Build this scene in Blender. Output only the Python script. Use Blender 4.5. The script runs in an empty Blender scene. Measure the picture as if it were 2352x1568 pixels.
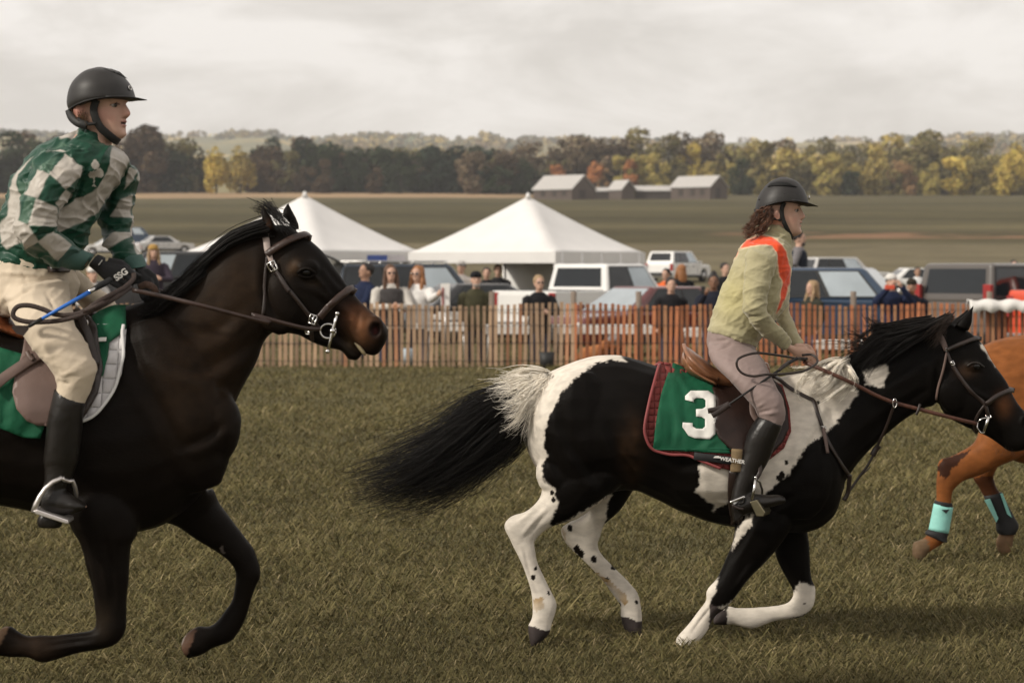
import bpy, bmesh, math, random
import numpy as np
from mathutils import Vector, Matrix, noise
from mathutils.bvhtree import BVHTree
from mathutils.geometry import delaunay_2d_cdt

R = math.radians
sc = bpy.context.scene
COL = sc.collection
rng = np.random.default_rng(7)
random.seed(7)

# ------------------------------------------------------------------ camera
LENS = 85.0
F = LENS / 36.0 * 2352.0      # focal length in pixels of a 2352 px wide picture
CX, HY, CH = 1176.0, 613.0, 1.88
cam_d = bpy.data.cameras.new('camera')
cam_d.lens = LENS
cam_d.sensor_width = 36.0
cam_d.shift_y = -(784.0 - HY) / 2352.0
cam_d.clip_start = 0.1
cam_d.clip_end = 12000
cam_d.dof.use_dof = True
cam_d.dof.focus_distance = 11.2
cam_d.dof.aperture_fstop = 4.8
cam = bpy.data.objects.new('camera', cam_d)
COL.objects.link(cam)
cam.location = (0, 0, CH)
cam.rotation_euler = (R(90), 0, 0)
sc.camera = cam

# ------------------------------------------------------------------ light
SUN_EL, SUN_AZ = R(33), R(-118)      # azimuth measured from +Y towards +X : left, a little behind the camera
w = bpy.data.worlds.new('World')
sc.world = w
w.use_nodes = True
nt = w.node_tree
nt.nodes.clear()
N = nt.nodes.new
L = nt.links.new
out = N('ShaderNodeOutputWorld'); bg = N('ShaderNodeBackground')
sky = N('ShaderNodeTexSky'); sky.sky_type = 'NISHITA'; sky.sun_disc = False
sky.sun_elevation = SUN_EL; sky.sun_rotation = SUN_AZ
tc = N('ShaderNodeTexCoord')
mp = N('ShaderNodeMapping'); mp.inputs['Scale'].default_value = (9.0, 9.0, 25.0)
mp.inputs['Location'].default_value = (3.1, 1.2, 0.4)
nz = N('ShaderNodeTexNoise'); nz.inputs['Scale'].default_value = 1.0; nz.inputs['Detail'].default_value = 7
nz.inputs['Roughness'].default_value = 0.62; nz.inputs['Distortion'].default_value = 0.35
rp = N('ShaderNodeValToRGB')
rp.color_ramp.elements[0].position = 0.40; rp.color_ramp.elements[0].color = (6.2, 5.75, 5.25, 1)
rp.color_ramp.elements[1].position = 0.62; rp.color_ramp.elements[1].color = (8.5, 8.0, 7.5, 1)
e = rp.color_ramp.elements.new(0.5); e.color = (7.2, 6.72, 6.2, 1)
mx = N('ShaderNodeMixRGB'); mx.inputs[0].default_value = 0.92
L(tc.outputs['Generated'], mp.inputs['Vector']); L(mp.outputs[0], nz.inputs['Vector'])
L(nz.outputs['Fac'], rp.inputs[0]); L(sky.outputs[0], mx.inputs[1]); L(rp.outputs[0], mx.inputs[2])
L(mx.outputs[0], bg.inputs['Color']); bg.inputs['Strength'].default_value = 0.1
L(bg.outputs[0], out.inputs['Surface'])

sd = bpy.data.lights.new('sun', 'SUN'); sd.energy = 2.6; sd.angle = R(6); sd.color = (1.0, 0.93, 0.82)
sun = bpy.data.objects.new('sun', sd); COL.objects.link(sun)
sv = Vector((math.sin(SUN_AZ) * math.cos(SUN_EL), math.cos(SUN_AZ) * math.cos(SUN_EL), math.sin(SUN_EL)))
sun.rotation_euler = sv.to_track_quat('Z', 'Y').to_euler()
sun.location = sv * 60

sc.view_settings.view_transform = 'Standard'
sc.view_settings.look = 'None'
sc.view_settings.exposure = 0.34
sc.view_settings.gamma = 1.0
sc.render.film_transparent = False
sc.cycles.max_bounces = 6
sc.cycles.volume_bounces = 0
sc.cycles.transparent_max_bounces = 6
try:
    sc.cycles.use_denoising = True
    sc.cycles.denoiser = 'OPENIMAGEDENOISE'
except Exception:
    pass

# ------------------------------------------------------------------ helpers
def W(px, py, Y):
    return Vector(((px - CX) * Y / F, Y, CH + (HY - py) * Y / F))

def srgb(r, g, b):
    f = lambda c: (c / 255 / 12.92) if c / 255 <= 0.04045 else ((c / 255 + 0.055) / 1.055) ** 2.4
    return (f(r), f(g), f(b))

def mat(name, col, rough=0.7, var=0.12, vscale=8.0, bump=0.0, bscale=60.0, metal=0.0, attr=False,
        spec=0.4, sheen=0.0, vstretch=(1, 1, 1), coat=0.0):
    m = bpy.data.materials.new(name); m.use_nodes = True
    nt = m.node_tree; N = nt.nodes.new; L = nt.links.new
    b = nt.nodes['Principled BSDF']
    b.inputs['Roughness'].default_value = rough
    b.inputs['Metallic'].default_value = metal
    b.inputs['Specular IOR Level'].default_value = spec
    if sheen: b.inputs['Sheen Weight'].default_value = sheen
    if coat: b.inputs['Coat Weight'].default_value = coat; b.inputs['Coat Roughness'].default_value = 0.08
    tc = N('ShaderNodeTexCoord'); mp = N('ShaderNodeMapping')
    mp.inputs['Scale'].default_value = vstretch
    L(tc.outputs['Object'], mp.inputs[0])
    nz = N('ShaderNodeTexNoise'); nz.inputs['Scale'].default_value = vscale; nz.inputs['Detail'].default_value = 5
    L(mp.outputs[0], nz.inputs['Vector'])
    mr = N('ShaderNodeMapRange'); mr.inputs['From Min'].default_value = 0.3; mr.inputs['From Max'].default_value = 0.7
    mr.inputs['To Min'].default_value = 1 - var; mr.inputs['To Max'].default_value = 1 + var
    L(nz.outputs['Fac'], mr.inputs['Value'])
    ml = N('ShaderNodeMixRGB'); ml.blend_type = 'MULTIPLY'; ml.inputs[0].default_value = 1
    if attr:
        a = N('ShaderNodeAttribute'); a.attribute_name = 'Col'
        if col is not None:
            m2 = N('ShaderNodeMixRGB'); m2.blend_type = 'MULTIPLY'; m2.inputs[0].default_value = 1
            m2.inputs[2].default_value = (*col, 1); L(a.outputs['Color'], m2.inputs[1]); L(m2.outputs[0], ml.inputs[1])
        else:
            L(a.outputs['Color'], ml.inputs[1])
    else:
        ml.inputs[1].default_value = (*col, 1)
    L(mr.outputs[0], ml.inputs[2]); L(ml.outputs[0], b.inputs['Base Color'])
    if bump:
        n2 = N('ShaderNodeTexNoise'); n2.inputs['Scale'].default_value = bscale; n2.inputs['Detail'].default_value = 4
        L(mp.outputs[0], n2.inputs['Vector'])
        bp = N('ShaderNodeBump'); bp.inputs['Strength'].default_value = min(1, bump); bp.inputs['Distance'].default_value = 0.01
        L(n2.outputs['Fac'], bp.inputs['Height']); L(bp.outputs[0], b.inputs['Normal'])
    return m

def setp(o, label=None, cat=None, group=None, kind=None):
    if label: o['label'] = label
    if cat: o['category'] = cat
    if group: o['group'] = group
    if kind: o['kind'] = kind
    return o

def thing(name, label, cat, loc=(0, 0, 0), group=None):
    o = bpy.data.objects.new(name, None); COL.objects.link(o)
    o.location = loc; o.empty_display_size = 0.2
    return setp(o, label, cat, group)

def put(name, me, mats, parent=None, smooth=True):
    if not isinstance(mats, (list, tuple)): mats = [mats]
    if len(me.materials) == 0:
        for m in mats: me.materials.append(m)
    if smooth is not None:
        me.polygons.foreach_set('use_smooth', [bool(smooth)] * len(me.polygons))
    o = bpy.data.objects.new(name, me); COL.objects.link(o)
    if parent is not None:
        o.parent = parent
        t = parent; off = Vector((0, 0, 0))
        while t is not None and t.type != 'EMPTY': t = t.parent
        if parent.type == 'EMPTY': o.matrix_parent_inverse = Matrix.Translation(-Vector(parent.location))
    return o

def mesh_np(name, v, tris=None, quads=None):
    me = bpy.data.meshes.new(name)
    v = np.asarray(v, np.float32)
    nt_ = 0 if tris is None else len(tris); nq = 0 if quads is None else len(quads)
    me.vertices.add(len(v)); me.vertices.foreach_set('co', v.ravel())
    idx = []; st = []; tot = []; p = 0
    if nt_:
        idx.append(np.asarray(tris, np.int32).ravel()); st.append(np.arange(nt_) * 3); p = nt_ * 3
    if nq:
        idx.append(np.asarray(quads, np.int32).ravel()); st.append(p + np.arange(nq) * 4)
    idx = np.concatenate(idx); st = np.concatenate(st).astype(np.int32)
    me.loops.add(len(idx)); me.loops.foreach_set('vertex_index', idx)
    me.polygons.add(nt_ + nq); me.polygons.foreach_set('loop_start', st)
    me.update(calc_edges=True); me.validate()
    return me

def set_col(me, c, name='Col'):
    c = np.asarray(c, np.float32)
    if c.shape[1] == 3: c = np.concatenate([c, np.ones((len(c), 1), np.float32)], 1)
    a = me.color_attributes.new(name, 'FLOAT_COLOR', 'POINT')
    a.data.foreach_set('color', c.ravel())

def coords(me):
    a = np.empty(len(me.vertices) * 3, np.float32); me.vertices.foreach_get('co', a)
    return a.reshape(-1, 3)

def cr(P, n):
    """Catmull-Rom through the rows of P, n steps per span"""
    P = np.asarray(P, float)
    Q = np.vstack([2 * P[0] - P[1], P, 2 * P[-1] - P[-2]])
    out = []
    for i in range(len(P) - 1):
        p0, p1, p2, p3 = Q[i:i + 4]
        for k in range(n):
            t = k / n
            out.append(0.5 * ((2 * p1) + (p2 - p0) * t + (2 * p0 - 5 * p1 + 4 * p2 - p3) * t * t + (3 * p1 - p0 - 3 * p2 + p3) * t ** 3))
    out.append(P[-1])
    return np.array(out)

TWIN = {}
class MB:
    """collects shapes that become ONE mesh"""
    def __init__(s): s.v = []; s.f = []; s.mi = []; s.m = 0; s.twin = None
    def add(s, vs, fs):
        o = len(s.v); s.v.extend([tuple(x) for x in vs])
        for f in fs: s.f.append(tuple(i + o for i in f)); s.mi.append(s.m)
    def rings(s, rings, cap=True, closed=True):
        n = len(rings[0]); vs = [p for r in rings for p in r]; fs = []
        for i in range(len(rings) - 1):
            for j in range(n if closed else n - 1):
                k = (j + 1) % n
                fs.append((i * n + j, i * n + k, (i + 1) * n + k, (i + 1) * n + j))
        if cap:
            for i, rev in ((0, True), (len(rings) - 1, False)):
                c = len(vs); vs.append(tuple(np.mean(np.array(rings[i], float), axis=0)))
                for j in range(n):
                    k = (j + 1) % n
                    fs.append((i * n + k, i * n + j, c) if rev else (i * n + j, i * n + k, c))
        s.add(vs, fs)
    def box(s, c, size, rot=None, taper=(1, 1)):
        c = Vector(c); hx, hy, hz = [q / 2 for q in size]
        vs = []
        for z in (-1, 1):
            tx, ty = (1, 1) if z < 0 else taper
            for x, y in ((-1, -1), (1, -1), (1, 1), (-1, 1)):
                p = Vector((x * hx * tx, y * hy * ty, z * hz))
                if rot is not None: p = rot @ p
                vs.append(c + p)
        s.add(vs, [(3, 2, 1, 0), (4, 5, 6, 7), (0, 1, 5, 4), (1, 2, 6, 5), (2, 3, 7, 6), (3, 0, 4, 7)])
    def tube(s, pts, r, n=8, cap=True):
        P = [Vector(p) for p in pts]
        if not isinstance(r, (list, tuple, np.ndarray)): r = [r] * len(P)
        rings = []; prev = None
        for i, p in enumerate(P):
            a = P[max(0, i - 1)]; b = P[min(len(P) - 1, i + 1)]
            t = (b - a).normalized() if (b - a).length > 1e-9 else Vector((0, 0, 1))
            if prev is None:
                u = t.cross(Vector((0, 0, 1)))
                if u.length < 1e-3: u = t.cross(Vector((0, 1, 0)))
            else:
                u = prev - t * prev.dot(t)
            u.normalize(); prev = u; q = t.cross(u)
            rings.append([p + (u * math.cos(2 * math.pi * k / n) + q * math.sin(2 * math.pi * k / n)) * r[i] for k in range(n)])
        s.rings(rings, cap)
    def ell(s, c, rad, rot=None, nu=14, nv=9):
        c = Vector(c); rings = []
        for i in range(1, nv):
            th = math.pi * i / nv; ring = []
            for j in range(nu):
                ph = 2 * math.pi * j / nu
                p = Vector((rad[0] * math.sin(th) * math.cos(ph), rad[1] * math.sin(th) * math.sin(ph), -rad[2] * math.cos(th)))
                if rot is not None: p = rot @ p
                ring.append(c + p)
            rings.append(ring)
        s.rings(rings, True)
    def lathe(s, prof, c=(0, 0, 0), n=20, axis='Z'):
        rings = []
        for r, z in prof:
            ring = []
            for k in range(n):
                a = 2 * math.pi * k / n
                x, y = r * math.cos(a), r * math.sin(a)
                p = (x, y, z) if axis == 'Z' else ((x, z, y) if axis == 'Y' else (z, x, y))
                ring.append((c[0] + p[0], c[1] + p[1], c[2] + p[2]))
            rings.append(ring)
        s.rings(rings, True)
    def prism(s, poly, axis, a, b):
        """extrude a 2D outline along axis ('Y': poly in XZ, 'X': poly in YZ, 'Z': poly in XY)"""
        n = len(poly)
        def P(u, w_, t): return {'Y': (u, t, w_), 'X': (t, u, w_), 'Z': (u, w_, t)}[axis]
        vs = [P(u, q, a) for u, q in poly] + [P(u, q, b) for u, q in poly]
        fs = [tuple(range(n)), tuple(reversed(range(n, 2 * n)))]
        for i in range(n): fs.append((i, i + n, (i + 1) % n + n, (i + 1) % n))
        s.add(vs, fs)
    def mesh(s, name='mesh'):
        me = bpy.data.meshes.new(name); me.from_pydata(s.v, [], s.f)
        if any(s.mi): me.polygons.foreach_set('material_index', s.mi)
        me.validate(); me.update()
        bm = bmesh.new(); bm.from_mesh(me); bmesh.ops.recalc_face_normals(bm, faces=bm.faces); bm.to_mesh(me); bm.free()
        return me
    def build(s, name, mats, parent=None, smooth=True, bevel=0, seg=2):
        o = put(name, s.mesh(name), mats, parent, smooth)
        if bevel:
            b = o.modifiers.new('bevel', 'BEVEL'); b.width = bevel; b.segments = seg; b.limit_method = 'ANGLE'; b.angle_limit = R(40)
        if s.twin is not None: TWIN[o.name] = s.twin.build(name, mats, parent, smooth)
        return o
    # sections: rows of (Ax,Ay,Bx,By,halfwidth,dy[,k]) in picture pixels, loft with elliptical cross-sections
    def sect(s, rows, Y0, sub=5, n=24, e=2.0):
        rows = [tuple(r) + (0.0,) * (7 - len(r)) for r in rows]
        P = cr(rows, sub); rings = []
        for ax, ay, bx, by, wd, dy, k in P:
            A = W(ax, ay, Y0 + dy); B = W(bx, by, Y0 + dy)
            c = (A + B) / 2; u = (A - B) / 2; wd = max(wd, 0.003)
            ring = []
            for j in range(n):
                a = 2 * math.pi * j / n; ca, sa = math.cos(a), math.sin(a)
                ce = math.copysign(abs(ca) ** (2 / e), ca); se = math.copysign(abs(sa) ** (2 / e), sa)
                ring.append(c + u * ce + Vector((0, 1, 0)) * (wd * (1 - k * ce)) * se)
            rings.append(ring)
        s.rings(rings, True)

def remesh(mb, voxel, it=4, fac=0.5, name='body'):
    me = mb.mesh('tmp'); o = bpy.data.objects.new('tmp', me); COL.objects.link(o)
    m = o.modifiers.new('r', 'REMESH'); m.mode = 'VOXEL'; m.voxel_size = voxel; m.use_smooth_shade = True
    if it:
        q = o.modifiers.new('s', 'SMOOTH'); q.factor = fac; q.iterations = it
    dg = bpy.context.evaluated_depsgraph_get()
    r = bpy.data.meshes.new_from_object(o.evaluated_get(dg)); r.name = name
    bpy.data.objects.remove(o); bpy.data.meshes.remove(me)
    return r

def proj(co):
    return CX + F * co[:, 0] / co[:, 1], HY - F * (co[:, 2] - CH) / co[:, 1]

def inpoly(x, y, poly):
    ins = np.zeros(len(x), bool); n = len(poly); j = n - 1
    for i in range(n):
        xi, yi = poly[i]; xj, yj = poly[j]
        if yi != yj:
            c = ((yi > y) != (yj > y)) & (x < (xj - xi) * (y - yi) / (yj - yi) + xi)
            ins ^= c
        j = i
    return ins

def pnoise(co, s, seed=0.0):
    return np.array([noise.noise(Vector((c[0] * s + seed, c[1] * s, c[2] * s))) for c in co])

def bvh_of(me):
    co = coords(me)
    return BVHTree.FromPolygons([tuple(c) for c in co], [tuple(p.vertices) for p in me.polygons])

CAMP = Vector((0, 0, CH))
def hit(bvh, px, py, Yd):
    d = W(px, py, 1.0) - CAMP; d.normalize()
    loc, nor, i, t = bvh.ray_cast(CAMP, d)
    if loc is None:
        p = W(px, py, Yd); l2, n2, i2, t2 = bvh.find_nearest(p)
        return p, Vector((0, -1, 0))
    if nor.dot(d) > 0: nor = -nor
    return loc, nor

def smooth_path(pts, n=6):
    return [tuple(r) for r in cr(pts, n)]

def strap(mb, pts, width, bvh=None, Yd=12.0, off=0.004, thick=0.005, n=6, mirror=None):
    """a leather strap along picture points; lies on the body, or runs through explicit depths"""
    P = smooth_path(pts, n); C = []; NN = []
    for p in P:
        if bvh is not None and len(p) == 2:
            l, nr = hit(bvh, p[0], p[1], Yd); C.append(l + nr * (off + thick / 2)); NN.append(nr)
        else:
            Yp = p[2] if len(p) > 2 else Yd
            C.append(W(p[0], p[1], Yp)); NN.append(Vector((0, -1, 0)))
    for k in range(2):
        NN = [(NN[max(0, i - 1)] + NN[i] * 2 + NN[min(len(NN) - 1, i + 1)]).normalized() for i in range(len(NN))]
        if bvh is not None: C = [C[0]] + [(C[i - 1] + C[i] * 2 + C[i + 1]) / 4 for i in range(1, len(C) - 1)] + [C[-1]]
    def emit(C, NN):
        nonlocal mb
        rings = []
        for i, c in enumerate(C):
            t = (C[min(len(C) - 1, i + 1)] - C[max(0, i - 1)]).normalized()
            sd = t.cross(NN[i]); sd.normalize(); nn = sd.cross(t)
            h = thick / 2; q = width / 2
            rings.append([c + sd * q * 0.85 + nn * h, c + sd * q, c + sd * q * 0.85 - nn * h, c - sd * q * 0.85 - nn * h, c - sd * q, c - sd * q * 0.85 + nn * h])
        mb.rings(rings, True)
    emit(C, NN)
    if mirror is not None:
        fl = lambda v, o: Vector((v.x, 2 * o - v.y, v.z))
        if mb.twin is None: mb.twin = MB()
        mb2 = mb; mb = mb.twin; emit([fl(c, mirror) for c in C], [fl(q, 0) for q in NN]); mb = mb2

def resample_poly(poly, step):
    o = []
    for i in range(len(poly)):
        a = np.array(poly[i], float); b = np.array(poly[(i + 1) % len(poly)], float)
        n = max(1, int(np.linalg.norm(b - a) / step))
        for k in range(n): o.append(tuple(a + (b - a) * k / n))
    return o

def panel(poly, bvh, Y0, step=9, off=0.012, relax=3, wob=0.0, mirror=True, wseed=0.0, wdir=(0.06, 0.01), extra=None):
    """a cloth or leather sheet lying on the body inside a picture outline (both sides when mirrored)"""
    B = resample_poly(poly, step)
    xs = [p[0] for p in B]; ys = [p[1] for p in B]
    pts = [Vector(p) for p in B]; nb = len(B)
    gx = np.arange(min(xs) + step * .5, max(xs), step); gy = np.arange(min(ys) + step * .5, max(ys), step)
    G = np.array([(x, y) for x in gx for y in gy])
    ok = inpoly(G[:, 0], G[:, 1], B); G = G[ok]
    Bn = np.array(B)
    G = [g for g in G if np.min(np.hypot(Bn[:, 0] - g[0], Bn[:, 1] - g[1])) > step * .55]
    pts += [Vector(g) for g in G]
    r = delaunay_2d_cdt(pts, [(i, (i + 1) % nb) for i in range(nb)], [], 1, 1e-4)
    V2, Fc = r[0], r[2]
    D = []; 
    for p in V2:
        l, nr = hit(bvh, p.x, p.y, Y0)
        D.append(l.y - off * 1.0)
    D = np.array(D); adj = [set() for _ in V2]
    for f in Fc:
        for i in range(len(f)):
            a, b = f[i], f[(i + 1) % len(f)]; adj[a].add(b); adj[b].add(a)
    for k in range(relax):
        D2 = D.copy()
        for i, a in enumerate(adj):
            if a: D2[i] = min(D[i], 0.5 * D[i] + 0.5 * np.mean(D[list(a)]))
        D = D2
    V = []
    for i, p in enumerate(V2):
        d = D[i]
        if wob:
            d -= wob * (0.5 + noise.noise(Vector((p.x * wdir[0] + wseed, p.y * wdir[1], 3.3))) + 0.5 * noise.noise(Vector((p.x * wdir[0] * 2.3 + wseed, p.y * wdir[1] * 2.5, 8.3))))
        if extra: d -= extra(p.x, p.y)
        V.append(W(p.x, p.y, d))
    mb = MB(); mb.add(V, [tuple(f) for f in Fc])
    if mirror:
        mb.twin = MB(); mb.twin.add([Vector((v.x * 1.0, 2 * Y0 - v.y, v.z)) for v in V], [tuple(reversed(f)) for f in Fc])
    return mb, V2

def solid(o, t, off=1.0):
    m = o.modifiers.new('solidify', 'SOLIDIFY'); m.thickness = t; m.offset = off
    if o.name in TWIN: solid(TWIN[o.name], t, off)
    return o

def strands(guides, n, r0, jit=0.02, nseg=9, wave=0.01, curl=0.0, tipvar=0.3, seed=1, rootjit=0.012, flat=1.0):
    """many thin tapered hairs running between the guide curves; numpy arrays for mesh_np"""
    g_ = np.random.default_rng(seed)
    G = np.array([cr(np.array([tuple(p) for p in g]), 6)[np.linspace(0, (len(g) - 1) * 6, nseg + 1).round().astype(int)] for g in guides])
    K = len(guides); V = []; T = []
    t = np.linspace(0, 1, nseg + 1)
    for i in range(n):
        s = g_.random() * (K - 1); a = int(min(K - 2, math.floor(s))) if K > 1 else 0; u = s - a
        c = G[a] * (1 - u) + G[min(a + 1, K - 1)] * u
        ln = 1 - tipvar * g_.random() ** 1.5
        idx = t * ln * nseg; i0 = np.minimum(idx.astype(int), nseg - 1); fr = (idx - i0)[:, None]
        c = c[i0] * (1 - fr) + c[i0 + 1] * fr
        o = g_.normal(0, 1, 3) * jit; o0 = g_.normal(0, 1, 3) * rootjit
        o[1] *= flat
        c = c + o0[None] * (1 - t)[:, None] + o[None] * (t ** 0.8)[:, None]
        ph = g_.random() * 6.28; fq = 1.0 + g_.random() * 2.0; am = wave * (0.3 + g_.random()) 
        d = g_.normal(0, 1, 3); d[1] *= flat
        c = c + d[None] * (np.sin(ph + fq * t * 6.28) * t * am)[:, None]
        rad = r0 * (0.6 + 0.8 * g_.random()) * (1 - t * 0.85)
        base = len(V) * 0
        ring = []
        for k in range(3):
            an = 2.0944 * k + ph
            ring.append(c + np.stack([0 * t, np.cos(an) * rad, np.sin(an) * rad], 1) + np.stack([np.cos(an) * rad * .4, 0 * t, 0 * t], 1))
        b = i * 3 * (nseg + 1)
        V.append(np.stack(ring, 1).reshape(-1, 3))
    V = np.concatenate(V)
    q = []
    for k in range(nseg):
        for j in range(3):
            q.append((k * 3 + j, k * 3 + (j + 1) % 3, (k + 1) * 3 + (j + 1) % 3, (k + 1) * 3 + j))
    q = np.array(q)
    Q = (q[None] + (np.arange(n) * 3 * (nseg + 1))[:, None, None]).reshape(-1, 4)
    return V, Q

def locks(guides, nl, per, r0, spread=.02, jit=.004, curl=.010, turns=1.5, nseg=14, tipvar=.3, seed=1, flat=1.0):
    """hair gathered in curling locks that follow the guide curves"""
    g_ = np.random.default_rng(seed); Vs = []; Qs = []; off = 0
    G = np.array([cr(np.array([tuple(p) for p in g]), 6)[np.linspace(0, (len(g) - 1) * 6, nseg + 1).round().astype(int)] for g in guides]); K = len(guides); t = np.linspace(0, 1, nseg + 1)
    for i in range(nl):
        s = g_.random() * (K - 1) if K > 1 else 0; a = int(min(max(K - 2, 0), math.floor(s))); u = s - a
        c = G[a] * (1 - u) + G[min(a + 1, K - 1)] * u; o = g_.normal(0, 1, 3) * spread; o[1] *= flat
        c = c + o[None] * (.35 + .65 * t)[:, None]; ph = g_.random() * 6.28; tn = turns * (.7 + .6 * g_.random()); am = curl * (.5 + g_.random())
        d1 = g_.normal(0, 1, 3); d1 /= np.linalg.norm(d1); d2 = np.cross(d1, (.6, .2, .7)); d2 /= np.linalg.norm(d2)
        c = c + am * (t ** .7)[:, None] * (d1[None] * np.sin(ph + tn * t * 6.28)[:, None] + d2[None] * np.cos(ph + tn * t * 6.28)[:, None])
        ln = 1 - tipvar * g_.random(); idx = np.minimum(t * ln * nseg, nseg - 1e-6); i0 = idx.astype(int); fr = (idx - i0)[:, None]; c = c[i0] * (1 - fr) + c[i0 + 1] * fr
        v, q = strands([[Vector(p) for p in c]] * 2, per, r0, jit, nseg, jit * .8, 0, .25, int(g_.integers(1e9)), jit * 1.2, flat)
        Vs.append(v); Qs.append(q + off); off += len(v)
    return np.concatenate(Vs), np.concatenate(Qs)

OFFS = [(dx, dy) for dx in (-1, 0, 1) for dy in (-1, 0, 1)]
def cover(X, Y, polys, r):
    """how much of a small spot round each point lies inside any of the outlines (soft edge)"""
    k = np.zeros(len(X))
    for dx, dy in OFFS:
        q = np.zeros(len(X), bool)
        for p in polys: q |= inpoly(X + dx * r, Y + dy * r, p)
        k += q
    return k / len(OFFS)

def copy_tree(o, parent=None):
    c = o.copy(); COL.objects.link(c)
    if parent is not None: c.parent = parent
    for ch in list(o.children): copy_tree(ch, c)
    return c
# ================================================================== SETTING
def gz(y):
    """height of the field: flat to about 118 m, then a steady rise to the trees"""
    t = (y - 118.0) / 14.0
    sp = 14.0 * (math.log1p(math.exp(t)) if t < 30 else t)
    z = 0.0374 * sp
    if y > 885: z -= 0.03 * (y - 885)
    return z

def ground_mesh():
    ys = list(np.geomspace(2, 1000, 130)); ys = [-60, -20, -5] + ys
    xs = np.linspace(-1, 1, 61)
    V = []; Q = []
    for i, y in enumerate(ys):
        hw = 40 + abs(y) * 0.45
        for x in xs:
            X = x * hw
            z = gz(max(y, 0))
            if y > 140: z += 0.0016 * y * noise.noise(Vector((X * 0.006, y * 0.004, 1.7))) * min(1, (y - 140) / 200)
            V.append((X, y, z))
    n = len(xs)
    for i in range(len(ys) - 1):
        for j in range(n - 1): Q.append((i * n + j, i * n + j + 1, (i + 1) * n + j + 1, (i + 1) * n + j))
    return mesh_np('ground', V, quads=Q)

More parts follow.
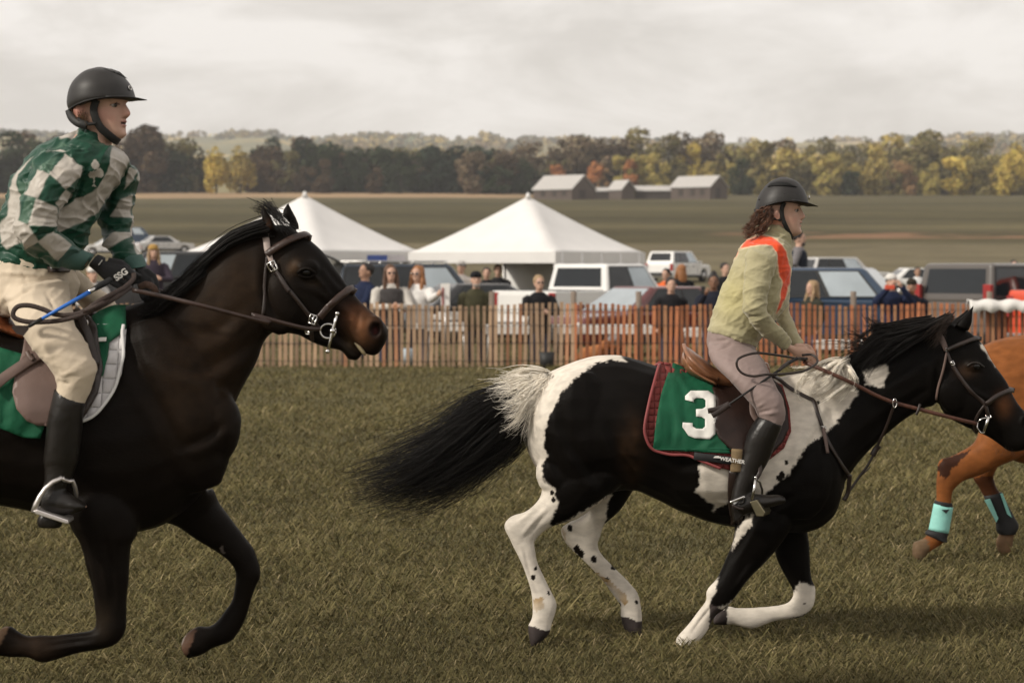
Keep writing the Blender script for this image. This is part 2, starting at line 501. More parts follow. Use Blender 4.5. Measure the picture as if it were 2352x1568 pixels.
def ground_mat():
    m = bpy.data.materials.new('meadow'); m.use_nodes = True
    nt = m.node_tree; N = nt.nodes.new; L = nt.links.new; b = nt.nodes['Principled BSDF']
    b.inputs['Roughness'].default_value = 0.95; b.inputs['Specular IOR Level'].default_value = 0.1
    geo = N('ShaderNodeNewGeometry'); sx = N('ShaderNodeSeparateXYZ'); L(geo.outputs['Position'], sx.inputs[0])
    # bands across the far field
    def noise_(scale, vec_scale, det=5):
        mp = N('ShaderNodeMapping'); mp.inputs['Scale'].default_value = vec_scale; L(geo.outputs['Position'], mp.inputs[0])
        n = N('ShaderNodeTexNoise'); n.inputs['Scale'].default_value = scale; n.inputs['Detail'].default_value = det
        L(mp.outputs[0], n.inputs['Vector']); return n
    nb = noise_(1.0, (0.012, 0.02, 0.0))
    ma = N('ShaderNodeMath'); ma.operation = 'MULTIPLY_ADD'; L(nb.outputs['Fac'], ma.inputs[0]); ma.inputs[1].default_value = 60; L(sx.outputs['Y'], ma.inputs[2])
    mr = N('ShaderNodeMapRange'); mr.inputs['From Min'].default_value = 30; mr.inputs['From Max'].default_value = 930
    L(ma.outputs[0], mr.inputs['Value'])
    rp = N('ShaderNodeValToRGB'); L(mr.outputs[0], rp.inputs[0])
    stops = [(0.0, (.100, .088, .042)), (.08, (.112, .098, .050)), (.12, (.150, .127, .074)), (.17, (.122, .104, .058)), (.20, (.160, .135, .082)), (.25, (.150, .126, .076)),
             (.262, (.086, .072, .036)), (.30, (.062, .053, .027)), (.34, (.112, .095, .050)), (.40, (.070, .060, .030)), (.52, (.094, .080, .040)),
             (.62, (.074, .064, .032)), (.74, (.104, .089, .045)), (.86, (.082, .070, .036)), (.945, (.092, .078, .040)), (1.0, (.09, .08, .04))]
    els = rp.color_ramp.elements
    els[0].position = 0; els[0].color = (*stops[0][1], 1); els[1].position = 1; els[1].color = (*stops[-1][1], 1)
    for p, c in stops[1:-1]:
        q = els.new(p); q.color = (*c, 1)
    n1 = noise_(1.0, (0.35, 0.9, 1)); n2 = noise_(1.0, (5, 11, 4), 6); n3 = noise_(1.0, (0.022, 0.05, 0.3))
    def mul(col, nn, lo, hi):
        r = N('ShaderNodeMapRange'); r.inputs['From Min'].default_value = .3; r.inputs['From Max'].default_value = .7
        r.inputs['To Min'].default_value = lo; r.inputs['To Max'].default_value = hi; L(nn.outputs['Fac'], r.inputs['Value'])
        x = N('ShaderNodeMixRGB'); x.blend_type = 'MULTIPLY'; x.inputs[0].default_value = 1; L(col, x.inputs[1]); L(r.outputs[0], x.inputs[2]); return x.outputs[0]
    def ramp(src, lo, hi):
        r = N('ShaderNodeMapRange'); r.interpolation_type = 'SMOOTHSTEP'; r.inputs['From Min'].default_value = lo; r.inputs['From Max'].default_value = hi; L(src, r.inputs['Value']); return r.outputs[0]
    def mult(a, b_):
        q = N('ShaderNodeMath'); q.operation = 'MULTIPLY'; L(a, q.inputs[0]); L(b_, q.inputs[1]); return q.outputs[0]
    nx = noise_(1.0, (0.02, 0.012, 0)); yy = N('ShaderNodeMath'); yy.operation = 'MULTIPLY_ADD'; L(nx.outputs['Fac'], yy.inputs[0]); yy.inputs[1].default_value = 130; L(sx.outputs['Y'], yy.inputs[2])
    stub = mult(ramp(yy.outputs[0], 795, 812), ramp(sx.outputs['X'], 30, -12))          # tan stubble strip under the left wood
    mxs = N('ShaderNodeMixRGB'); L(stub, mxs.inputs[0]); L(rp.outputs[0], mxs.inputs[1]); mxs.inputs[2].default_value = (.34, .235, .14, 1)
    nr_ = noise_(1.0, (0.09, 0.05, 0)); red = mult(mult(ramp(sx.outputs['Y'], 246, 254), ramp(sx.outputs['Y'], 282, 268)), mult(ramp(sx.outputs['X'], 20, 28), ramp(nr_.outputs['Fac'], .42, .56)))
    mxr = N('ShaderNodeMixRGB'); L(red, mxr.inputs[0]); L(mxs.outputs[0], mxr.inputs[1]); mxr.inputs[2].default_value = (.20, .115, .068, 1)
    c = mul(mxr.outputs[0], n1, .74, 1.24); c = mul(c, n2, .72, 1.22); c = mul(c, n3, .74, 1.26)
    L(c, b.inputs['Base Color'])
    bp = N('ShaderNodeBump'); bp.inputs['Strength'].default_value = .6; bp.inputs['Distance'].default_value = .06
    L(n2.outputs['Fac'], bp.inputs['Height']); L(bp.outputs[0], b.inputs['Normal'])
    return m
g = put('ground', ground_mesh(), ground_mat()); setp(g, kind='structure')

# ---- far hills (skyline read from the horizon, 4 km off)
SKYL = [(-900, 318), (-300, 312), (0, 303), (90, 306), (150, 309), (300, 316), (400, 312), (500, 309), (560, 303), (600, 301), (650, 305), (662, 316), (760, 319), (860, 313), (960, 316),
        (1040, 322), (1110, 312), (1145, 320), (1250, 324), (1350, 326), (1500, 326), (1700, 327), (1900, 326), (2050, 322), (2200, 316), (2352, 311), (2700, 306), (3300, 310)]
def skyline(px): return float(np.interp(px, [p[0] for p in SKYL], [p[1] for p in SKYL])) + 3
def hz(X, Y):
    px = CX + F * X / Y
    sk = skyline(px)
    zt = CH + (HY - sk) * 4200 / F
    t = (Y - 930) / (4200 - 930)
    e = t ** 1.12 if t > 0 else 0
    z = 24 + (zt - 24) * min(1.0, e)
    if Y > 4200: z = zt - (Y - 4200) * 0.05
    z += 9 * noise.noise(Vector((X * .0016, Y * .0021, 4.4))) * min(1, max(0, t) * 3) * (1 if Y < 4000 else .3)
    return z
def hills_mesh():
    ys = list(np.linspace(930, 4200, 70)) + [4400, 4800]
    xs = np.linspace(-1, 1, 161); V = []; Q = []; n = len(xs)
    for y in ys:
        for x in xs:
            X = x * y * 0.36; V.append((X, y, hz(X, y)))
    for i in range(len(ys) - 1):
        for j in range(n - 1): Q.append((i * n + j, i * n + j + 1, (i + 1) * n + j + 1, (i + 1) * n + j))
    return mesh_np('hills', V, quads=Q)
def hills_mat():
    m = bpy.data.materials.new('hazed_farmland'); m.use_nodes = True
    nt = m.node_tree; N = nt.nodes.new; L = nt.links.new; b = nt.nodes['Principled BSDF']
    b.inputs['Roughness'].default_value = 1; b.inputs['Specular IOR Level'].default_value = 0
    geo = N('ShaderNodeNewGeometry'); mp = N('ShaderNodeMapping'); mp.inputs['Scale'].default_value = (.006, .0022, 0)
    L(geo.outputs['Position'], mp.inputs[0])
    v = N('ShaderNodeTexVoronoi'); v.inputs['Scale'].default_value = 1.0; L(mp.outputs[0], v.inputs['Vector'])
    s = N('ShaderNodeSeparateXYZ'); L(v.outputs['Color'], s.inputs[0])
    rp = N('ShaderNodeValToRGB'); L(s.outputs['X'], rp.inputs[0]); rp.color_ramp.interpolation = 'CONSTANT'
    cols = [(0, (.24, .21, .12)), (.18, (.48, .37, .18)), (.34, (.18, .175, .11)), (.5, (.42, .33, .18)), (.62, (.30, .26, .14)), (.8, (.52, .41, .22)), (.9, (.22, .21, .14))]  # field colours kept pale: part of the distance haze is painted in here
    els = rp.color_ramp.elements; els[0].position = 0; els[0].color = (*cols[0][1], 1); els[1].position = .9; els[1].color = (*cols[-1][1], 1)
    for p, c in cols[1:-1]:
        q = els.new(p); q.color = (*c, 1)
    n = N('ShaderNodeTexNoise'); n.inputs['Scale'].default_value = .02; n.inputs['Detail'].default_value = 6; L(geo.outputs['Position'], n.inputs['Vector'])
    r = N('ShaderNodeMapRange'); r.inputs['From Min'].default_value = .3; r.inputs['From Max'].default_value = .7; r.inputs['To Min'].default_value = .7; r.inputs['To Max'].default_value = 1.3
    L(n.outputs['Fac'], r.inputs['Value'])
    x = N('ShaderNodeMixRGB'); x.blend_type = 'MULTIPLY'; x.inputs[0].default_value = 1; L(rp.outputs[0], x.inputs[1]); L(r.outputs[0], x.inputs[2])
    L(x.outputs[0], b.inputs['Base Color'])
    return m
setp(put('hills', hills_mesh(), hills_mat()), kind='structure')

# ---- leaves in a cloud of lobes
def leaf_cloud(lobes, n, size, seed, flat=.8):
    g_ = np.random.default_rng(seed)
    vol = np.array([l[3] * l[4] * l[5] for l in lobes]) ** (2 / 3); pk = g_.choice(len(lobes), n, p=vol / vol.sum())
    Lb = np.array(lobes)[pk]; tint = (0.72 + 0.56 * g_.random(len(lobes)))[pk]
    d = g_.normal(size=(n, 3)); d /= np.linalg.norm(d, axis=1)[:, None]
    rr = (0.62 + 0.42 * g_.random(n) ** .7)[:, None]
    c = Lb[:, :3] + d * Lb[:, 3:6] * rr
    nr = d + g_.normal(size=(n, 3)) * .55; nr /= np.linalg.norm(nr, axis=1)[:, None]
    a = np.cross(nr, g_.normal(size=(n, 3))); a /= np.linalg.norm(a, axis=1)[:, None]; b = np.cross(nr, a)
    s = (size * (0.5 + g_.random(n)))[:, None]; a = a * s; b = b * s * flat
    V = np.stack([c - a, c - b * .8, c + a, c + b], 1).reshape(-1, 3)
    Q = np.arange(n * 4).reshape(-1, 4)
    t = tint * (0.8 + .4 * g_.random(n)); C = np.repeat(np.stack([t, t * (0.92 + .16 * g_.random(n)), t], 1), 4, axis=0)
    return V, Q, C

# ---- far woods and hedges on the hills: one mass nobody could count
def far_woods():
    g_ = np.random.default_rng(21); V = []; C = []; k = 0
    rows = []
    tries = 0
    pal = [(.17, .155, .09), (.24, .20, .10), (.44, .34, .14), (.22, .17, .10), (.15, .155, .115)]  # foliage lightened, distance haze mixed into the colours
    while k < 1500 and tries < 30000:
        tries += 1
        Y = 1150 + 3050 * g_.random() ** .8; px = -200 + 2750 * g_.random(); X = (px - CX) * Y / F
        dens = noise.noise(Vector((X * .0035, Y * .0016, 9.1))) + .35 * noise.noise(Vector((X * .012, Y * .004, 2.1)))
        if dens < .08 and not (Y > 4000 and g_.random() < .35): continue
        h = (7 + 8 * g_.random()) * (.75 if Y > 3600 else 1); z = hz(X, Y); wd = h * (1.0 + 1.2 * g_.random())
        c0 = np.array(pal[g_.integers(len(pal))])
        v, q, c = leaf_cloud([(X, Y, z + h * .45, wd * .6, wd * .5, h * .55)], 22, 3.2 * (Y / 2400) ** .3, int(g_.integers(1e9)))
        V.append(v); C.append(c * c0); k += 1
    V = np.concatenate(V); me = mesh_np('far_woods', V, quads=np.arange(len(V)).reshape(-1, 4)); set_col(me, np.concatenate(C))
    o = put('far_woods', me, mat('hazed_foliage', None, .9, .1, .05, attr=True, spec=.05), smooth=False)
    setp(o, 'hazy woods and hedges scattered over the far hills under the sky', 'woods', kind='stuff')
far_woods()

# ---- the tree line: every tree a thing (trunk, crown)
def leaf_mat(name, c):
    return mat(name, c, .85, .22, .35, attr=True, spec=.08)
LEAF = {k: leaf_mat('leaf_' + k, v) for k, v in {
    'dark_green': (.030, .040, .020), 'brown': (.075, .052, .032), 'grey_brown': (.14, .105, .066), 'olive': (.125, .108, .046), 'moss': (.185, .155, .060),
    'yellow': (.47, .36, .09), 'gold': (.34, .265, .085), 'yellow_green': (.32, .26, .08), 'orange': (.44, .19, .075), 'rust': (.27, .165, .08), 'blue_green': (.028, .040, .028)}.items()}
BARK = mat('bark', (.055, .042, .032), .95, .3, 3)
def tree_proto(kind, seed):
    r = random.Random(seed); lobes = []
    h = 20.0
    if kind == 'round':
        for i in range(15):
            a = r.uniform(0, 6.28); q = r.uniform(.15, 1) ** .6; zz = r.uniform(.10, .88) * h
            sp = 5.6 * math.sin(math.pi * min(.98, max(.22, (zz / h - .02) / .98))) ** .7
            s = r.uniform(2.0, 3.6); lobes.append((math.cos(a) * sp * q, math.sin(a) * sp * q, zz, s, s, s * .85))
    elif kind == 'broad':
        for i in range(18):
            a = r.uniform(0, 6.28); q = r.uniform(.1, 1) ** .5; zz = r.uniform(.09, .82) * h
            sp = 7.8 * math.sin(math.pi * min(.98, max(.12, zz / h))) ** .6
            s = r.uniform(2.3, 4.0); lobes.append((math.cos(a) * sp * q, math.sin(a) * sp * q, zz, s, s, s * .8))
    elif kind == 'tall':
        for i in range(14):
            a = r.uniform(0, 6.28); zz = r.uniform(.08, .94) * h; sp = 3.4 * (1.05 - zz / h) ** .5
            s = r.uniform(1.5, 2.6); lobes.append((math.cos(a) * sp, math.sin(a) * sp, zz, s, s, s * 1.25))
    elif kind == 'willow':
        for i in range(18):
            a = r.uniform(0, 6.28); q = r.uniform(.3, 1); zz = r.uniform(.12, .86) * h; sp = 6.2 * (1 - (zz / h) ** 3) ** .5
            s = r.uniform(1.7, 3.0); lobes.append((math.cos(a) * sp * q, math.sin(a) * sp * q, zz, s, s, s * 1.7))
    else:   # open, thin crown
        for i in range(16):
            a = r.uniform(0, 6.28); q = r.uniform(.2, 1); zz = r.uniform(.12, .93) * h; sp = 5.5 * math.sin(math.pi * min(.95, max(.2, (zz / h - .02)))) ** .7
            s = r.uniform(1.2, 2.2); lobes.append((math.cos(a) * sp * q, math.sin(a) * sp * q, zz, s, s, s * .9))
    V, Q, C = leaf_cloud(lobes, 1900 if kind != 'open' else 1300, .62, seed)
    cm = mesh_np('crown', V, quads=Q); set_col(cm, C)
    mb = MB(); mb.tube([(0, 0, -.6), (.1, 0, 3), (-.1, .1, 8), (0, 0, 15)], [.55, .42, .3, .08], 7)
    for i in range(7):
        l = lobes[i]; z0 = r.uniform(3, 8); mb.tube([(0, 0, z0), (l[0] * .5, l[1] * .5, (z0 + l[2]) / 2), (l[0], l[1], l[2])], [.22, .13, .04], 5)
    return cm, mb.mesh('trunk')
PROTO = {}
for k, kd in enumerate(('round', 'broad', 'tall', 'willow', 'open')):
    PROTO[kd] = [tree_proto(kd, 100 + k * 10 + j) for j in range(2)]
def tree(px, py_base, Y, hpx, kd, leaf, label, group, wide=1.0, name='tree'):
    hpx = hpx * 1.10; wide = wide * random.uniform(.85, 1.1)
    base = W(px, py_base, Y); h = hpx * Y / F
    base.z = min(base.z, base.z)
    t = thing(name, label, 'tree', base, group)
    s = h / 20.0; cm, tm = PROTO[kd][random.randrange(2)]
    for nm, me, m in (('trunk', tm, BARK), ('crown', cm, LEAF[leaf])):
        if len(me.materials) == 0: me.materials.append(m)
        o = bpy.data.objects.new(nm, me); COL.objects.link(o); o.parent = t
        o.material_slots[0].link = 'OBJECT'; o.material_slots[0].material = m
    t.scale = (s * wide, s * wide, s); t.rotation_euler = (0, 0, random.uniform(0, 6.28))
    return t
# single trees that stand out (picture column, foot, distance, height in pixels, shape, leaf colour, label)
TREES = [
    (497, 445, 850, 98, 'willow', 'yellow', 'bright yellow autumn willow, left half of the yellow pair before the dark wood', 1.0),
    (552, 445, 852, 100, 'willow', 'gold', 'golden yellow tree close against the bright yellow willow, right of it', 1.05),
    (333, 446, 865, 150, 'tall', 'brown', 'tall brown tree rising above the wood, just right of the green jacket rider', 1.7),
    (905, 446, 870, 98, 'broad', 'dark_green', 'wide dark green tree left of the tallest dark crown', 1.0),
    (1020, 446, 866, 122, 'round', 'blue_green', 'tallest dark green round crown in the wood between the two tents', 1.35),
    (1090, 447, 852, 108, 'round', 'grey_brown', 'big round grey brown tree at the wood edge above the second tent', 1.25),
    (1160, 447, 856, 100, 'round', 'brown', 'round brown tree right beside the big grey brown one', 1.2),
    (740, 446, 868, 110, 'broad', 'dark_green', 'broad dark crown above the peak of the left tent', 1.0),
    (660, 446, 872, 92, 'round', 'olive', 'olive tinted tree between the golden tree and the left tent peak', 1.1),
    (1367, 437, 870, 64, 'tall', 'orange', 'small orange tree just behind the roof of the largest barn', 1.2),
    (1447, 437, 876, 66, 'tall', 'orange', 'bright orange maple standing behind the little gabled shed', 1.1),
    (1285, 440, 880, 66, 'open', 'orange', 'thin orange tree left of the largest barn', 1.2),
    (1380, 440, 884, 62, 'open', 'rust', 'rusty low tree at the end of the largest barn', 1.2),
    (1510, 448, 872, 90, 'round', 'yellow_green', 'yellow green tree behind the long low shed', 1.0),
    (1585, 446, 900, 108, 'round', 'yellow', 'yellow crowned tree left of the second barn roof', .9),
    (1640, 448, 880, 84, 'round', 'gold', 'gold tree directly behind the second barn', 1.0),
    (1700, 452, 862, 82, 'round', 'dark_green', 'dark green tree just left of the bare helmet of the sweater rider', 1.2),
    (1905, 452, 858, 92, 'round', 'yellow_green', 'yellow green tree right of the sweater rider helmet', 1.1),
    (1955, 452, 854, 64, 'round', 'dark_green', 'low dark bush like tree right of the sweater rider', 1.0),
    (2010, 452, 866, 112, 'round', 'gold', 'tall gold tree in the middle of the yellow wood', 1.0),
    (2070, 452, 860, 80, 'broad', 'rust', 'low rusty brown tree in the yellow wood', 1.0),
    (2140, 456, 856, 76, 'round', 'yellow_green', 'small yellow green tree with a pointed top right of the rusty one', 1.0),
    (2118, 456, 905, 138, 'tall', 'moss', 'tall narrow mossy tree rising over the right wood', 1.6),
    (2205, 456, 862, 104, 'round', 'yellow', 'broad bright yellow tree near the right edge of the wood', 1.15),
    (2290, 456, 880, 84, 'broad', 'moss', 'mossy green tree between the two bright yellow trees', 1.0),
    (2325, 456, 856, 110, 'willow', 'yellow', 'tall yellow tree close to the right picture edge', 1.0),
    (1300, 446, 895, 112, 'broad', 'grey_brown', 'grey brown broad tree behind the largest barn', 1.0),
    (1420, 446, 900, 122, 'round', 'brown', 'tall brown tree behind the orange maple', 1.15),
    (1360, 446, 905, 118, 'round', 'grey_brown', 'high grey brown crown over the barn yard', 1.1),
]
for px, pb, Y, hp, kd, lf, lb, wd in TREES:
    tree(px, pb, Y, hp, kd, lf, lb, None, wd)
# the rest of the wood, row behind row
def wood(x0, x1, n, pb, Y, h0, h1, kinds, leaves, label, group):
    for i in range(n):
        px = x0 + (x1 - x0) * (i + .5) / n + random.uniform(-.35, .35) * (x1 - x0) / n
        tree(px, pb + random.uniform(-1.5, 1.5), Y + random.uniform(-14, 14), random.uniform(h0 * .94, h1 * 1.14), random.choice(kinds), random.choice(leaves), label, group, random.uniform(.95, 1.3))
wood(-120, 330, 13, 447, 872, 112, 132, ['round', 'broad'], ['brown', 'dark_green', 'brown'], 'dark autumn tree in the wood behind the green jacket rider', 'dark trees left of the yellow willow')
wood(330, 480, 7, 446, 878, 94, 112, ['round', 'broad'], ['brown', 'dark_green', 'olive'], 'dark tree in the wood between the green jacket rider and yellow willow', 'dark trees left of the yellow willow')
wood(560, 1220, 15, 446, 890, 86, 108, ['round', 'broad'], ['brown', 'dark_green', 'dark_green', 'blue_green', 'olive'], 'dark crowned tree in the wood above the two tents', 'dark trees above the tents')
wood(570, 1210, 14, 446, 905, 96, 112, ['broad', 'round'], ['dark_green', 'brown', 'grey_brown'], 'dark tree in the back of the wood above the tents', 'dark trees above the tents')
wood(560, 1220, 14, 447, 858, 62, 88, ['broad', 'round'], ['dark_green', 'brown', 'blue_green'], 'lower dark tree along the front of the wood above the tents', 'dark trees above the tents')
wood(1220, 1720, 12, 447, 912, 98, 126, ['round', 'broad', 'open'], ['grey_brown', 'moss', 'olive', 'brown', 'moss'], 'olive brown tree in the wood behind the barns', 'trees behind the barns')
wood(1230, 1720, 9, 447, 890, 60, 92, ['round', 'open'], ['olive', 'moss', 'yellow_green', 'grey_brown'], 'shorter tree in the wood behind the barns', 'trees behind the barns')
wood(1720, 2500, 16, 455, 930, 112, 134, ['round', 'broad', 'open'], ['moss', 'olive', 'grey_brown', 'moss', 'gold'], 'tall autumn tree in the back row of the right wood', 'trees of the right wood')
wood(1720, 2500, 16, 455, 893, 84, 112, ['round', 'broad', 'open'], ['moss', 'yellow_green', 'gold', 'olive', 'moss'], 'yellowing tree in the middle of the right wood', 'trees of the right wood')
wood(1740, 2500, 14, 456, 866, 50, 78, ['round', 'open', 'broad'], ['yellow_green', 'moss', 'gold', 'olive', 'rust'], 'low autumn tree along the front edge of the right wood', 'trees of the right wood')

# ---- grass blades of the near meadow
def grass():
    n = 520000; g_ = np.random.default_rng(3)
    u = g_.random(n); a, b_ = 8.2 ** -.55, 62 ** -.55
    Y = (a + (b_ - a) * u) ** (-1 / .55)
    X = (g_.random(n) * 2 - 1) * (0.25 * Y + 1.2)
    # clumps
    cl = np.array([1.3 * noise.noise(Vector((x * .7, y * .4, 0))) + .7 * noise.noise(Vector((x * 3.2, y * 2.2, 5))) for x, y in zip(X, Y)])
    ln = (.030 + .055 * g_.random(n) ** 1.6) * (1 + .55 * cl) * (1 + .004 * Y)
    ln = np.clip(ln, .02, .20); tall = g_.random(n) < .012; ln[tall] *= 1.9
    az = np.where(g_.random(n) < .6, np.where(g_.random(n) < .5, 0, math.pi) + g_.normal(0, .45, n), g_.random(n) * 6.283)
    tilt = np.clip(R(66) + g_.normal(0, R(17), n), R(12), R(88))
    lie = g_.random(n) < .30; tilt[lie] = R(84) + g_.normal(0, R(3), lie.sum()); ln[lie] *= 1.3; az[lie] = np.where(g_.random(lie.sum()) < .5, 0, math.pi) + g_.normal(0, .35, lie.sum())
    dx, dy = np.cos(az), np.sin(az)
    wd = .0034 * (Y / 12) ** .8 * (0.7 + .6 * g_.random(n))
    p = g_.random(n) * 6.283; sx, sy = np.cos(p) * wd, np.sin(p) * wd
    m1 = .55 * ln; t1 = tilt * .6
    bx, by = X + dx * np.sin(t1) * m1, Y + dy * np.sin(t1) * m1; bz = np.cos(t1) * m1
    tx, ty = bx + dx * np.sin(tilt) * ln * .5, by + dy * np.sin(tilt) * ln * .5; tz = bz + np.cos(tilt) * ln * .5; bz = bz + lie * (.008 + .02 * g_.random(n)); tz = tz + lie * (.004 + .02 * g_.random(n))
    o = -.004
    V = np.stack([np.stack([X - sx, Y - sy, 0 * X + o], 1), np.stack([X + sx, Y + sy, 0 * X + o], 1), np.stack([bx + sx * .8, by + sy * .8, bz], 1),
                  np.stack([bx - sx * .8, by - sy * .8, bz], 1), np.stack([tx, ty, tz], 1)], 1).reshape(-1, 3)
    base = np.arange(n)[:, None] * 5
    T = np.concatenate([base + np.array([[3, 2, 4]])]); Q = base + np.array([[0, 1, 2, 3]])
    me = mesh_np('grass', V, tris=T, quads=Q)
    pal = np.array([(.128, .107, .046), (.100, .088, .035), (.152, .125, .058), (.066, .060, .026), (.235, .188, .105), (.116, .094, .045)])
    k = g_.choice(len(pal), n, p=[.28, .27, .17, .155, .035, .09])
    c = 1.06 * pal[k] * (0.8 + .4 * g_.random(n))[:, None] * (1 + .30 * cl)[:, None]
    set_col(me, np.repeat(c, 5, axis=0))
    o = put('grass', me, mat('grass_blade', None, .8, .12, 2.0, attr=True, spec=.15), smooth=False)
    setp(o, 'matted olive grass of the meadow the horses gallop over', 'grass', kind='stuff')
grass()

# ---- air between here and the hills
def haze():
    mb = MB(); x, y0, y1, z0, z1 = 2100, -30, 5000, -40, 330
    mb.box((0, (y0 + y1) / 2, (z0 + z1) / 2), (2 * x, y1 - y0, z1 - z0))
    m = bpy.data.materials.new('haze'); m.use_nodes = True; nt = m.node_tree; nt.nodes.clear()
    o = nt.nodes.new('ShaderNodeOutputMaterial'); v = nt.nodes.new('ShaderNodeVolumePrincipled')
    v.inputs['Color'].default_value = (.93, .93, .95, 1); v.inputs['Density'].default_value = HAZE; v.inputs['Anisotropy'].default_value = .0
    nt.links.new(v.outputs[0], o.inputs['Volume'])
    q = mb.build('haze', m, smooth=False); setp(q, 'thin pale autumn haze over the far hills', 'haze', kind='stuff')
HAZE = 0.00012
haze()
# ---- farm buildings below the wood
WOODW = mat('weathered_boards', (.105, .082, .070), .9, .2, 1.2, vstretch=(6, 6, .4)); TIN = mat('pale_tin_roof', (.44, .42, .40), .55, .08, 1.0, vstretch=(4, 4, 1)); DARKW = mat('dark_boards', (.055, .045, .04), .9, .2, 2)
def barn(px, Y, Lx, Wy, eave, ridge, yaw, label, name='barn', wall=WOODW, doors=True):
    x = (px / .9408 * .9408 - CX) * Y / F
    b = thing(name, label, 'barn' if name == 'barn' else 'shed', (x, Y, gz(Y)))
    l, w_ = Lx / 2, Wy / 2
    mb = MB(); prof = [(-w_, -.8), (w_, -.8), (w_, eave), (0, ridge), (-w_, eave)]; mb.prism(prof, 'X', -l, l); m = mb.build('wall', wall, smooth=False)
    rf = MB(); o = .45; s = (ridge - eave) / w_
    for sg in (-1, 1):
        a = [(sg * (w_ + o), eave - o * s + .03), (0, ridge + .03), (0, ridge + .25), (sg * (w_ + o), eave - o * s + .25)]
        rf.prism(a, 'X', -l - o, l + o)
    r = rf.build('roof', TIN, smooth=False)
    parts = [m, r]
    if doors:
        d = MB(); d.box((l + .06, -w_ * .1, eave * .45), (.1, w_ * .5, eave * .9)); parts.append(d.build('door', DARKW, smooth=False))
        for k in (-.5, .1, .6):
            d = MB(); d.box((k * l, -w_ - .06, eave * .5), (l * .22, .1, eave * .55)); parts.append(d.build('opening', DARKW, smooth=False))
    for p in parts: p.parent = b
    b.rotation_euler = (0, 0, yaw); return b
barn(1296, 685, 13.5, 11.0, 2.6, 6.4, R(-38), 'large grey barn with pale tin roof, leftmost of the farm buildings below the wood')
barn(1606, 690, 13.0, 9.5, 3.2, 6.2, R(-36), 'second grey barn with pale roof right of the long low shed')
barn(1388, 695, 10, 5, 2.0, 2.9, R(-8), 'low dark shed with pale roof right behind the largest barn', 'shed', DARKW, False)
barn(1428, 691, 5.5, 5.0, 2.6, 5.0, R(-50), 'small gabled shed with a pale roof between the two low sheds', 'shed', WOODW, False)
barn(1507, 693, 12, 4.5, 2.2, 3.4, R(-4), 'long low shed with a white roof joining the second barn', 'shed', DARKW, False)

# ---- white peaked tents
CANV = mat('white_canvas', (.67, .655, .64), .75, .04, 1.5, bump=.1, bscale=3); POLE = mat('tent_pole', (.55, .54, .53), .4, .05, metal=.6)
def tent(px, Y, L_, eave, peak, yaw, label, wall_sides=()):
    t = thing('tent', label, 'tent', ((px - CX) * Y / F, Y, 0), 'white event tents'); h = L_ / 2; n = 24; parts = []
    mb = MB(); V = []; fs = []
    for i in range(n + 1):
        for j in range(n + 1):
            u = -1 + 2 * i / n; v = -1 + 2 * j / n; q = max(abs(u), abs(v)); mn = min(abs(u), abs(v))
            z = eave + (peak - eave) * (1 - q) ** 1.14 - .10 * (1 - (mn / max(q, .01)) ** 2) * math.sin(math.pi * q) * 1.0
            V.append((u * h, v * h, z))
    for i in range(n):
        for j in range(n): a = i * (n + 1) + j; fs.append((a, a + n + 1, a + n + 2, a + 1))
    mb.add(V, fs); c = mb.build('canopy', CANV); solid(c, .015, -1); parts.append(c)
    v = MB()
    for sx, sy, wx, wy in ((0, -h, L_, .012), (0, h, L_, .012), (-h, 0, .012, L_), (h, 0, .012, L_)): v.box((sx * 1.002, sy * 1.002, eave - .15), (wx, wy, .32))
    parts.append(v.build('valance', CANV, smooth=False))
    for sx in (-1, 1):
        for sy in (-1, 1):
            m = MB(); m.tube([(sx * (h - .05), sy * (h - .05), 0), (sx * (h - .05), sy * (h - .05), eave)], .035, 8); parts.append(m.build('pole', POLE))
    m = MB(); m.lathe([(.005, peak + .12), (.05, peak + .08), (.10, peak - .06)], n=12); parts.append(m.build('peak_cap', CANV))
    for sd_ in wall_sides:
        m = MB()
        k = 14; rings = []
        for i in range(k + 1):
            u = -h + L_ * i / k; off = .03 * math.sin(i * 2.1)
            rings.append([(sd_[0] * (h - .02) + off * abs(sd_[0]) + u * abs(sd_[1]), sd_[1] * (h - .02) + off * abs(sd_[1]) + u * abs(sd_[0]), z) for z in (.02, eave - .02)])
        V = [p for r in rings for p in r]; m.add(V, [(2 * i, 2 * i + 2, 2 * i + 3, 2 * i + 1) for i in range(k)]); q = m.build('side_wall', CANV); solid(q, .01); parts.append(q)
    for p in parts: p.parent = t
    t.rotation_euler = (0, 0, yaw); return t
tent(700, 72, 5.05, 2.32, 4.02, R(-33), 'white peaked tent behind the dark horse head, left one of the two tents', ((0, 1),))
tent(1213, 72, 5.10, 2.30, 3.98, R(-33), 'white peaked tent behind the white pickup, right one of the two tents', ((1, 0), (0, 1)))

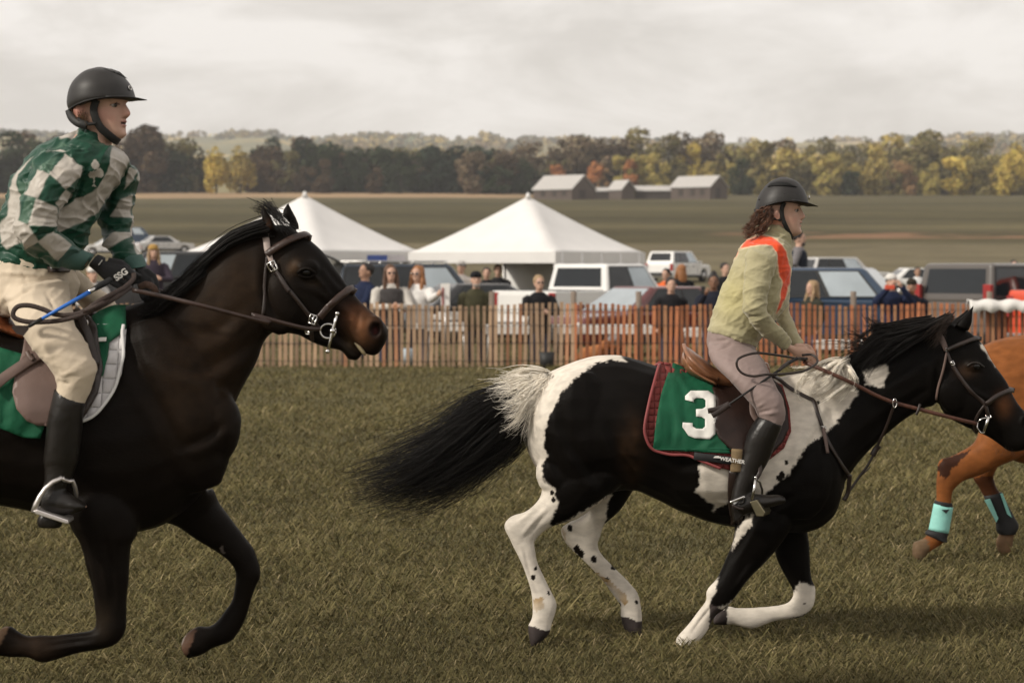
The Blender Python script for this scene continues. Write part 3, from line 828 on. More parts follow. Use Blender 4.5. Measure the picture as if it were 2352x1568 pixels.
# ---- lath snow fence
LATH = {'plain': (.36, .24, .155), 'red': (.36, .135, .062)}
def lath_mat(name, c):
    return mat(name, c, .85, .2, 3.0, attr=True, vstretch=(8, 8, .8))
WIRE = mat('fence_wire', (.10, .09, .085), .5, .1, metal=.8); POSTM = mat('grey_post', (.19, .15, .12), .9, .25, 8, vstretch=(4, 4, .5))
def fence(x0, x1, Y, key, label, posts, name='snow_fence'):
    X0, X1 = (x0 - CX) * Y / F, (x1 - CX) * Y / F
    t = thing(name, label, 'fence', ((X0 + X1) / 2, Y, 0), 'lath snow fences'); r = random.Random(int(x0 + 999)); mb = MB(); C = []
    x = X0
    while x < X1:
        y = Y + .10 * math.sin(x * .8); h = 1.20 + .02 * r.uniform(-1, 1) + .03 * math.sin(x * 1.7); wd = .064 + .009 * r.uniform(-1, 1)
        rot = Matrix.Rotation(r.uniform(-.02, .02), 3, 'Y') @ Matrix.Rotation(r.uniform(-.15, .15), 3, 'Z')
        mb.box((x, y, h / 2 - .02), (wd, .010, h), rot); k = r.uniform(.65, 1.3)
        if key == 'plain' and r.random() < .22: col = (k * 1.05, k * .78, k * .66)
        elif key == 'red' and r.random() < .25: col = (k * .95, k * 1.25, k * 1.4)
        else: col = (k, k, k)
        C += [col] * 8; x += .112 + .012 * r.uniform(-1, 1)
    me = mb.mesh('slat_panel'); set_col(me, np.array(C)); put('slat_panel', me, lath_mat('lath_' + key, LATH[key]), t, smooth=False)
    for z in (.12, .45, .78, 1.08):
        mb = MB(); xs = np.arange(X0, X1, .1); mb.tube([(q, Y + .10 * math.sin(q * .8) - .009 - .006 * (i % 2), z + .006 * math.sin(q * 5)) for i, q in enumerate(xs)], .0045, 5); mb.build('wire', WIRE, t)
    for p in posts:
        X = (p - CX) * Y / F; mb = MB(); mb.tube([(X, Y + .09 + .1 * math.sin(X * .8), -.2), (X, Y + .09 + .1 * math.sin(X * .8), 1.42)], .055, 10); mb.build('post', POSTM, t)
fence(-260, 1318, 45.4, 'plain', 'bare wood lath snow fence behind the horses, left and middle stretch', [60, 420, 790, 1130, 1318])
fence(1322, 2560, 45.4, 'red', 'red stained lath snow fence behind the sweater rider', [1468, 1700, 1960, 2277, 2520])
# ================================================================== HORSES
def T(x0, y0, s):
    """picture coordinates read from an enlarged crop"""
    def f(*pts): return [((x0 + x / s) * .9408, (y0 + y / s) * .9408) for x, y in pts]
    return f
cA, cB, cC, cD = T(0, 100, 2.94), T(0, 600, 2.94), T(0, 1100, 2.765), T(500, 400, 2.6133)
cE, cF, cG, cH, cI, cJ = T(1600, 380, 2.6133), T(1500, 780, 3.0157), T(1900, 680, 2.6133), T(800, 830, 2.94), T(1150, 1150, 2.4758), T(2150, 900, 2.8514)
def rows(c, lst):
    """(Ax,Ay,Bx,By,w,dy[,k]) rows given in crop coordinates"""
    o = []
    for r in lst:
        a, b = c((r[0], r[1]), (r[2], r[3])); o.append((*a, *b, *r[4:]))
    return o
def mapr(lst, sx, sy, tx, ty, k, wk=1.0, dym=1.0):
    return [((r[0] - sx) * k + tx, (r[1] - sy) * k + ty, (r[2] - sx) * k + tx, (r[3] - sy) * k + ty, r[4] * wk, r[5] * dym, *r[6:]) for r in lst]

HIDE = mat('horse_coat', None, .52, .16, 30, bump=.16, bscale=170, attr=True, spec=.07, vstretch=(.5, 1, 1))
EYE = mat('horse_eye', (.005, .004, .0035), .22, .05, 5, spec=.3)
HAIRB = mat('black_hair', (.0055, .0040, .0032), .5, .3, 14, spec=.22)
HAIRW = mat('white_hair', (.88, .82, .72), .6, .10, 14, spec=.2)
HAIRBR = mat('brown_hair', (.035, .02, .013), .5, .3, 14, spec=.4)
LEATHER = mat('dark_leather', (.022, .013, .010), .38, .25, 40, bump=.15, bscale=200, spec=.5)
LEATHERB = mat('brown_leather', (.085, .033, .018), .36, .3, 30, bump=.15, bscale=160, spec=.5)
LEATHERT = mat('tan_leather', (.22, .095, .045), .33, .25, 18, bump=.1, bscale=120, spec=.5)
LEATHERG = mat('worn_leather', (.125, .082, .068), .5, .2, 14, bump=.1, bscale=90, spec=.4)
STEEL = mat('steel', (.62, .60, .58), .22, .08, 20, metal=1.0)

def horse_mesh(parts, voxel, paint, name, it=4, extra=None, dents=(), folds=(), Ym=0):
    mb = MB()
    for rws, Y0, e in parts: mb.sect(rws, Y0, 5, 22, e)
    if extra: extra(mb)
    me = remesh(mb, voxel, it, .5, name)
    co = coords(me).copy()
    for c, rad, d in dents:      # hollows such as nostrils and eye sockets
        q = np.sqrt((((co - np.array(c)) / np.array(rad)) ** 2).sum(1)); k = np.clip(1 - q, 0, 1) ** .8
        co += k[:, None] * np.array(d)
    # faint muscle relief
    nz = pnoise(co, 5.5, 2.0); nz2 = pnoise(co, 13, 7.0)
    nrm = np.empty(len(co) * 3, np.float32); me.vertices.foreach_get('normal', nrm); nrm = nrm.reshape(-1, 3)
    co = co + nrm * (nz * .006 + nz2 * .0024)[:, None]
    qx, qy = proj(co)
    for pts, rad, amp in folds:      # grooves and ridges of muscle and tendon
        P_ = np.array(cr(np.array(pts), 6)); best = np.full(len(co), 1e9); tt = np.zeros(len(co)); sd_ = np.zeros(len(co))
        for i in range(len(P_) - 1):
            a, b = P_[i], P_[i + 1]; d = b - a; ln = max(1e-6, np.hypot(*d)); u = np.clip(((qx - a[0]) * d[0] + (qy - a[1]) * d[1]) / ln ** 2, 0, 1)
            ex, ey = qx - a[0] - u * d[0], qy - a[1] - u * d[1]; ds = np.hypot(ex, ey); k = ds < best
            best[k] = ds[k]; tt[k] = (i + u[k]) / (len(P_) - 1); sd_[k] = (d[0] * ey[k] - d[1] * ex[k]) / ln
        f = amp * (np.exp(-(best / rad) ** 2) - .6 * np.exp(-((sd_ - rad * 1.7) / rad) ** 2) * (best < rad * 4)) * np.sin(np.pi * np.clip(tt, .02, .98)) ** .6
        co = co + nrm * (f * (co[:, 1] < Ym + .02))[:, None]
    me.vertices.foreach_set('co', co.astype(np.float32).ravel()); me.update()
    px, py = proj(co)
    e1 = pnoise(co, 34, 1.0); e2 = pnoise(co, 80, 5.0); e3 = pnoise(co, 9, 11.0)
    set_col(me, paint(co, px, py, e1, e2, e3)); return me

# ------------------------------------------------------------ black and white paint horse
YR = 12.05
R_trunk = [(1224, 885, 1214, 960, .08, 0), (1245, 864, 1213, 1040, .20, 0), (1300, 838, 1262, 1108, .27, 0, .05), (1360, 817, 1350, 1140, .285, 0, .06), (1430, 816, 1440, 1125, .285, 0, .06),
           (1500, 836, 1500, 1143, .28, 0, .06), (1570, 860, 1570, 1175, .285, 0, .05), (1640, 872, 1640, 1198, .285, 0, .08), (1710, 872, 1715, 1212, .27, 0, .14), (1780, 866, 1790, 1224, .245, 0, .24),
           (1840, 858, 1860, 1219, .225, 0, .24), (1890, 880, 1912, 1185, .185, 0, .12), (1925, 950, 1940, 1120, .10, 0)]
R_neck = [(1800, 872, 1900, 1180, .19, 0, .25), (1860, 850, 1960, 1078, .14, 0, .3), (1945, 815, 2012, 1018, .105, 0, .35), (2035, 778, 2068, 968, .088, 0, .3), (2110, 752, 2125, 938, .08, 0, .2), (2165, 738, 2165, 925, .078, 0)]
R_head = [(2168, 742, 2148, 915, .06, 0), (2205, 745, 2170, 956, .078, 0), (2252, 784, 2210, 976, .085, 0), (2280, 828, 2243, 990, .078, 0), (2310, 874, 2272, 1005, .058, 0), (2335, 922, 2298, 1022, .05, 0),
          (2358, 948, 2318, 1035, .053, 0), (2378, 972, 2345, 1034, .052, 0), (2388, 995, 2372, 1024, .035, 0)]
R_nh = rows(cI, [(560, -220, 860, -220, .05, -.08), (455, 20, 950, 20, .13, -.115), (420, 145, 690, 260, .085, -.13), (332, 230, 510, 325, .062, -.13), (235, 275, 430, 375, .05, -.13), (198, 335, 387, 425, .042, -.13), (238, 425, 388, 470, .038, -.13),
    (285, 515, 397, 540, .032, -.13), (326, 600, 432, 620, .03, -.13), (362, 720, 480, 712, .031, -.13), (372, 800, 517, 785, .038, -.13), (372, 865, 518, 830, .038, -.13), (358, 905, 492, 920, .035, -.13),
    (343, 935, 478, 972, .045, -.13), (348, 1010, 436, 1020, .05, -.13), (360, 1062, 395, 1060, .03, -.13)])
R_fh = rows(cI, [(660, 120, 1030, 30, .12, .12), (690, 240, 910, 225, .08, .13), (585, 312, 812, 320, .06, .13), (542, 352, 783, 400, .045, .13), (570, 422, 767, 442, .04, .13), (640, 500, 790, 500, .033, .13),
    (732, 590, 880, 592, .03, .13), (820, 692, 968, 690, .031, .13), (892, 795, 1006, 742, .037, .13), (903, 842, 1026, 820, .037, .13), (905, 885, 1036, 912, .042, .13), (925, 950, 1030, 965, .047, .13), (985, 1018, 1022, 1022, .025, .13)])
R_nf = rows(cI, [(1700, 60, 1900, 60, .03, -.10), (1610, 240, 1960, 240, .10, -.115), (1590, 380, 1900, 400, .085, -.13), (1548, 510, 1765, 560, .06, -.13), (1492, 640, 1655, 680, .045, -.13), (1430, 722, 1592, 762, .042, -.13), (1424, 782, 1546, 815, .038, -.13),
    (1370, 852, 1472, 872, .028, -.13), (1310, 932, 1424, 962, .028, -.13), (1246, 1000, 1392, 1004, .037, -.13), (1236, 1030, 1368, 1036, .036, -.13), (1252, 1070, 1350, 1075, .05, -.13), (1270, 1100, 1330, 1105, .05, -.13)])
R_ff = rows(cI, [(1840, 130, 1980, 130, .03, .08), (1810, 300, 2020, 280, .09, .11), (1834, 440, 2036, 400, .075, .13), (1852, 530, 2046, 520, .058, .13), (1910, 650, 2060, 640, .045, .13), (1945, 725, 2084, 712, .042, .13), (1935, 770, 2070, 815, .04, .13), (1895, 798, 1995, 880, .034, .13),
    (1800, 815, 1835, 905, .028, .13), (1690, 825, 1755, 930, .029, .13), (1600, 826, 1690, 945, .036, .13), (1555, 812, 1585, 925, .036, .13), (1500, 835, 1530, 928, .045, .13), (1466, 885, 1465, 926, .035, .13)])

WHITE = np.array((.62, .565, .49)); BLACK = np.array((.0036, .0027, .0021)); BROWNISH = np.array((.035, .021, .013))
R_white = [cH((2110, 118), (2150, 160), (2050, 140), (1930, 165), (1810, 250), (1740, 310), (1690, 370), (1640, 440), (1600, 530), (1570, 610), (1550, 690), (1560, 770), (1580, 840), (1540, 890), (1530, 930), (1545, 990), (1570, 1030), (1350, 1030), (1350, 600), (1480, 150), (1800, 20), (2110, 20)),
    cH((1560, 1015), (1600, 1050), (1640, 1060), (1620, 1100), (1650, 1170), (1625, 1250), (1600, 1310)) + cI((490, 325), (560, 520), (560, 1100), (150, 1100), (150, 250), (390, 60)),
    cI((850, 135), (825, 210), (808, 320), (790, 420), (920, 560), (1060, 780), (1060, 1050), (880, 1050), (860, 820), (600, 500), (520, 400), (520, 325), (560, 310), (640, 265), (720, 220)),
    cF((1720, 200), (1760, 500), (1800, 520), (1765, 590), (1690, 680), (1640, 760), (1560, 830), (1430, 920), (1380, 980), (1350, 1050), (1290, 1130), (1200, 1200), (1110, 1290), (1000, 1290), (1000, 200)),
    cF((1840, 380), (1990, 330), (2020, 355), (2000, 420), (1985, 500), (1930, 490), (1840, 480)),
    cF((640, 1060), (700, 1040), (860, 1090), (960, 1100), (950, 1300), (850, 1340), (760, 1390), (730, 1415), (740, 1370), (600, 1270), (630, 1200), (620, 1100)),
    cI((1708, 250), (1692, 330), (1610, 430), (1570, 485), (1595, 400), (1620, 335), (1680, 270)),
    cI((1495, 635), (1478, 720), (1445, 790), (1470, 832), (1550, 800), (1490, 900), (1400, 1110), (1220, 1110), (1220, 1000), (1410, 780), (1420, 700)),
    cI((1930, 725), (1965, 720), (1975, 680), (2000, 668), (2065, 692), (2110, 690), (2110, 830), (1700, 970), (1545, 950), (1545, 860), (1560, 790), (1900, 760)),
    cG((1290, 425), (1320, 470), (1365, 530), (1395, 570), (1380, 480), (1310, 400))]
R_spots = [(*cI((x, y))[0], r * .38) for x, y, r in [(390, 585, 10), (375, 638, 14), (490, 130, 12), (500, 172, 13), (597, 345, 17), (640, 470, 20), (665, 500, 20), (742, 530, 17), (862, 580, 15), (822, 655, 13), (1000, 790, 10), (895, 805, 11), (358, 210, 6), (468, 735, 8), (930, 800, 7), (2015, 800, 6)]] + \
          [(*cF((x, y))[0], r * .312) for x, y, r in [(1265, 1050, 15), (1232, 1140, 22), (1215, 1165, 22), (1500, 610, 10)]]
R_stain = [cI((650, 540), (760, 610), (870, 690), (940, 740), (955, 790), (930, 815), (885, 765), (830, 690), (720, 590)), cI((375, 770), (430, 760), (445, 830), (400, 850), (372, 830)), cI((545, 345), (560, 330), (575, 420), (560, 425))]
R_hoof = [cI((335, 925), (400, 945), (430, 960), (480, 960), (480, 1100), (320, 1100)), cI((895, 872), (975, 890), (1000, 912), (1045, 900), (1045, 1050), (880, 1050)), cI((1440, 800), (1500, 825), (1548, 850), (1545, 940), (1440, 940)), cI((1230, 1062), (1400, 1075), (1400, 1130), (1230, 1130))]
def R_paint(co, px, py, e1, e2, e3):
    n = len(co); c = np.tile(BLACK, (n, 1))
    k = np.exp(-(((px - 1452) / 26) ** 2 + ((py - 1030) / 70) ** 2)); c += k[:, None] * np.array((.022, .011, .005)) * (1 + 1.2 * e3[:, None] + .6 * e1[:, None])
    hx, hy = cG((1440, 800))[0]; k = np.exp(-(((px - hx) / 17) ** 2 + ((py - hy) / 24) ** 2)); c += k[:, None] * np.array((.11, .045, .018))
    hx, hy = cG((1200, 590))[0]; k = np.exp(-(((px - hx) / 22) ** 2 + ((py - hy) / 14) ** 2)); c += k[:, None] * np.array((.03, .016, .009))
    X = px + e1 * 5 + e2 * 3.5; Y = py + e1[::-1] * 3 + e2 * 3.5
    kw = cover(X, Y, R_white, 1.5)[:, None]; w_ = kw[:, 0] > .5
    c = c * (1 - kw) + WHITE * (1 + .06 * e3[:, None]) * kw
    for x, y, r in R_spots:
        q = np.hypot(px + e2 * 1.5 - x, (py + e2 * 1.5 - y) * .8) < r; c[q] = BLACK * 2.5
    st = np.zeros(n, bool)
    for p in R_stain: st |= inpoly(px + e1 * 6, py + e2 * 6, p)
    kk = np.clip(.55 + e3[st], .1, .9)[:, None]; c[st] = c[st] * (1 - kk) + np.array((.36, .24, .11)) * kk
    for p in R_hoof:
        q = inpoly(px + e2, py + e2, p); c[q] = np.array((.045, .036, .034)) * (1 + e3[q][:, None])
    m_ = (w_ & (py > 1200)); c[m_] *= (1 - .10 * np.clip(e3[m_] + .2, 0, 1))[:, None]
    pts = cI((1235, 1040)); low = (py > pts[0][1] + 3) & (px > 1540) & (px < 1620); c[low] = np.array((.16, .135, .10))
    return np.clip(c, .0015, 1)
def ear(mb, base, tip, Y, wd=.026, ofs=0.0):
    b0, b1 = base
    mb.sect([(b0[0], b0[1], b1[0], b1[1], wd, ofs), ((b0[0] * .62 + tip[0] * .38) - 3, b0[1] * .62 + tip[1] * .38, (b1[0] * .66 + tip[0] * .34) + 5, b1[1] * .66 + tip[1] * .34, wd * .95, ofs),
             ((b0[0] * .3 + tip[0] * .7) - 1, b0[1] * .3 + tip[1] * .7, (b1[0] * .3 + tip[0] * .7) + 2, b1[1] * .3 + tip[1] * .7, wd * .55, ofs), (tip[0] - 1, tip[1], tip[0] + 1, tip[1], .006, ofs)], Y, 4, 14)
def R_extra(mb):
    ear(mb, (cG((1120, 300))[0], cG((1215, 340))[0]), cG((1248, 165))[0], YR, .03, -.055)
    ear(mb, (cG((1090, 290))[0], cG((1180, 310))[0]), cG((1215, 190))[0], YR, .03, .06)
    p = W(*cG((1240, 555))[0], YR - .075); mb.ell(p, (.045, .026, .03))          # brow over the eye
    p = W(*cG((1120, 720))[0], YR - .045); mb.ell(p, (.10, .045, .11))           # cheek
    p = W(2356, 968, YR - .035); mb.ell(p, (.042, .028, .045))                     # nostril flare
    p = W(1835, 1085, YR - .16); mb.ell(p, (.17, .09, .24))                        # shoulder
    p = W(1330, 985, YR - .17); mb.ell(p, (.20, .12, .30))                         # haunch
    p = W(1300, 1085, YR - .16); mb.ell(p, (.15, .08, .13))
    p = W(1650, 1055, YR - .03); mb.ell(p, (.42, .285, .27))
eyeR = W(*cG((1262, 560))[0], YR - .10); nosR = W(2362, 970, YR - .06)
def fl(p, Y0): return (p[0], 2 * Y0 - p[1], p[2])
meR = horse_mesh([(R_trunk, YR, 2.0), (R_neck, YR, 2.0), (R_head, YR, 2.2), (R_nh, YR, 2.2), (R_fh, YR, 2.2), (R_nf, YR, 2.2), (R_ff, YR, 2.2)], .0072, R_paint, 'body', 7, R_extra,
                 [(nosR, (.03, .05, .038), (0, .03, 0)), (fl(nosR, YR), (.03, .05, .038), (0, -.03, 0))],
                 [(cH((1660, 500), (1760, 760), (1900, 960), (2020, 1080)), 13, -.012), (cH((2010, 560), (2090, 800), (2180, 960), (2250, 1060)), 12, -.012), (cH((1560, 700), (1640, 900), (1700, 1060)), 9, -.008),
                  (cI((250, 300), (340, 225), (440, 130)), 6, -.009), (cI((300, 395), (380, 300), (470, 210)), 6, .006), (cI((320, 470), (350, 600), (410, 760)), 3.5, -.006), (cI((620, 460), (740, 620), (880, 770)), 3.5, -.005),
                  (cI((1560, 560), (1640, 420), (1700, 300)), 8, -.008), (cI((1470, 800), (1400, 880), (1330, 980)), 3.5, -.006), (cI((1560, 870), (1720, 870), (1880, 830)), 4, -.005), (cI((1700, 560), (1600, 700)), 6, .006),
                  (cF((1700, 560), (1560, 760), (1420, 1000), (1300, 1220)), 14, -.011), (cF((1060, 1420), (1200, 1360), (1330, 1290)), 9, -.009), (cG((470, 1080), (640, 940), (820, 800), (960, 700)), 12, -.010), (cG((560, 700), (760, 600), (960, 470)), 12, -.008),
                  (cG((1030, 500), (1010, 650), (1020, 800), (1100, 890)), 8, -.009), (cG((1190, 690), (1290, 740), (1400, 800)), 6, .006), (cF((640, 1330), (900, 1440), (1200, 1500)), 14, -.008)], YR)
bvR = bvh_of(meR)
def base_of(px, Y): return (W(px, 0, Y).x, Y, 0)
horseR = thing('horse', 'galloping black and white paint horse with a big black tail, carrying the number 3 cloth', 'horse', base_of(1600, YR))
put('body', meR, HIDE, horseR)
def eyes(parent, p, Y0, r):
    for q in (p, fl(p, Y0)):
        mb = MB(); mb.ell(q, (r, r * .55, r * .72)); mb.build('eye', EYE, parent)
l_, n_ = hit(bvR, *cG((1262, 560))[0], YR); eyes(horseR, l_ + Vector((0, .008, 0)), YR, .021)
# eyelids read as a soft ridge
mb = MB()
strap(mb, cG((1205, 560), (1235, 538), (1275, 540), (1312, 565)), .008, bvR, YR, -.002, .008, 4); mb.build('eyelid', mat('lid', (.016, .011, .008), .5, .1), horseR)

def P3(pts, Y): return [W(p[0], p[1], p[2] if len(p) > 2 else Y) for p in pts]
def dpt(c, lst):
    """crop points with a depth each"""
    return [(*c((x, y))[0], d) for x, y, d in lst]
# tail
t_up = dpt(cH, [(1530, 265, YR), (1400, 330, YR), (1200, 400, YR), (1020, 480, YR), (860, 640, YR), (640, 760, YR), (420, 860, YR), (190, 990, YR - .04)])
t_m1 = dpt(cH, [(1520, 290, YR - .02), (1330, 420, YR - .08), (1150, 520, YR - .12), (960, 680, YR - .12), (760, 820, YR - .10), (500, 950, YR - .08), (180, 1060, YR - .06)])
t_m2 = dpt(cH, [(1530, 300, YR + .02), (1380, 520, YR + .08), (1180, 690, YR + .10), (950, 840, YR + .1), (700, 960, YR + .08), (420, 1060, YR + .06), (210, 1100, YR)])
t_lo = dpt(cH, [(1530, 310, YR), (1420, 520, YR), (1300, 700, YR), (1100, 850, YR), (900, 990, YR), (680, 1090, YR), (400, 1160, YR)])
t_lo2 = dpt(cH, [(1530, 330, YR), (1420, 600, YR), (1360, 720, YR), (1220, 830, YR), (1040, 940, YR), (900, 1030, YR), (700, 1130, YR), (480, 1180, YR)])
V, Q = strands([P3(t_up, YR), P3(t_m1, YR), P3(t_m2, YR), P3(t_lo, YR), P3(t_lo2, YR)], 1900, .0027, .060, 12, .035, seed=4, flat=1.6, tipvar=.4)
V2, Q2 = locks([P3(t_up, YR), P3(t_m1, YR), P3(t_lo, YR), P3(t_lo2, YR)], 46, 12, .0020, .075, .010, .020, 1.0, 14, .25, seed=9, flat=1.5)
Va = np.concatenate([V, V2]); Qa = np.concatenate([Q, Q2 + len(V)])
tail = put('tail', mesh_np('tail', Va, quads=Qa), HAIRB, horseR)
wa = dpt(cH, [(1570, 240, YR - .06), (1430, 225, YR - .09), (1320, 250, YR - .08), (1240, 275, YR - .06), (1120, 270, YR - .04)])
wb = dpt(cH, [(1570, 260, YR - .07), (1420, 290, YR - .13), (1300, 340, YR - .15), (1180, 400, YR - .16)])
wc = dpt(cH, [(1570, 270, YR - .08), (1470, 340, YR - .15), (1390, 430, YR - .18), (1300, 480, YR - .2), (1190, 460, YR - .2)])
wd_ = dpt(cH, [(1570, 280, YR - .09), (1500, 380, YR - .15), (1430, 480, YR - .18), (1390, 580, YR - .2), (1310, 640, YR - .2)])
we = dpt(cH, [(1570, 290, YR - .09), (1510, 400, YR - .15), (1450, 520, YR - .17), (1420, 620, YR - .18), (1390, 750, YR - .18)])
V, Q = strands([P3(wa, YR), P3(wb, YR), P3(wc, YR), P3(wd_, YR), P3(we, YR)], 420, .0030, .024, 10, .014, seed=5, tipvar=.7)
Vw, Qw = locks([P3(wa, YR), P3(wb, YR), P3(wc, YR), P3(wd_, YR), P3(we, YR)], 20, 8, .0026, .026, .006, .010, .8, 12, .6, seed=55); Q = np.concatenate([Q, Qw + len(V)]); V = np.concatenate([V, Vw])
put('white_tail_hair', mesh_np('white_tail_hair', V, quads=Q), HAIRW, tail)
# mane: dark locks blown back over the crest, white mane over the withers
def lock(c, lst): return P3(dpt(c, lst), YR)
n_ = YR - .10
g1 = [lock(cG, [(1090, 250, YR - .02), (1000, 300, n_), (880, 340, n_), (760, 380, n_), (650, 440, n_), (560, 520, n_), (520, 620, n_)]),
      lock(cG, [(1060, 280, YR), (960, 330, n_ + .02), (840, 400, n_), (720, 450, n_ - .02), (620, 510, n_ - .02), (570, 590, n_ - .02), (530, 670, n_ - .01)]),
      lock(cG, [(1040, 290, YR), (900, 310, YR - .04), (760, 330, YR - .04), (640, 350, YR - .05), (560, 440, n_), (480, 500, n_), (470, 640, n_ - .02)]),
      lock(cG, [(1000, 280, YR), (880, 300, YR), (740, 340, YR), (620, 400, YR - .03), (540, 480, YR - .06), (450, 520, n_ + .02), (430, 560, n_)])]
V, Q = locks(g1, 60, 13, .0030, .030, .006, .012, 1.2, 14, .35, seed=6)
g2 = [lock(cG, [(760, 350, YR), (680, 330, YR), (640, 300, YR), (690, 285, YR), (735, 330, YR)]), lock(cG, [(700, 380, YR), (620, 350, YR), (590, 310, YR), (540, 330, YR)])]
Vb, Qb = strands(g2, 90, .003, .014, 10, .015, seed=8)
g3 = [lock(cG, [(620, 450, YR), (540, 430, YR), (440, 405, YR), (370, 415, YR - .02)]), lock(cG, [(600, 430, YR), (500, 370, YR), (410, 320, YR - .02)]), lock(cG, [(640, 420, YR), (560, 460, YR), (450, 480, YR), (370, 510, YR)]), lock(cG, [(640, 330, YR), (590, 270, YR), (575, 230, YR), (600, 190, YR)])]
Vc = []; Qc = []; off = len(V) + len(Vb)
for i, g in enumerate(g3):
    v, q = strands([g, g], 26, .0022, .03, 10, .02, seed=30 + i); Vc.append(v); Qc.append(q + off); off += len(v)
g4 = [lock(cG, [(1090, 235, YR - .03), (1050, 300, n_), (1030, 370, n_ - .02), (985, 430, n_ - .02)]), lock(cG, [(1100, 240, YR), (1060, 270, YR - .05), (1000, 300, n_), (920, 400, n_ - .02)])]
V4, Q4 = strands(g4, 120, .0026, .02, 9, .015, seed=12)
put('mane', mesh_np('mane', np.concatenate([V, Vb] + Vc), quads=np.concatenate([Q, Qb + len(V)] + Qc)), HAIRB, horseR)
put('forelock', mesh_np('forelock', V4, quads=Q4), HAIRBR, horseR)
m0 = YR - .12
g5 = [lock(cG, [(420, 525, YR - .05), (350, 530, m0), (250, 580, m0 - .03), (150, 600, m0 - .05), (60, 600, m0 - .05)]),
      lock(cG, [(430, 530, YR - .05), (380, 560, m0), (330, 640, m0 - .04), (260, 720, m0 - .06), (200, 740, m0 - .07)]),
      lock(cG, [(440, 540, YR - .05), (440, 600, m0), (430, 680, m0 - .04), (330, 740, m0 - .06), (220, 770, m0 - .08)]),
      lock(cG, [(400, 530, YR - .05), (450, 580, m0), (480, 640, m0 - .03), (460, 700, m0 - .04), (480, 720, m0 - .04)]),
      lock(cG, [(300, 540, YR - .05), (200, 590, m0), (140, 660, m0 - .04), (120, 730, m0 - .07), (190, 780, m0 - .08)])]
V, Q = locks(g5, 44, 11, .0036, .020, .005, .010, 1.0, 12, .3, seed=14)
put('white_mane', mesh_np('white_mane', V, quads=Q), HAIRW, horseR)
# whiskers of the chin
V, Q = strands([lock(cG, [(1390, 1065, YR - .02), (1380, 1100, YR - .03), (1370, 1120, YR - .03)]), lock(cG, [(1500, 1085, YR - .02), (1510, 1115, YR - .02), (1500, 1140, YR - .02)])], 40, .0012, .012, 5, .004, seed=15)
put('whiskers', mesh_np('whiskers', V, quads=Q), HAIRBR, horseR)

# ------------------------------------------------------------ dark bay horse in front, left
YL = 9.2
L_trunk = [(-500, 830, -505, 950, .10, 0), (-470, 770, -480, 1060, .24, 0), (-380, 725, -380, 1130, .30, 0), (-250, 725, -260, 1135, .30, 0), (-120, 745, -120, 1145, .30, 0), (0, 755, 0, 1161, .30, 0), (110, 745, 100, 1182, .285, 0, .08),
           (220, 720, 210, 1212, .265, 0, .16), (300, 700, 300, 1225, .25, 0, .22), (370, 700, 385, 1200, .225, 0, .2), (430, 760, 470, 1130, .18, 0, .1), (480, 860, 524, 1050, .10, 0)]
L_neck = [(280, 705, 500, 1060, .20, 0, .25), (350, 682, 530, 950, .155, 0, .28), (420, 642, 582, 845, .12, 0, .3), (500, 562, 604, 790, .098, 0, .3), (560, 530, 622, 766, .085, 0, .2), (600, 518, 640, 760, .078, 0)]
L_head = [(598, 520, 612, 735, .06, 0), (650, 514, 640, 758, .078, 0), (694, 537, 660, 764, .095, 0), (735, 570, 690, 768, .092, 0), (770, 612, 715, 772, .078, 0), (800, 655, 740, 774, .062, 0), (830, 693, 770, 776, .055, 0),
          (858, 719, 800, 786, .058, 0), (880, 738, 830, 806, .058, 0), (891, 756, 850, 818, .05, 0), (890, 780, 868, 816, .03, 0)]
L_jaw = [(700, 740, 690, 768, .05, 0), (735, 755, 722, 786, .045, 0), (770, 765, 755, 798, .045, 0), (795, 785, 785, 806, .045, 0), (815, 800, 800, 826, .045, 0), (832, 812, 822, 829, .03, 0)]
L_nf = rows(cC, [(560, 60, 860, 60, .03, -.10), (450, 300, 930, 330, .12, -.12), (475, 500, 925, 560, .105, -.14), (545, 630, 890, 620, .085, -.15), (580, 800, 873, 790, .068, -.15), (618, 950, 861, 940, .056, -.15), (645, 1110, 857, 1110, .05, -.15), (640, 1200, 850, 1215, .05, -.15), (585, 1222, 770, 1312, .045, -.15),
    (500, 1228, 545, 1365, .036, -.15), (390, 1242, 410, 1400, .036, -.15), (260, 1240, 290, 1428, .042, -.15), (185, 1245, 190, 1390, .042, -.15), (120, 1215, 60, 1390, .042, -.15), (80, 1180, -60, 1370, .055, -.15), (20, 1180, -90, 1330, .05, -.15)])
L_ff = rows(cC, [(960, 400, 1440, 250, .13, .12), (1120, 480, 1480, 360, .09, .15), (1200, 512, 1560, 470, .07, .15), (1330, 602, 1650, 590, .06, .15), (1450, 672, 1712, 665, .054, .15), (1545, 740, 1752, 770, .05, .15), (1590, 810, 1756, 850, .047, .15), (1588, 900, 1728, 905, .042, .15),
    (1565, 1000, 1692, 1005, .037, .15), (1520, 1075, 1665, 1100, .037, .15), (1460, 1150, 1622, 1205, .042, .15), (1400, 1180, 1560, 1285, .044, .15), (1335, 1175, 1440, 1330, .042, .15), (1262, 1222, 1370, 1372, .055, .15), (1215, 1290, 1270, 1402, .055, .15)])
kL = 1.34
def mL(l): return mapr(l, 1222, 880, -500, 790, kL, 1.12, 1.15)
L_nh, L_fh = mL(R_nh), mL(R_fh)
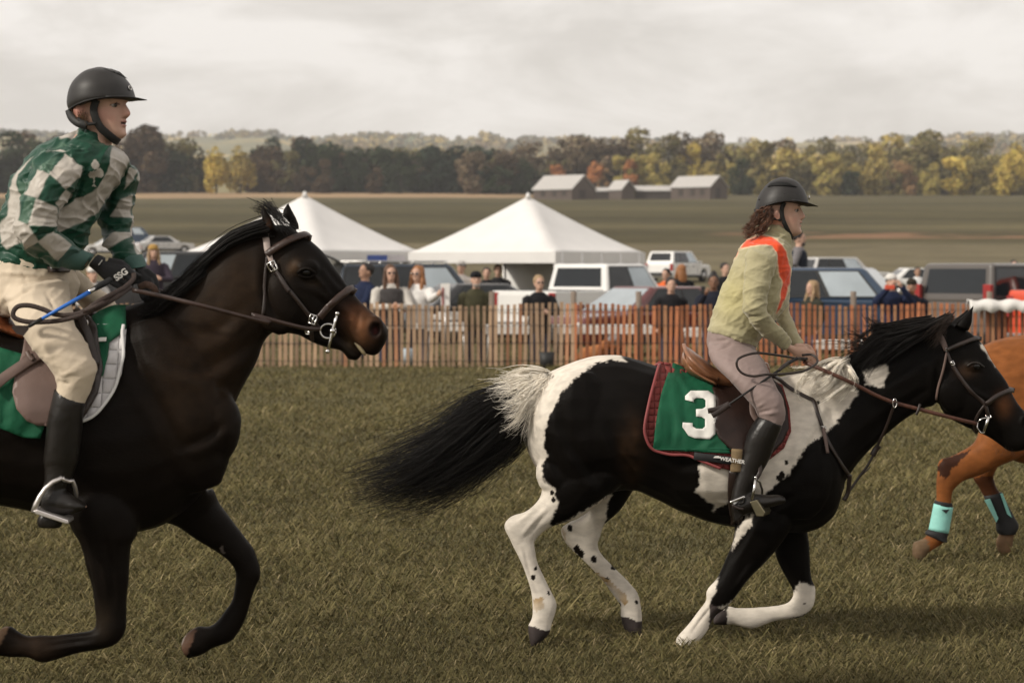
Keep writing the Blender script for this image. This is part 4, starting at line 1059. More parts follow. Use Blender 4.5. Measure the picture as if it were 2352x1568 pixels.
def L_paint(co, px, py, e1, e2, e3):
    n = len(co); c = np.tile(np.array((.0058, .0040, .0029)), (n, 1))
    def blob(x, y, rx, ry, col, rot=0):
        ca, sa = math.cos(rot), math.sin(rot); u = ((px - x) * ca + (py - y) * sa) / rx; v = (-(px - x) * sa + (py - y) * ca) / ry
        k = np.exp(-(u * u + v * v)) * (1 + .6 * e3 + .35 * e1); return np.clip(k, 0, 2)[:, None] * np.array(col)
    c = c + blob(500, 760, 90, 150, (.016, .0088, .0042)) + blob(420, 900, 80, 120, (.010, .0056, .0027)) + blob(560, 640, 60, 70, (.011, .0064, .0034))
    c = c + blob(835, 745, 30, 36, (.11, .048, .022)) + blob(812, 722, 26, 26, (.05, .02, .01))
    x, y = cD((560, 660))[0]; c = c + blob(x, y, 12, 17, (.045, .026, .014), .5); x, y = cD((700, 755))[0]; c = c + blob(x, y, 16, 9, (.02, .014, .010))
    x, y = cD((460, 590))[0]; c = c + blob(x, y, 14, 26, (.012, .007, .004)); x, y = cD((400, 420))[0]; c = c + blob(x, y, 8, 30, (.03, .014, .008), .3)
    x, y = cD((930, 1150))[0]; c = c + blob(x, y, 18, 22, (.012, .009, .005))
    x, y = cC((230, 1330))[0]; c = c + blob(x, y, 50, 30, (.016, .009, .005)); x, y = cC((700, 1150))[0]; c = c + blob(x, y, 22, 40, (.010, .007, .004))
    q = inpoly(px + e2 * 2, py, cC((1180, 1180), (1330, 1180), (1300, 1290), (1230, 1440), (1180, 1440))); c[q] = np.array((.075, .042, .028)) * (1 + e3[q][:, None])
    q = inpoly(px, py, cC((1190, 1220), (1265, 1215), (1225, 1320), (1190, 1380))); c[q] = np.array((.18, .15, .13))
    q = inpoly(px + e2 * 2, py, cC((-50, 1150), (70, 1160), (40, 1230), (-10, 1330), (-90, 1330))); c[q] = np.array((.10, .062, .038)) * (1 + e3[q][:, None])
    x, y = cC((1500, 670))[0]; q = (np.abs(px - x + (py - y) * -.5) < 3) & (np.abs(py - y) < 8); c[q] = np.array((.12, .10, .09))
    nx, ny = cD((1085, 1055))[0]; k = np.exp(-(((px - nx) / 17) ** 2 + ((py - ny) / 20) ** 2) ** 2)[:, None]; c = c * (1 - k) + k * np.array((.012, .009, .009))
    x, y = cD((1088, 1062))[0]; k = np.exp(-(((px - x) / 6) ** 2 + ((py - y) / 9) ** 2) ** 2)[:, None]; c = c * (1 - k) + k * np.array((.07, .018, .016))
    return np.clip(c, .0015, 1)
def L_extra(mb):
    ear(mb, (cD((378, 420))[0], cD((468, 440))[0]), cD((350, 222))[0], YL, .032, -.05)
    ear(mb, (cD((485, 330))[0], cD((612, 440))[0]), cD((530, 228))[0], YL, .032, .055)
    x, y = cD((645, 680))[0]; mb.ell(W(x, y - 5, YL - .085), (.05, .03, .034))
    x, y = cD((500, 880))[0]; mb.ell(W(x, y, YL - .055), (.10, .045, .13), Matrix.Rotation(.4, 3, 'Y'))
    x, y = cD((1080, 1050))[0]; mb.ell(W(x, y, YL - .038), (.04, .03, .052))
    x, y = cD((1080, 1050))[0]; mb.ell(W(x, y, YL + .038), (.04, .03, .052))
    mb.ell(W(400, 930, YL - .10), (.19, .135, .36), Matrix.Rotation(-.35, 3, 'Y')); mb.ell(W(500, 980, YL - .10), (.09, .09, .14)); mb.ell(W(500, 980, YL + .10), (.09, .09, .14))
    mb.ell(W(0, 960, YL), (.75, .30, .31)); mb.ell(W(-400, 950, YL - .16), (.26, .14, .32))
    mb.sect(rows(cD, [(760, 760, 640, 640, .05, -.06), (860, 880, 740, 790, .035, -.045), (940, 960, 860, 900, .03, -.04)]), YL, 4, 12)
eyL = cD((648, 690))[0]
nosL = W(*cD((1088, 1058))[0], YL - .068)
meL = horse_mesh([(L_trunk, YL, 2.0), (L_neck, YL, 2.0), (L_head, YL, 2.2), (L_jaw, YL, 2.0), (L_nf, YL, 2.2), (L_ff, YL, 2.2), (L_nh, YL, 2.2), (L_fh, YL, 2.2)], .0095, L_paint, 'body', 8, L_extra,
                 [(nosL, (.022, .06, .03), (0, .045, 0)), (fl(nosL, YL), (.022, .06, .03), (0, -.045, 0))],
                 [(cB((1100, 760), (1400, 900), (1640, 800), (1860, 660)), 16, -.012), (cB((1180, 560), (1480, 640), (1760, 420)), 16, -.011), (cB((930, 640), (1010, 900), (1200, 1250), (1330, 1500)), 18, -.014), (cB((1300, 1450), (1480, 1380), (1630, 1250)), 12, -.011),
                  (cC((700, 560), (740, 780), (770, 1040)), 8, -.009), (cC((600, 640), (650, 860), (690, 1080)), 8, .007), (cC((1260, 380), (1480, 560), (1640, 740)), 9, -.009), (cC((300, 1320), (500, 1290), (660, 1270)), 5, -.007), (cC((1560, 1180), (1610, 1060), (1660, 900)), 5, -.006),
                  (cD((380, 600), (385, 800), (440, 960), (560, 1040)), 10, -.012), (cD((690, 800), (780, 860), (860, 930)), 7, .008), (cD((560, 640), (600, 740), (700, 780)), 7, -.006), (cD((1010, 960), (1000, 1060), (1040, 1140)), 6, .006), (cD((760, 640), (840, 740), (930, 830)), 8, -.006), (cD((930, 900), (980, 980), (960, 1080)), 8, -.006)], YL)
bvL = bvh_of(meL)
horseL = thing('horse', 'dark brown horse with brown muzzle ridden by the green jacket rider', 'horse', base_of(100, YL))
put('body', meL, HIDE, horseL)
l_, n_ = hit(bvL, *eyL, YL); eyes(horseL, l_ + Vector((0, .006, 0)), YL, .019)
mb = MB(); LID = mat('horse_eyelid', (.010, .0075, .006), .6, .1, spec=.1)
strap(mb, cD((596, 692), (625, 668), (665, 668), (700, 695)), .010, bvL, YL, -.003, .012, 4); mb.build('eyelid', LID, horseL)
mb = MB(); strap(mb, cD((600, 705), (635, 722), (680, 720), (702, 700)), .008, bvL, YL, -.003, .008, 4); mb.build('eyelid', LID, horseL)
mb = MB(); pth = cD((955, 1140), (985, 1170), (1010, 1200), (1025, 1222))
mb.tube([W(x, y, YL - .035) for x, y in pth], [.003, .0075, .007, .004], 8); mb.build('teeth', mat('horse_teeth', (.30, .24, .14), .4, .2), horseL)
k0 = YL - .05
def crest(pts, off, d): return P3([(*cD((x + off * .35, y + off))[0], d) for x, y in pts], YL)
CR = [(385, 385), (300, 404), (200, 440), (100, 500), (0, 588), (-90, 668), (-160, 745), (-230, 830)]
g1 = [crest(CR, 5, YL), crest(CR, 14, k0 + .01), crest(CR, 30, k0 - .015)]
V, Q = strands(g1, 900, .0024, .006, 10, .004, seed=41, tipvar=.25)
g2 = [P3(dpt(cB, [(1500, 110, YL), (1350, 230, k0), (1220, 320, k0 - .02), (1120, 400, k0 - .04), (1030, 440, k0 - .05)]), YL), P3(dpt(cB, [(1450, 180, k0), (1300, 320, k0 - .05), (1180, 420, k0 - .06), (1080, 480, k0 - .06), (1000, 480, k0 - .06)]), YL)]
V2, Q2 = strands(g2, 260, .0028, .012, 9, .008, seed=42)
g3 = [P3(dpt(cD, [(390, 350, YL), (360, 300, YL - .02), (330, 290, YL - .02), (310, 280, YL - .02)]), YL), P3(dpt(cD, [(400, 330, YL), (370, 270, YL), (330, 250, YL - .02), (320, 230, YL)]), YL)]
V3, Q3 = strands(g3, 22, .002, .012, 8, .012, seed=43)
put('mane', mesh_np('mane', np.concatenate([V, V2, V3]), quads=np.concatenate([Q, Q2 + len(V), Q3 + len(V) + len(V2)])), HAIRB, horseL)
g4 = [P3(dpt(cD, [(430, 300, YL), (480, 330, YL - .05), (540, 390, YL - .07), (600, 440, YL - .06)]), YL), P3(dpt(cD, [(390, 260, YL), (440, 330, YL - .06), (500, 420, YL - .09), (560, 470, YL - .09)]), YL), P3(dpt(cD, [(380, 250, YL), (420, 270, YL), (470, 300, YL), (520, 370, YL)]), YL)]
V, Q = strands(g4, 80, .0022, .012, 9, .01, seed=44)
put('forelock', mesh_np('forelock', V, quads=Q), HAIRB, horseL)
tl = [[W(-495, 820, YL), W(-560, 850, YL), W(-650, 960, YL), W(-760, 1100, YL)], [W(-490, 840, YL), W(-540, 930, YL - .06), W(-600, 1080, YL - .06), W(-690, 1200, YL)], [W(-490, 850, YL), W(-530, 950, YL + .05), W(-570, 1100, YL + .05), W(-640, 1220, YL)]]
V, Q = strands(tl, 420, .004, .05, 9, .03, seed=45)
put('tail', mesh_np('tail', V, quads=Q), HAIRB, horseL)

# ------------------------------------------------------------ chestnut horse at the right edge
YC = 15.6
kC = .82
def mC(l): return mapr(l, 1222, 880, 2232, 810, kC, 1.05, 1.05)
C_trunk = mC(R_trunk); C_trunk[2:6] = [(2290, 780, 2275, 1020, .27, 0), (2352, 768, 2340, 1062, .29, 0), (2420, 760, 2420, 1062, .29, 0), (2480, 768, 2480, 1050, .28, 0)]
C_nh = rows(cJ, [(700, 380, 1060, 520, .13, -.12), (660, 500, 990, 605, .11, -.13), (600, 552, 800, 690, .08, -.13), (500, 602, 650, 752, .058, -.13), (408, 640, 575, 785, .05, -.13), (393, 740, 520, 835, .045, -.13), (388, 840, 500, 870, .036, -.13), (385, 930, 496, 945, .033, -.13),
    (360, 1040, 480, 1050, .033, -.13), (335, 1120, 465, 1140, .038, -.13), (318, 1160, 455, 1190, .04, -.13), (275, 1190, 400, 1240, .036, -.13), (232, 1205, 335, 1275, .045, -.13), (222, 1255, 315, 1300, .05, -.13), (225, 1320, 300, 1330, .045, -.13)])
C_fh = rows(cJ, [(640, 560, 900, 560, .11, .12), (640, 750, 790, 720, .07, .13), (678, 820, 798, 805, .05, .13), (718, 890, 832, 862, .04, .13), (770, 980, 880, 950, .035, .13), (805, 1062, 925, 1035, .036, .13), (812, 1112, 952, 1092, .042, .13), (828, 1150, 930, 1155, .036, .13), (805, 1195, 918, 1215, .045, .13), (812, 1255, 905, 1275, .05, .13), (835, 1300, 890, 1310, .04, .13)])
def C_paint(co, px, py, e1, e2, e3):
    n = len(co); c = np.tile(np.array((.20, .070, .021)), (n, 1)) * (1 + .22 * e3[:, None] + .08 * e1[:, None])
    def dk(poly, col, f=1.0):
        q = inpoly(px + e1 * 5, py + e2 * 5, poly); c[q] = np.array(col)
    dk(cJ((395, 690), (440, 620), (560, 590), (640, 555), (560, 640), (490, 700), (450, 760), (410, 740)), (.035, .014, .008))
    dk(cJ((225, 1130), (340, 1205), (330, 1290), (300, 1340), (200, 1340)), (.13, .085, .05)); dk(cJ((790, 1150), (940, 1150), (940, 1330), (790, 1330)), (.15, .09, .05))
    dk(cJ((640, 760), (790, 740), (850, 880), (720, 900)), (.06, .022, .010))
    return np.clip(c, .0015, 1)
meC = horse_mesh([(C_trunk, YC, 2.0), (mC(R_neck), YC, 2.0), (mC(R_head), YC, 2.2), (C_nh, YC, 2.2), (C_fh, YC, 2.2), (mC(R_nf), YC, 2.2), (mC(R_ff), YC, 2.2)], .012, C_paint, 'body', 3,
                 lambda mb: (mb.ell(W(2400, 930, YC - .17), (.22, .12, .3)), mb.ell(W(2600, 950, YC), (.45, .28, .27))))
horseC = thing('horse', 'chestnut horse at the right edge, partly behind the paint horse head, with turquoise leg boots', 'horse', base_of(2600, YC))
put('body', meC, HIDE, horseC)
V, Q = strands([[W(2245, 800, YC), W(2235, 830, YC - .1), W(2250, 900, YC - .12), W(2240, 1000, YC)], [W(2250, 795, YC), W(2262, 812, YC - .14), W(2258, 860, YC - .16), W(2262, 960, YC - .1)]], 200, .004, .03, 8, .02, seed=50)
put('tail', mesh_np('tail', V, quads=Q), HAIRBR, horseC)
# leg boots: shell, straps
TURQ = mat('turquoise_fabric', (.25, .56, .50), .6, .08, 30, bump=.1, bscale=120); NEO = mat('black_neoprene', (.012, .012, .013), .7, .2, 30)
b1 = thing('leg_boot', 'turquoise leg boot with small dark badge on the chestnut horse near hind leg', 'leg boot', W(*cJ((400, 1300))[0], YC - .13), 'leg boots of the chestnut horse')
def shell(lst, grow, Y): 
    o = []
    for r in rows(cJ, lst):
        ax, ay, bx, by, w_, dy = r[:6]; cx_, cy_ = (ax + bx) / 2, (ay + by) / 2; g_ = 1 + grow / math.hypot(ax - bx, ay - by)
        o.append((cx_ + (ax - cx_) * g_, cy_ + (ay - cy_) * g_, cx_ + (bx - cx_) * g_, cy_ + (by - cy_) * g_, w_ + .012, dy))
    return o
mb = MB(); mb.sect(shell([(378, 938, 497, 962, .035, -.13), (358, 1040, 482, 1052, .036, -.13), (342, 1118, 466, 1142, .04, -.13)], 6, YC), YC, 4, 20); mb.build('shell', TURQ, b1)
mb = MB(); mb.sect(shell([(380, 915, 496, 935, .035, -.13), (378, 942, 497, 965, .036, -.13)], 3, YC), YC, 3, 20); mb.build('lining', NEO, b1); mb = MB(); mb.sect(shell([(330, 1120, 464, 1140, .04, -.13), (316, 1150, 458, 1180, .043, -.13), (390, 1190, 455, 1205, .04, -.13)], 4, YC), YC, 3, 20); mb.build('fetlock_guard', NEO, b1)
mb = MB(); a = cJ((425, 980), (480, 978), (455, 1008)); mb.add([W(x, y, YC - .192) for x, y in a] + [W(x, y, YC - .182) for x, y in a], [(0, 1, 2), (0, 3, 4, 1), (1, 4, 5, 2), (2, 5, 3, 0)]); mb.build('badge', NEO, b1, smooth=False)
b2 = thing('leg_boot', 'black leg boot with turquoise side panels on the far hind leg of the chestnut horse', 'leg boot', W(*cJ((860, 1300))[0], YC + .13), 'leg boots of the chestnut horse')
mb = MB(); mb.sect(shell([(722, 882, 836, 858, .035, .13), (770, 980, 880, 950, .036, .13), (806, 1062, 925, 1035, .037, .13), (812, 1120, 955, 1095, .044, .13), (830, 1150, 930, 1150, .04, .13)], 5, YC), YC, 4, 20); mb.build('shell', NEO, b2)
for pl in (((722, 912), (762, 902), (820, 1040), (805, 1068)), ((832, 868), (850, 865), (915, 1035), (880, 1010))):
    mb = MB(); a = cJ(*pl); f_ = [W(x, y, YC + .13 - .052) for x, y in a]; k_ = [W(x, y, YC + .13 - .03) for x, y in a]
    mb.add(f_ + k_, [(3, 2, 1, 0), (4, 5, 6, 7), (0, 1, 5, 4), (1, 2, 6, 5), (2, 3, 7, 6), (3, 0, 4, 7)]); mb.build('side_panel', TURQ, b2, smooth=False)
# ================================================================== TACK AND RIDERS
BOOTL = mat('boot_leather', (.010, .008, .0065), .38, .25, 12, bump=.3, bscale=26, spec=.35)
HELM = mat('helmet_shell', (.020, .018, .017), .5, .12, 40, bump=.05, bscale=300, spec=.4)
HELMB = mat('helmet_trim', (.010, .0095, .009), .6, .1, 40)
SKIN = mat('skin', None, .5, .05, 30, attr=True, spec=.35)
EYEW = mat('eyeball', None, .15, .02, 5, attr=True, spec=.6)
GLOVE = mat('black_glove', (.010, .010, .011), .75, .25, 60, bump=.2, bscale=200)
WHITEP = mat('white_print', (.70, .68, .64), .6, .05, 10)
GREEN = mat('green_cloth', (.0075, .080, .038), .7, .18, 9, bump=.35, bscale=22, spec=.2)
WQUILT = mat('white_quilt', (.62, .60, .60), .8, .06, 10, bump=.3, bscale=60)
MAROON = mat('maroon_quilt', (.165, .028, .024), .75, .18, 30, bump=.3, bscale=120)

def px_rows(c, lst): return rows(c, lst)
class Head:
    """places a head in the picture: origin at the ear, facing +X turned by yaw towards the camera"""
    def __init__(s, o, yaw, pitch, sx, sy, sz, ex=-.012):
        s.ex = ex
        s.o = o; s.M = Matrix.Rotation(-yaw, 3, 'Z') @ Matrix.Rotation(pitch, 3, 'Y'); s.s = (sx, sy, sz)
        s.Mn = np.array(s.M)
    def w(s, x, y, z): return s.o + s.M @ Vector((x * (s.s[0] if x > 0 else .92), y * s.s[1], z * s.s[2]))
    def local(s, co):
        l = ((co - np.array(s.o)) @ s.Mn) / np.array(s.s); l[:, 0] = np.where(l[:, 0] > 0, l[:, 0], l[:, 0] * s.s[0] / .92); return l
    def build(s, mb):
        prof = [(-.122, .070, .020, .018), (-.112, .086, -.002, .032), (-.095, .090, -.025, .044), (-.075, .088, -.042, .052), (-.055, .088, -.058, .058), (-.030, .087, -.075, .063), (0.0, .084, -.090, .066),
                (.020, .087, -.096, .069), (.036, .092, -.098, .071), (.06, .089, -.096, .072), (.085, .076, -.086, .066), (.105, .05, -.062, .048), (.118, .01, -.02, .015)]
        P = cr(prof, 4); rings = []
        for z, xf, xb, wd in P:
            c = (xf + xb) / 2; h = (xf - xb) / 2; r = []
            for k in range(28):
                a = 2 * math.pi * k / 28; ca, sa = math.cos(a), math.sin(a)
                e = 2.35
                r.append(s.w(c + h * math.copysign(abs(ca) ** (2 / e), ca), wd * math.copysign(abs(sa) ** (2 / e), sa), z))
            rings.append(r)
        mb.rings(rings)
        # nose, lips, chin, ears
        def loft(rows_):
            rr = []
            for x, z, wx, wy, tz in cr(rows_, 4):
                r = []
                for k in range(14):
                    a = 2 * math.pi * k / 14; r.append(s.w(x + wx * math.cos(a), wy * math.sin(a), z + tz * math.cos(a)))
                rr.append(r)
            mb.rings(rr)
        loft([(.078, .034, .012, .010, 0), (.083, .015, .013, .010, 0), (.089, -.005, .015, .0125, .001), (.094, -.022, .0155, .0155, .003), (.092, -.033, .0135, .017, .002), (.085, -.045, .006, .010, 0)])
        rx = s.M.to_4x4().to_3x3()
        e_ = lambda x, y, z, a, b, c: mb.ell(s.w(x, y, z), (a * s.s[0], b * s.s[1], c * s.s[2]), s.M, 12, 8)
        e_(.085, 0, -.052, .012, .021, .0065); e_(.083, 0, -.068, .011, .019, .0065); e_(.080, 0, -.100, .014, .022, .015)
        for q in (-1, 1):
            e_(.070, q * .030, .031, .022, .026, .008)          # brow ridge
            e_(.068, q * .034, .0195, .0145, .0165, .0052)      # upper lid
            e_(s.ex, q * .072, -.016, .017, .014, .031); e_(s.ex - .005, q * .081, -.006, .014, .007, .022)
    def dents(s, co):
        l = s.local(co); d = np.zeros_like(co)
        for q in (-1, 1):
            k = np.clip(1 - np.sqrt(((l[:, 0] - .082) / .022) ** 2 + ((l[:, 1] - q * .031) / .017) ** 2 + ((l[:, 2] - .010) / .012) ** 2), 0, 1)
            d += (k * .008)[:, None] * (np.array(s.M @ Vector((-1, 0, 0)))[None])
        k = np.clip(1 - np.sqrt(((l[:, 0] - .094) / .016) ** 2 + (l[:, 1] / .021) ** 2 + ((l[:, 2] + .060) / .0048) ** 2), 0, 1)
        d += (k * .010)[:, None] * (np.array(s.M @ Vector((-1, 0, 0)))[None])
        return co + d
    def paint(s, co, base, lips, brow, flush, hair=(.05, .025, .015)):
        l = s.local(co); n = len(co); c = np.tile(np.array(base), (n, 1)); x, y, z = l.T
        nz = pnoise(co, 26, 3.0)
        sc_ = (x < -.040 + .25 * (np.abs(z - .02) > .2)) & (z > -.085) & (np.abs(x) < .2) & (np.abs(y) < .2) & (z < .2) | ((x < .03) & (z > .04) & (z < .2) & (np.abs(y) < .2) & (x > -.2)); c[sc_] = np.array(hair) * (1 + .4 * nz[sc_])[:, None]
        near = (np.abs(z) < .16) & (np.abs(x) < .2) & (np.abs(y) < .13)
        g_ = lambda cx_, cy_, cz_, rx, ry, rz: np.exp(-(((x - cx_) / rx) ** 2 + ((np.abs(y) - cy_) / ry) ** 2 + ((z - cz_) / rz) ** 2)) * near
        def mix(k, col): 
            nonlocal c; k = np.clip(k, 0, 1)[:, None]; c = c * (1 - k) + np.array(col) * k
        mix(.5 * g_(.055, .05, -.03, .035, .03, .028) * (1 + nz), flush); mix(.55 * g_(.11, 0, -.025, .03, .02, .014), flush); mix(.6 * g_(s.ex, .084, -.012, .03, .02, .03), flush)
        mix(.95 * g_(.092, 0, -.0525, .02, .021, .0055), lips); mix(.95 * g_(.09, 0, -.0675, .02, .019, .006), lips)
        mix((np.abs(z + .060) < .0036) & (x > .068) & (np.abs(y) < .019) & near, (.035, .012, .010))
        mix(.9 * (g_(.086, .034, .0335, .03, .017, .0042) > .42), brow)
        mix(.45 * g_(.084, .032, .012, .016, .019, .010), np.array(base) * .55)
        mix(1.0 * ((np.abs(z - (.0165 - ((np.abs(y) - .031) / .016) ** 2 * .006)) < .0024) & (np.abs(np.abs(y) - .031) < .016) & (x > .05) & near), (.03, .018, .013))
        mix(.9 * g_(.104, .010, -.038, .012, .0055, .003), np.array(base) * .22)
        mix(.6 * g_(s.ex + .004, .088, -.012, .008, .02, .014), np.array(flush) * .55)
        return np.clip(c * (1 + .05 * nz[:, None]), .003, 1)
    def eyes(s, parent):
        for q in (-1, 1):
            mb = MB(); c = s.w(.0690, q * .032, .0095); mb.ell(c, (.0128 * s.s[0], .0128 * s.s[1], .0105 * s.s[2]), s.M, 20, 14)
            me = mb.mesh('eye'); l = s.local(coords(me)) - np.array((.0690, q * .032, .0095))
            d = l / np.linalg.norm(l, axis=1)[:, None]; k = d[:, 0] > .55
            col = np.tile(np.array((.34, .30, .27)), (len(l), 1)); col[k] = (.035, .025, .018)
            set_col(me, col); put('eye', me, EYEW, parent)

def helmet(parent_name, label, H, rws, c, Y, peak_len, peak_drop, lift):
    """shell as stacked rings (back point, front point in crop pixels), peak, trim, harness"""
    t = parent_name
    P = cr(px_rows(c, rws), 5); rings = []
    zmax = P[-1]
    for i, r in enumerate(P):
        A = W(r[0], r[1], Y); B = W(r[2], r[3], Y); cc = (A + B) / 2; u = (B - A) / 2; ring = []
        lf = lift * max(0, (i / (len(P) - 1) - .55) / .45) ** 1.5
        for k in range(40):
            a = 2 * math.pi * k / 40; p = cc + u * math.cos(a) + Vector((0, 1, 0)) * r[4] * math.sin(a); p.z += lf * math.sin(a) ** 2
            ring.append(p)
        rings.append(ring)
    inner = [[p + (sum(rings[-1], Vector()) / 40 - p) * .10 for p in rings[-1]]]
    mb = MB(); mb.rings(rings + inner, True); sh = mb.build('helmet', HELM, t)
    # rim trim
    mb = MB(); mb.tube(rings[-1] + [rings[-1][0]], .0035, 6); mb.build('rim_trim', HELMB, sh)
    # peak
    fr = (W(*P[-1][2:4], Y) - W(*P[-1][0:2], Y)).normalized(); top = []; bot = []; m = 19
    inn = []; outr = []
    for k in range(m):
        a = R(-74 + 148 * k / (m - 1)); A = W(P[-1][0], P[-1][1], Y); B = W(P[-1][2], P[-1][3], Y); cc = (A + B) / 2; u = (B - A) / 2
        p = cc + u * math.cos(a) * .97 + Vector((0, 1, 0)) * P[-1][4] * .97 * math.sin(a); p.z += lift * math.sin(a) ** 2 + .004
        o = p + fr * peak_len * max(.04, math.cos(a * 1.15)) ** .8 + Vector((0, 1, 0)) * .012 * math.sin(a); o.z -= peak_drop * math.cos(a)
        inn.append(p); outr.append(o)
    mid = [(a + b) / 2 + Vector((0, 0, .004)) for a, b in zip(inn, outr)]
    dz = Vector((0, 0, .007))
    rr = [[inn[k] , mid[k], outr[k] - dz * .3, mid[k] - dz, inn[k] - dz] for k in range(m)]
    mb = MB(); mb.rings(rr, True); mb.build('peak', HELMB, sh)
    return sh, rings

def hand(mb, wrist, knu_top, knu_bot, Yw, Yk, grow=1.0, curl=(14, 20)):
    """palm and five curled fingers in picture pixels; the back of the hand faces the camera"""
    s = Y0 = Yk
    wr = W(*wrist, Yw); kt = W(*knu_top, Yk); kb = W(*knu_bot, Yk); g_ = grow
    ax = ((kt + kb) / 2 - wr); L_ = ax.length; ax.normalize(); across = (kb - kt); wid = across.length; across.normalize(); nr = ax.cross(across).normalized()
    if nr.y > 0: nr = -nr                      # back of the hand looks at the camera
    rings = []
    for t, hw, th in ((0, .48, .020), (.3, .62, .021), (.7, .92, .019), (1.0, 1.0, .016), (1.12, .92, .009)):
        c = wr + ax * L_ * t; r = []
        for k in range(16):
            a = 2 * math.pi * k / 16; r.append(c + across * (wid * .5 + .006) * hw * math.cos(a) + nr * th * g_ * math.sin(a))
        rings.append(r)
    mb.rings(rings)
    for i, (ln, rd) in enumerate(((.92, .0092), (1.0, .0096), (.95, .009), (.78, .008))):
        k = kt + across * wid * (i + .1) / 3.2; l = .045 * ln * g_
        p1 = k + ax * l * .85 + nr * .004; p2 = p1 + ax * .010 * g_ - nr * l * .62; p3 = p2 - ax * l * .55 - nr * .008
        mb.tube([k - ax * .012, k + ax * l * .4 + nr * .006, p1, p2, p3], [rd * 1.05 * g_, rd * 1.1 * g_, rd * g_, rd * .95 * g_, rd * .8 * g_], 9)
    b = wr + ax * L_ * .35 - across * wid * .42
    mb.tube([b, b + ax * .030 * g_ - across * .016 - nr * .010, b + ax * .058 * g_ - across * .012 - nr * .020, b + ax * .078 * g_ - nr * .028], [.012 * g_, .0115 * g_, .010 * g_, .0075 * g_], 9)

def grown(rws, g_):   # the same limb, a little thicker or thinner
    return [((r[0] + r[2]) / 2 + (r[0] - r[2]) / 2 * g_, (r[1] + r[3]) / 2 + (r[1] - r[3]) / 2 * g_, (r[0] + r[2]) / 2 - (r[0] - r[2]) / 2 * g_, (r[1] + r[3]) / 2 - (r[1] - r[3]) / 2 * g_, r[4] * g_, *r[5:]) for r in rws]
def flipdy(rws): return [(*r[:5], -r[5], *r[6:]) for r in rws]

# ---------------------------------------------------------------- right rider
sR_torso = px_rows(cE, [(352, 1090, 632, 1205, .165, 0), (352, 1040, 690, 1140, .168, 0), (398, 920, 775, 1030, .168, 0), (438, 820, 842, 940, .172, 0), (488, 705, 858, 800, .182, 0), (532, 605, 872, 668, .185, 0), (580, 548, 868, 595, .165, 0), (640, 510, 862, 560, .11, 0), (690, 490, 860, 552, .075, 0)])
sR_hem = px_rows(cE, [(338, 1112, 645, 1222, .168, 0), (345, 1085, 650, 1190, .170, 0), (352, 1040, 690, 1140, .17, 0)])
sR_coll = px_rows(cE, [(680, 500, 868, 566, .088, 0), (698, 462, 872, 540, .075, 0), (715, 440, 868, 505, .07, 0), (745, 432, 852, 482, .062, 0)])
sR_arm = px_rows(cE, [(600, 560, 740, 570, .05, -.15), (575, 640, 775, 665, .066, -.19), (562, 760, 745, 790, .062, -.225), (556, 880, 712, 915, .06, -.24), (560, 960, 708, 985, .058, -.245), (590, 1045, 735, 1025, .055, -.235), (650, 1115, 770, 1065, .05, -.20), (722, 1178, 822, 1118, .045, -.155), (790, 1222, 858, 1165, .038, -.115), (822, 1243, 868, 1188, .036, -.10)])
sR_armf = px_rows(cE, [(700, 580, 850, 590, .05, .15), (720, 680, 872, 690, .062, .20), (735, 850, 852, 870, .058, .23), (755, 980, 858, 1000, .054, .22), (790, 1080, 882, 1070, .05, .17), (840, 1160, 912, 1140, .042, .10), (872, 1210, 942, 1195, .036, .05)])
sR_neck = px_rows(cE, [(690, 540, 860, 560, .065, 0), (735, 460, 850, 500, .058, 0), (745, 400, 850, 450, .056, 0)])
sR_pelv = px_rows(cE, [(360, 1050, 640, 1150, .15, 0), (332, 1140, 640, 1230, .165, 0), (330, 1210, 640, 1290, .165, 0), (370, 1300, 600, 1350, .13, 0)])
sR_leg = px_rows(cF, [(690, 180, 1010, 190, .10, -.08), (708, 290, 1090, 290, .10, -.16), (790, 395, 1150, 410, .095, -.23), (900, 510, 1198, 500, .085, -.28), (995, 612, 1240, 590, .074, -.31), (1048, 690, 1262, 690, .066, -.32), (1075, 770, 1232, 785, .058, -.32), (1010, 880, 1180, 890, .05, -.32)])
sR_boot = px_rows(cF, [(1062, 705, 1238, 778, .064, -.32), (1010, 775, 1232, 800, .067, -.32), (968, 865, 1198, 880, .066, -.32), (942, 985, 1150, 1010, .058, -.32), (905, 1120, 1088, 1125, .048, -.32), (872, 1240, 1015, 1260, .041, -.32), (858, 1320, 1000, 1340, .041, -.32), (862, 1380, 960, 1380, .04, -.32)])
sR_foot = px_rows(cF, [(862, 1320, 872, 1450, .036, -.32), (940, 1285, 945, 1440, .042, -.33), (1040, 1280, 1040, 1410, .045, -.335), (1130, 1290, 1130, 1385, .047, -.34), (1210, 1287, 1212, 1362, .04, -.345), (1258, 1308, 1258, 1345, .02, -.345)])
riderR = thing('person', 'rider with wavy brown hair in pale olive sweater with orange band, on the paint horse', 'person', base_of(1720, YR))
HR = Head(W(*cE((786, 367))[0], YR), R(6), R(-2), 1.20, 1.05, .96)
def body_mesh(H, parts, Y, hands, voxel, base, lips, brow, flush, hair=(.05, .025, .015)):
    mb = MB(); H.build(mb)
    for p in parts: mb.sect(p, Y, 4, 18)
    for h in hands: hand(mb, *h)
    me = remesh(mb, voxel, 2, .45, 'body'); co = H.dents(coords(me).copy()); me.vertices.foreach_set('co', co.astype(np.float32).ravel()); me.update()
    set_col(me, H.paint(co, base, lips, brow, flush, hair)); return me
handR = (cE((840, 1218))[0], cE((962, 1238))[0], cE((925, 1290))[0], YR - .10, YR - .085, 1.05)
handRf = (cE((905, 1205))[0], cE((1000, 1262))[0], cE((960, 1330))[0], YR + .05, YR + .02, 1.05)
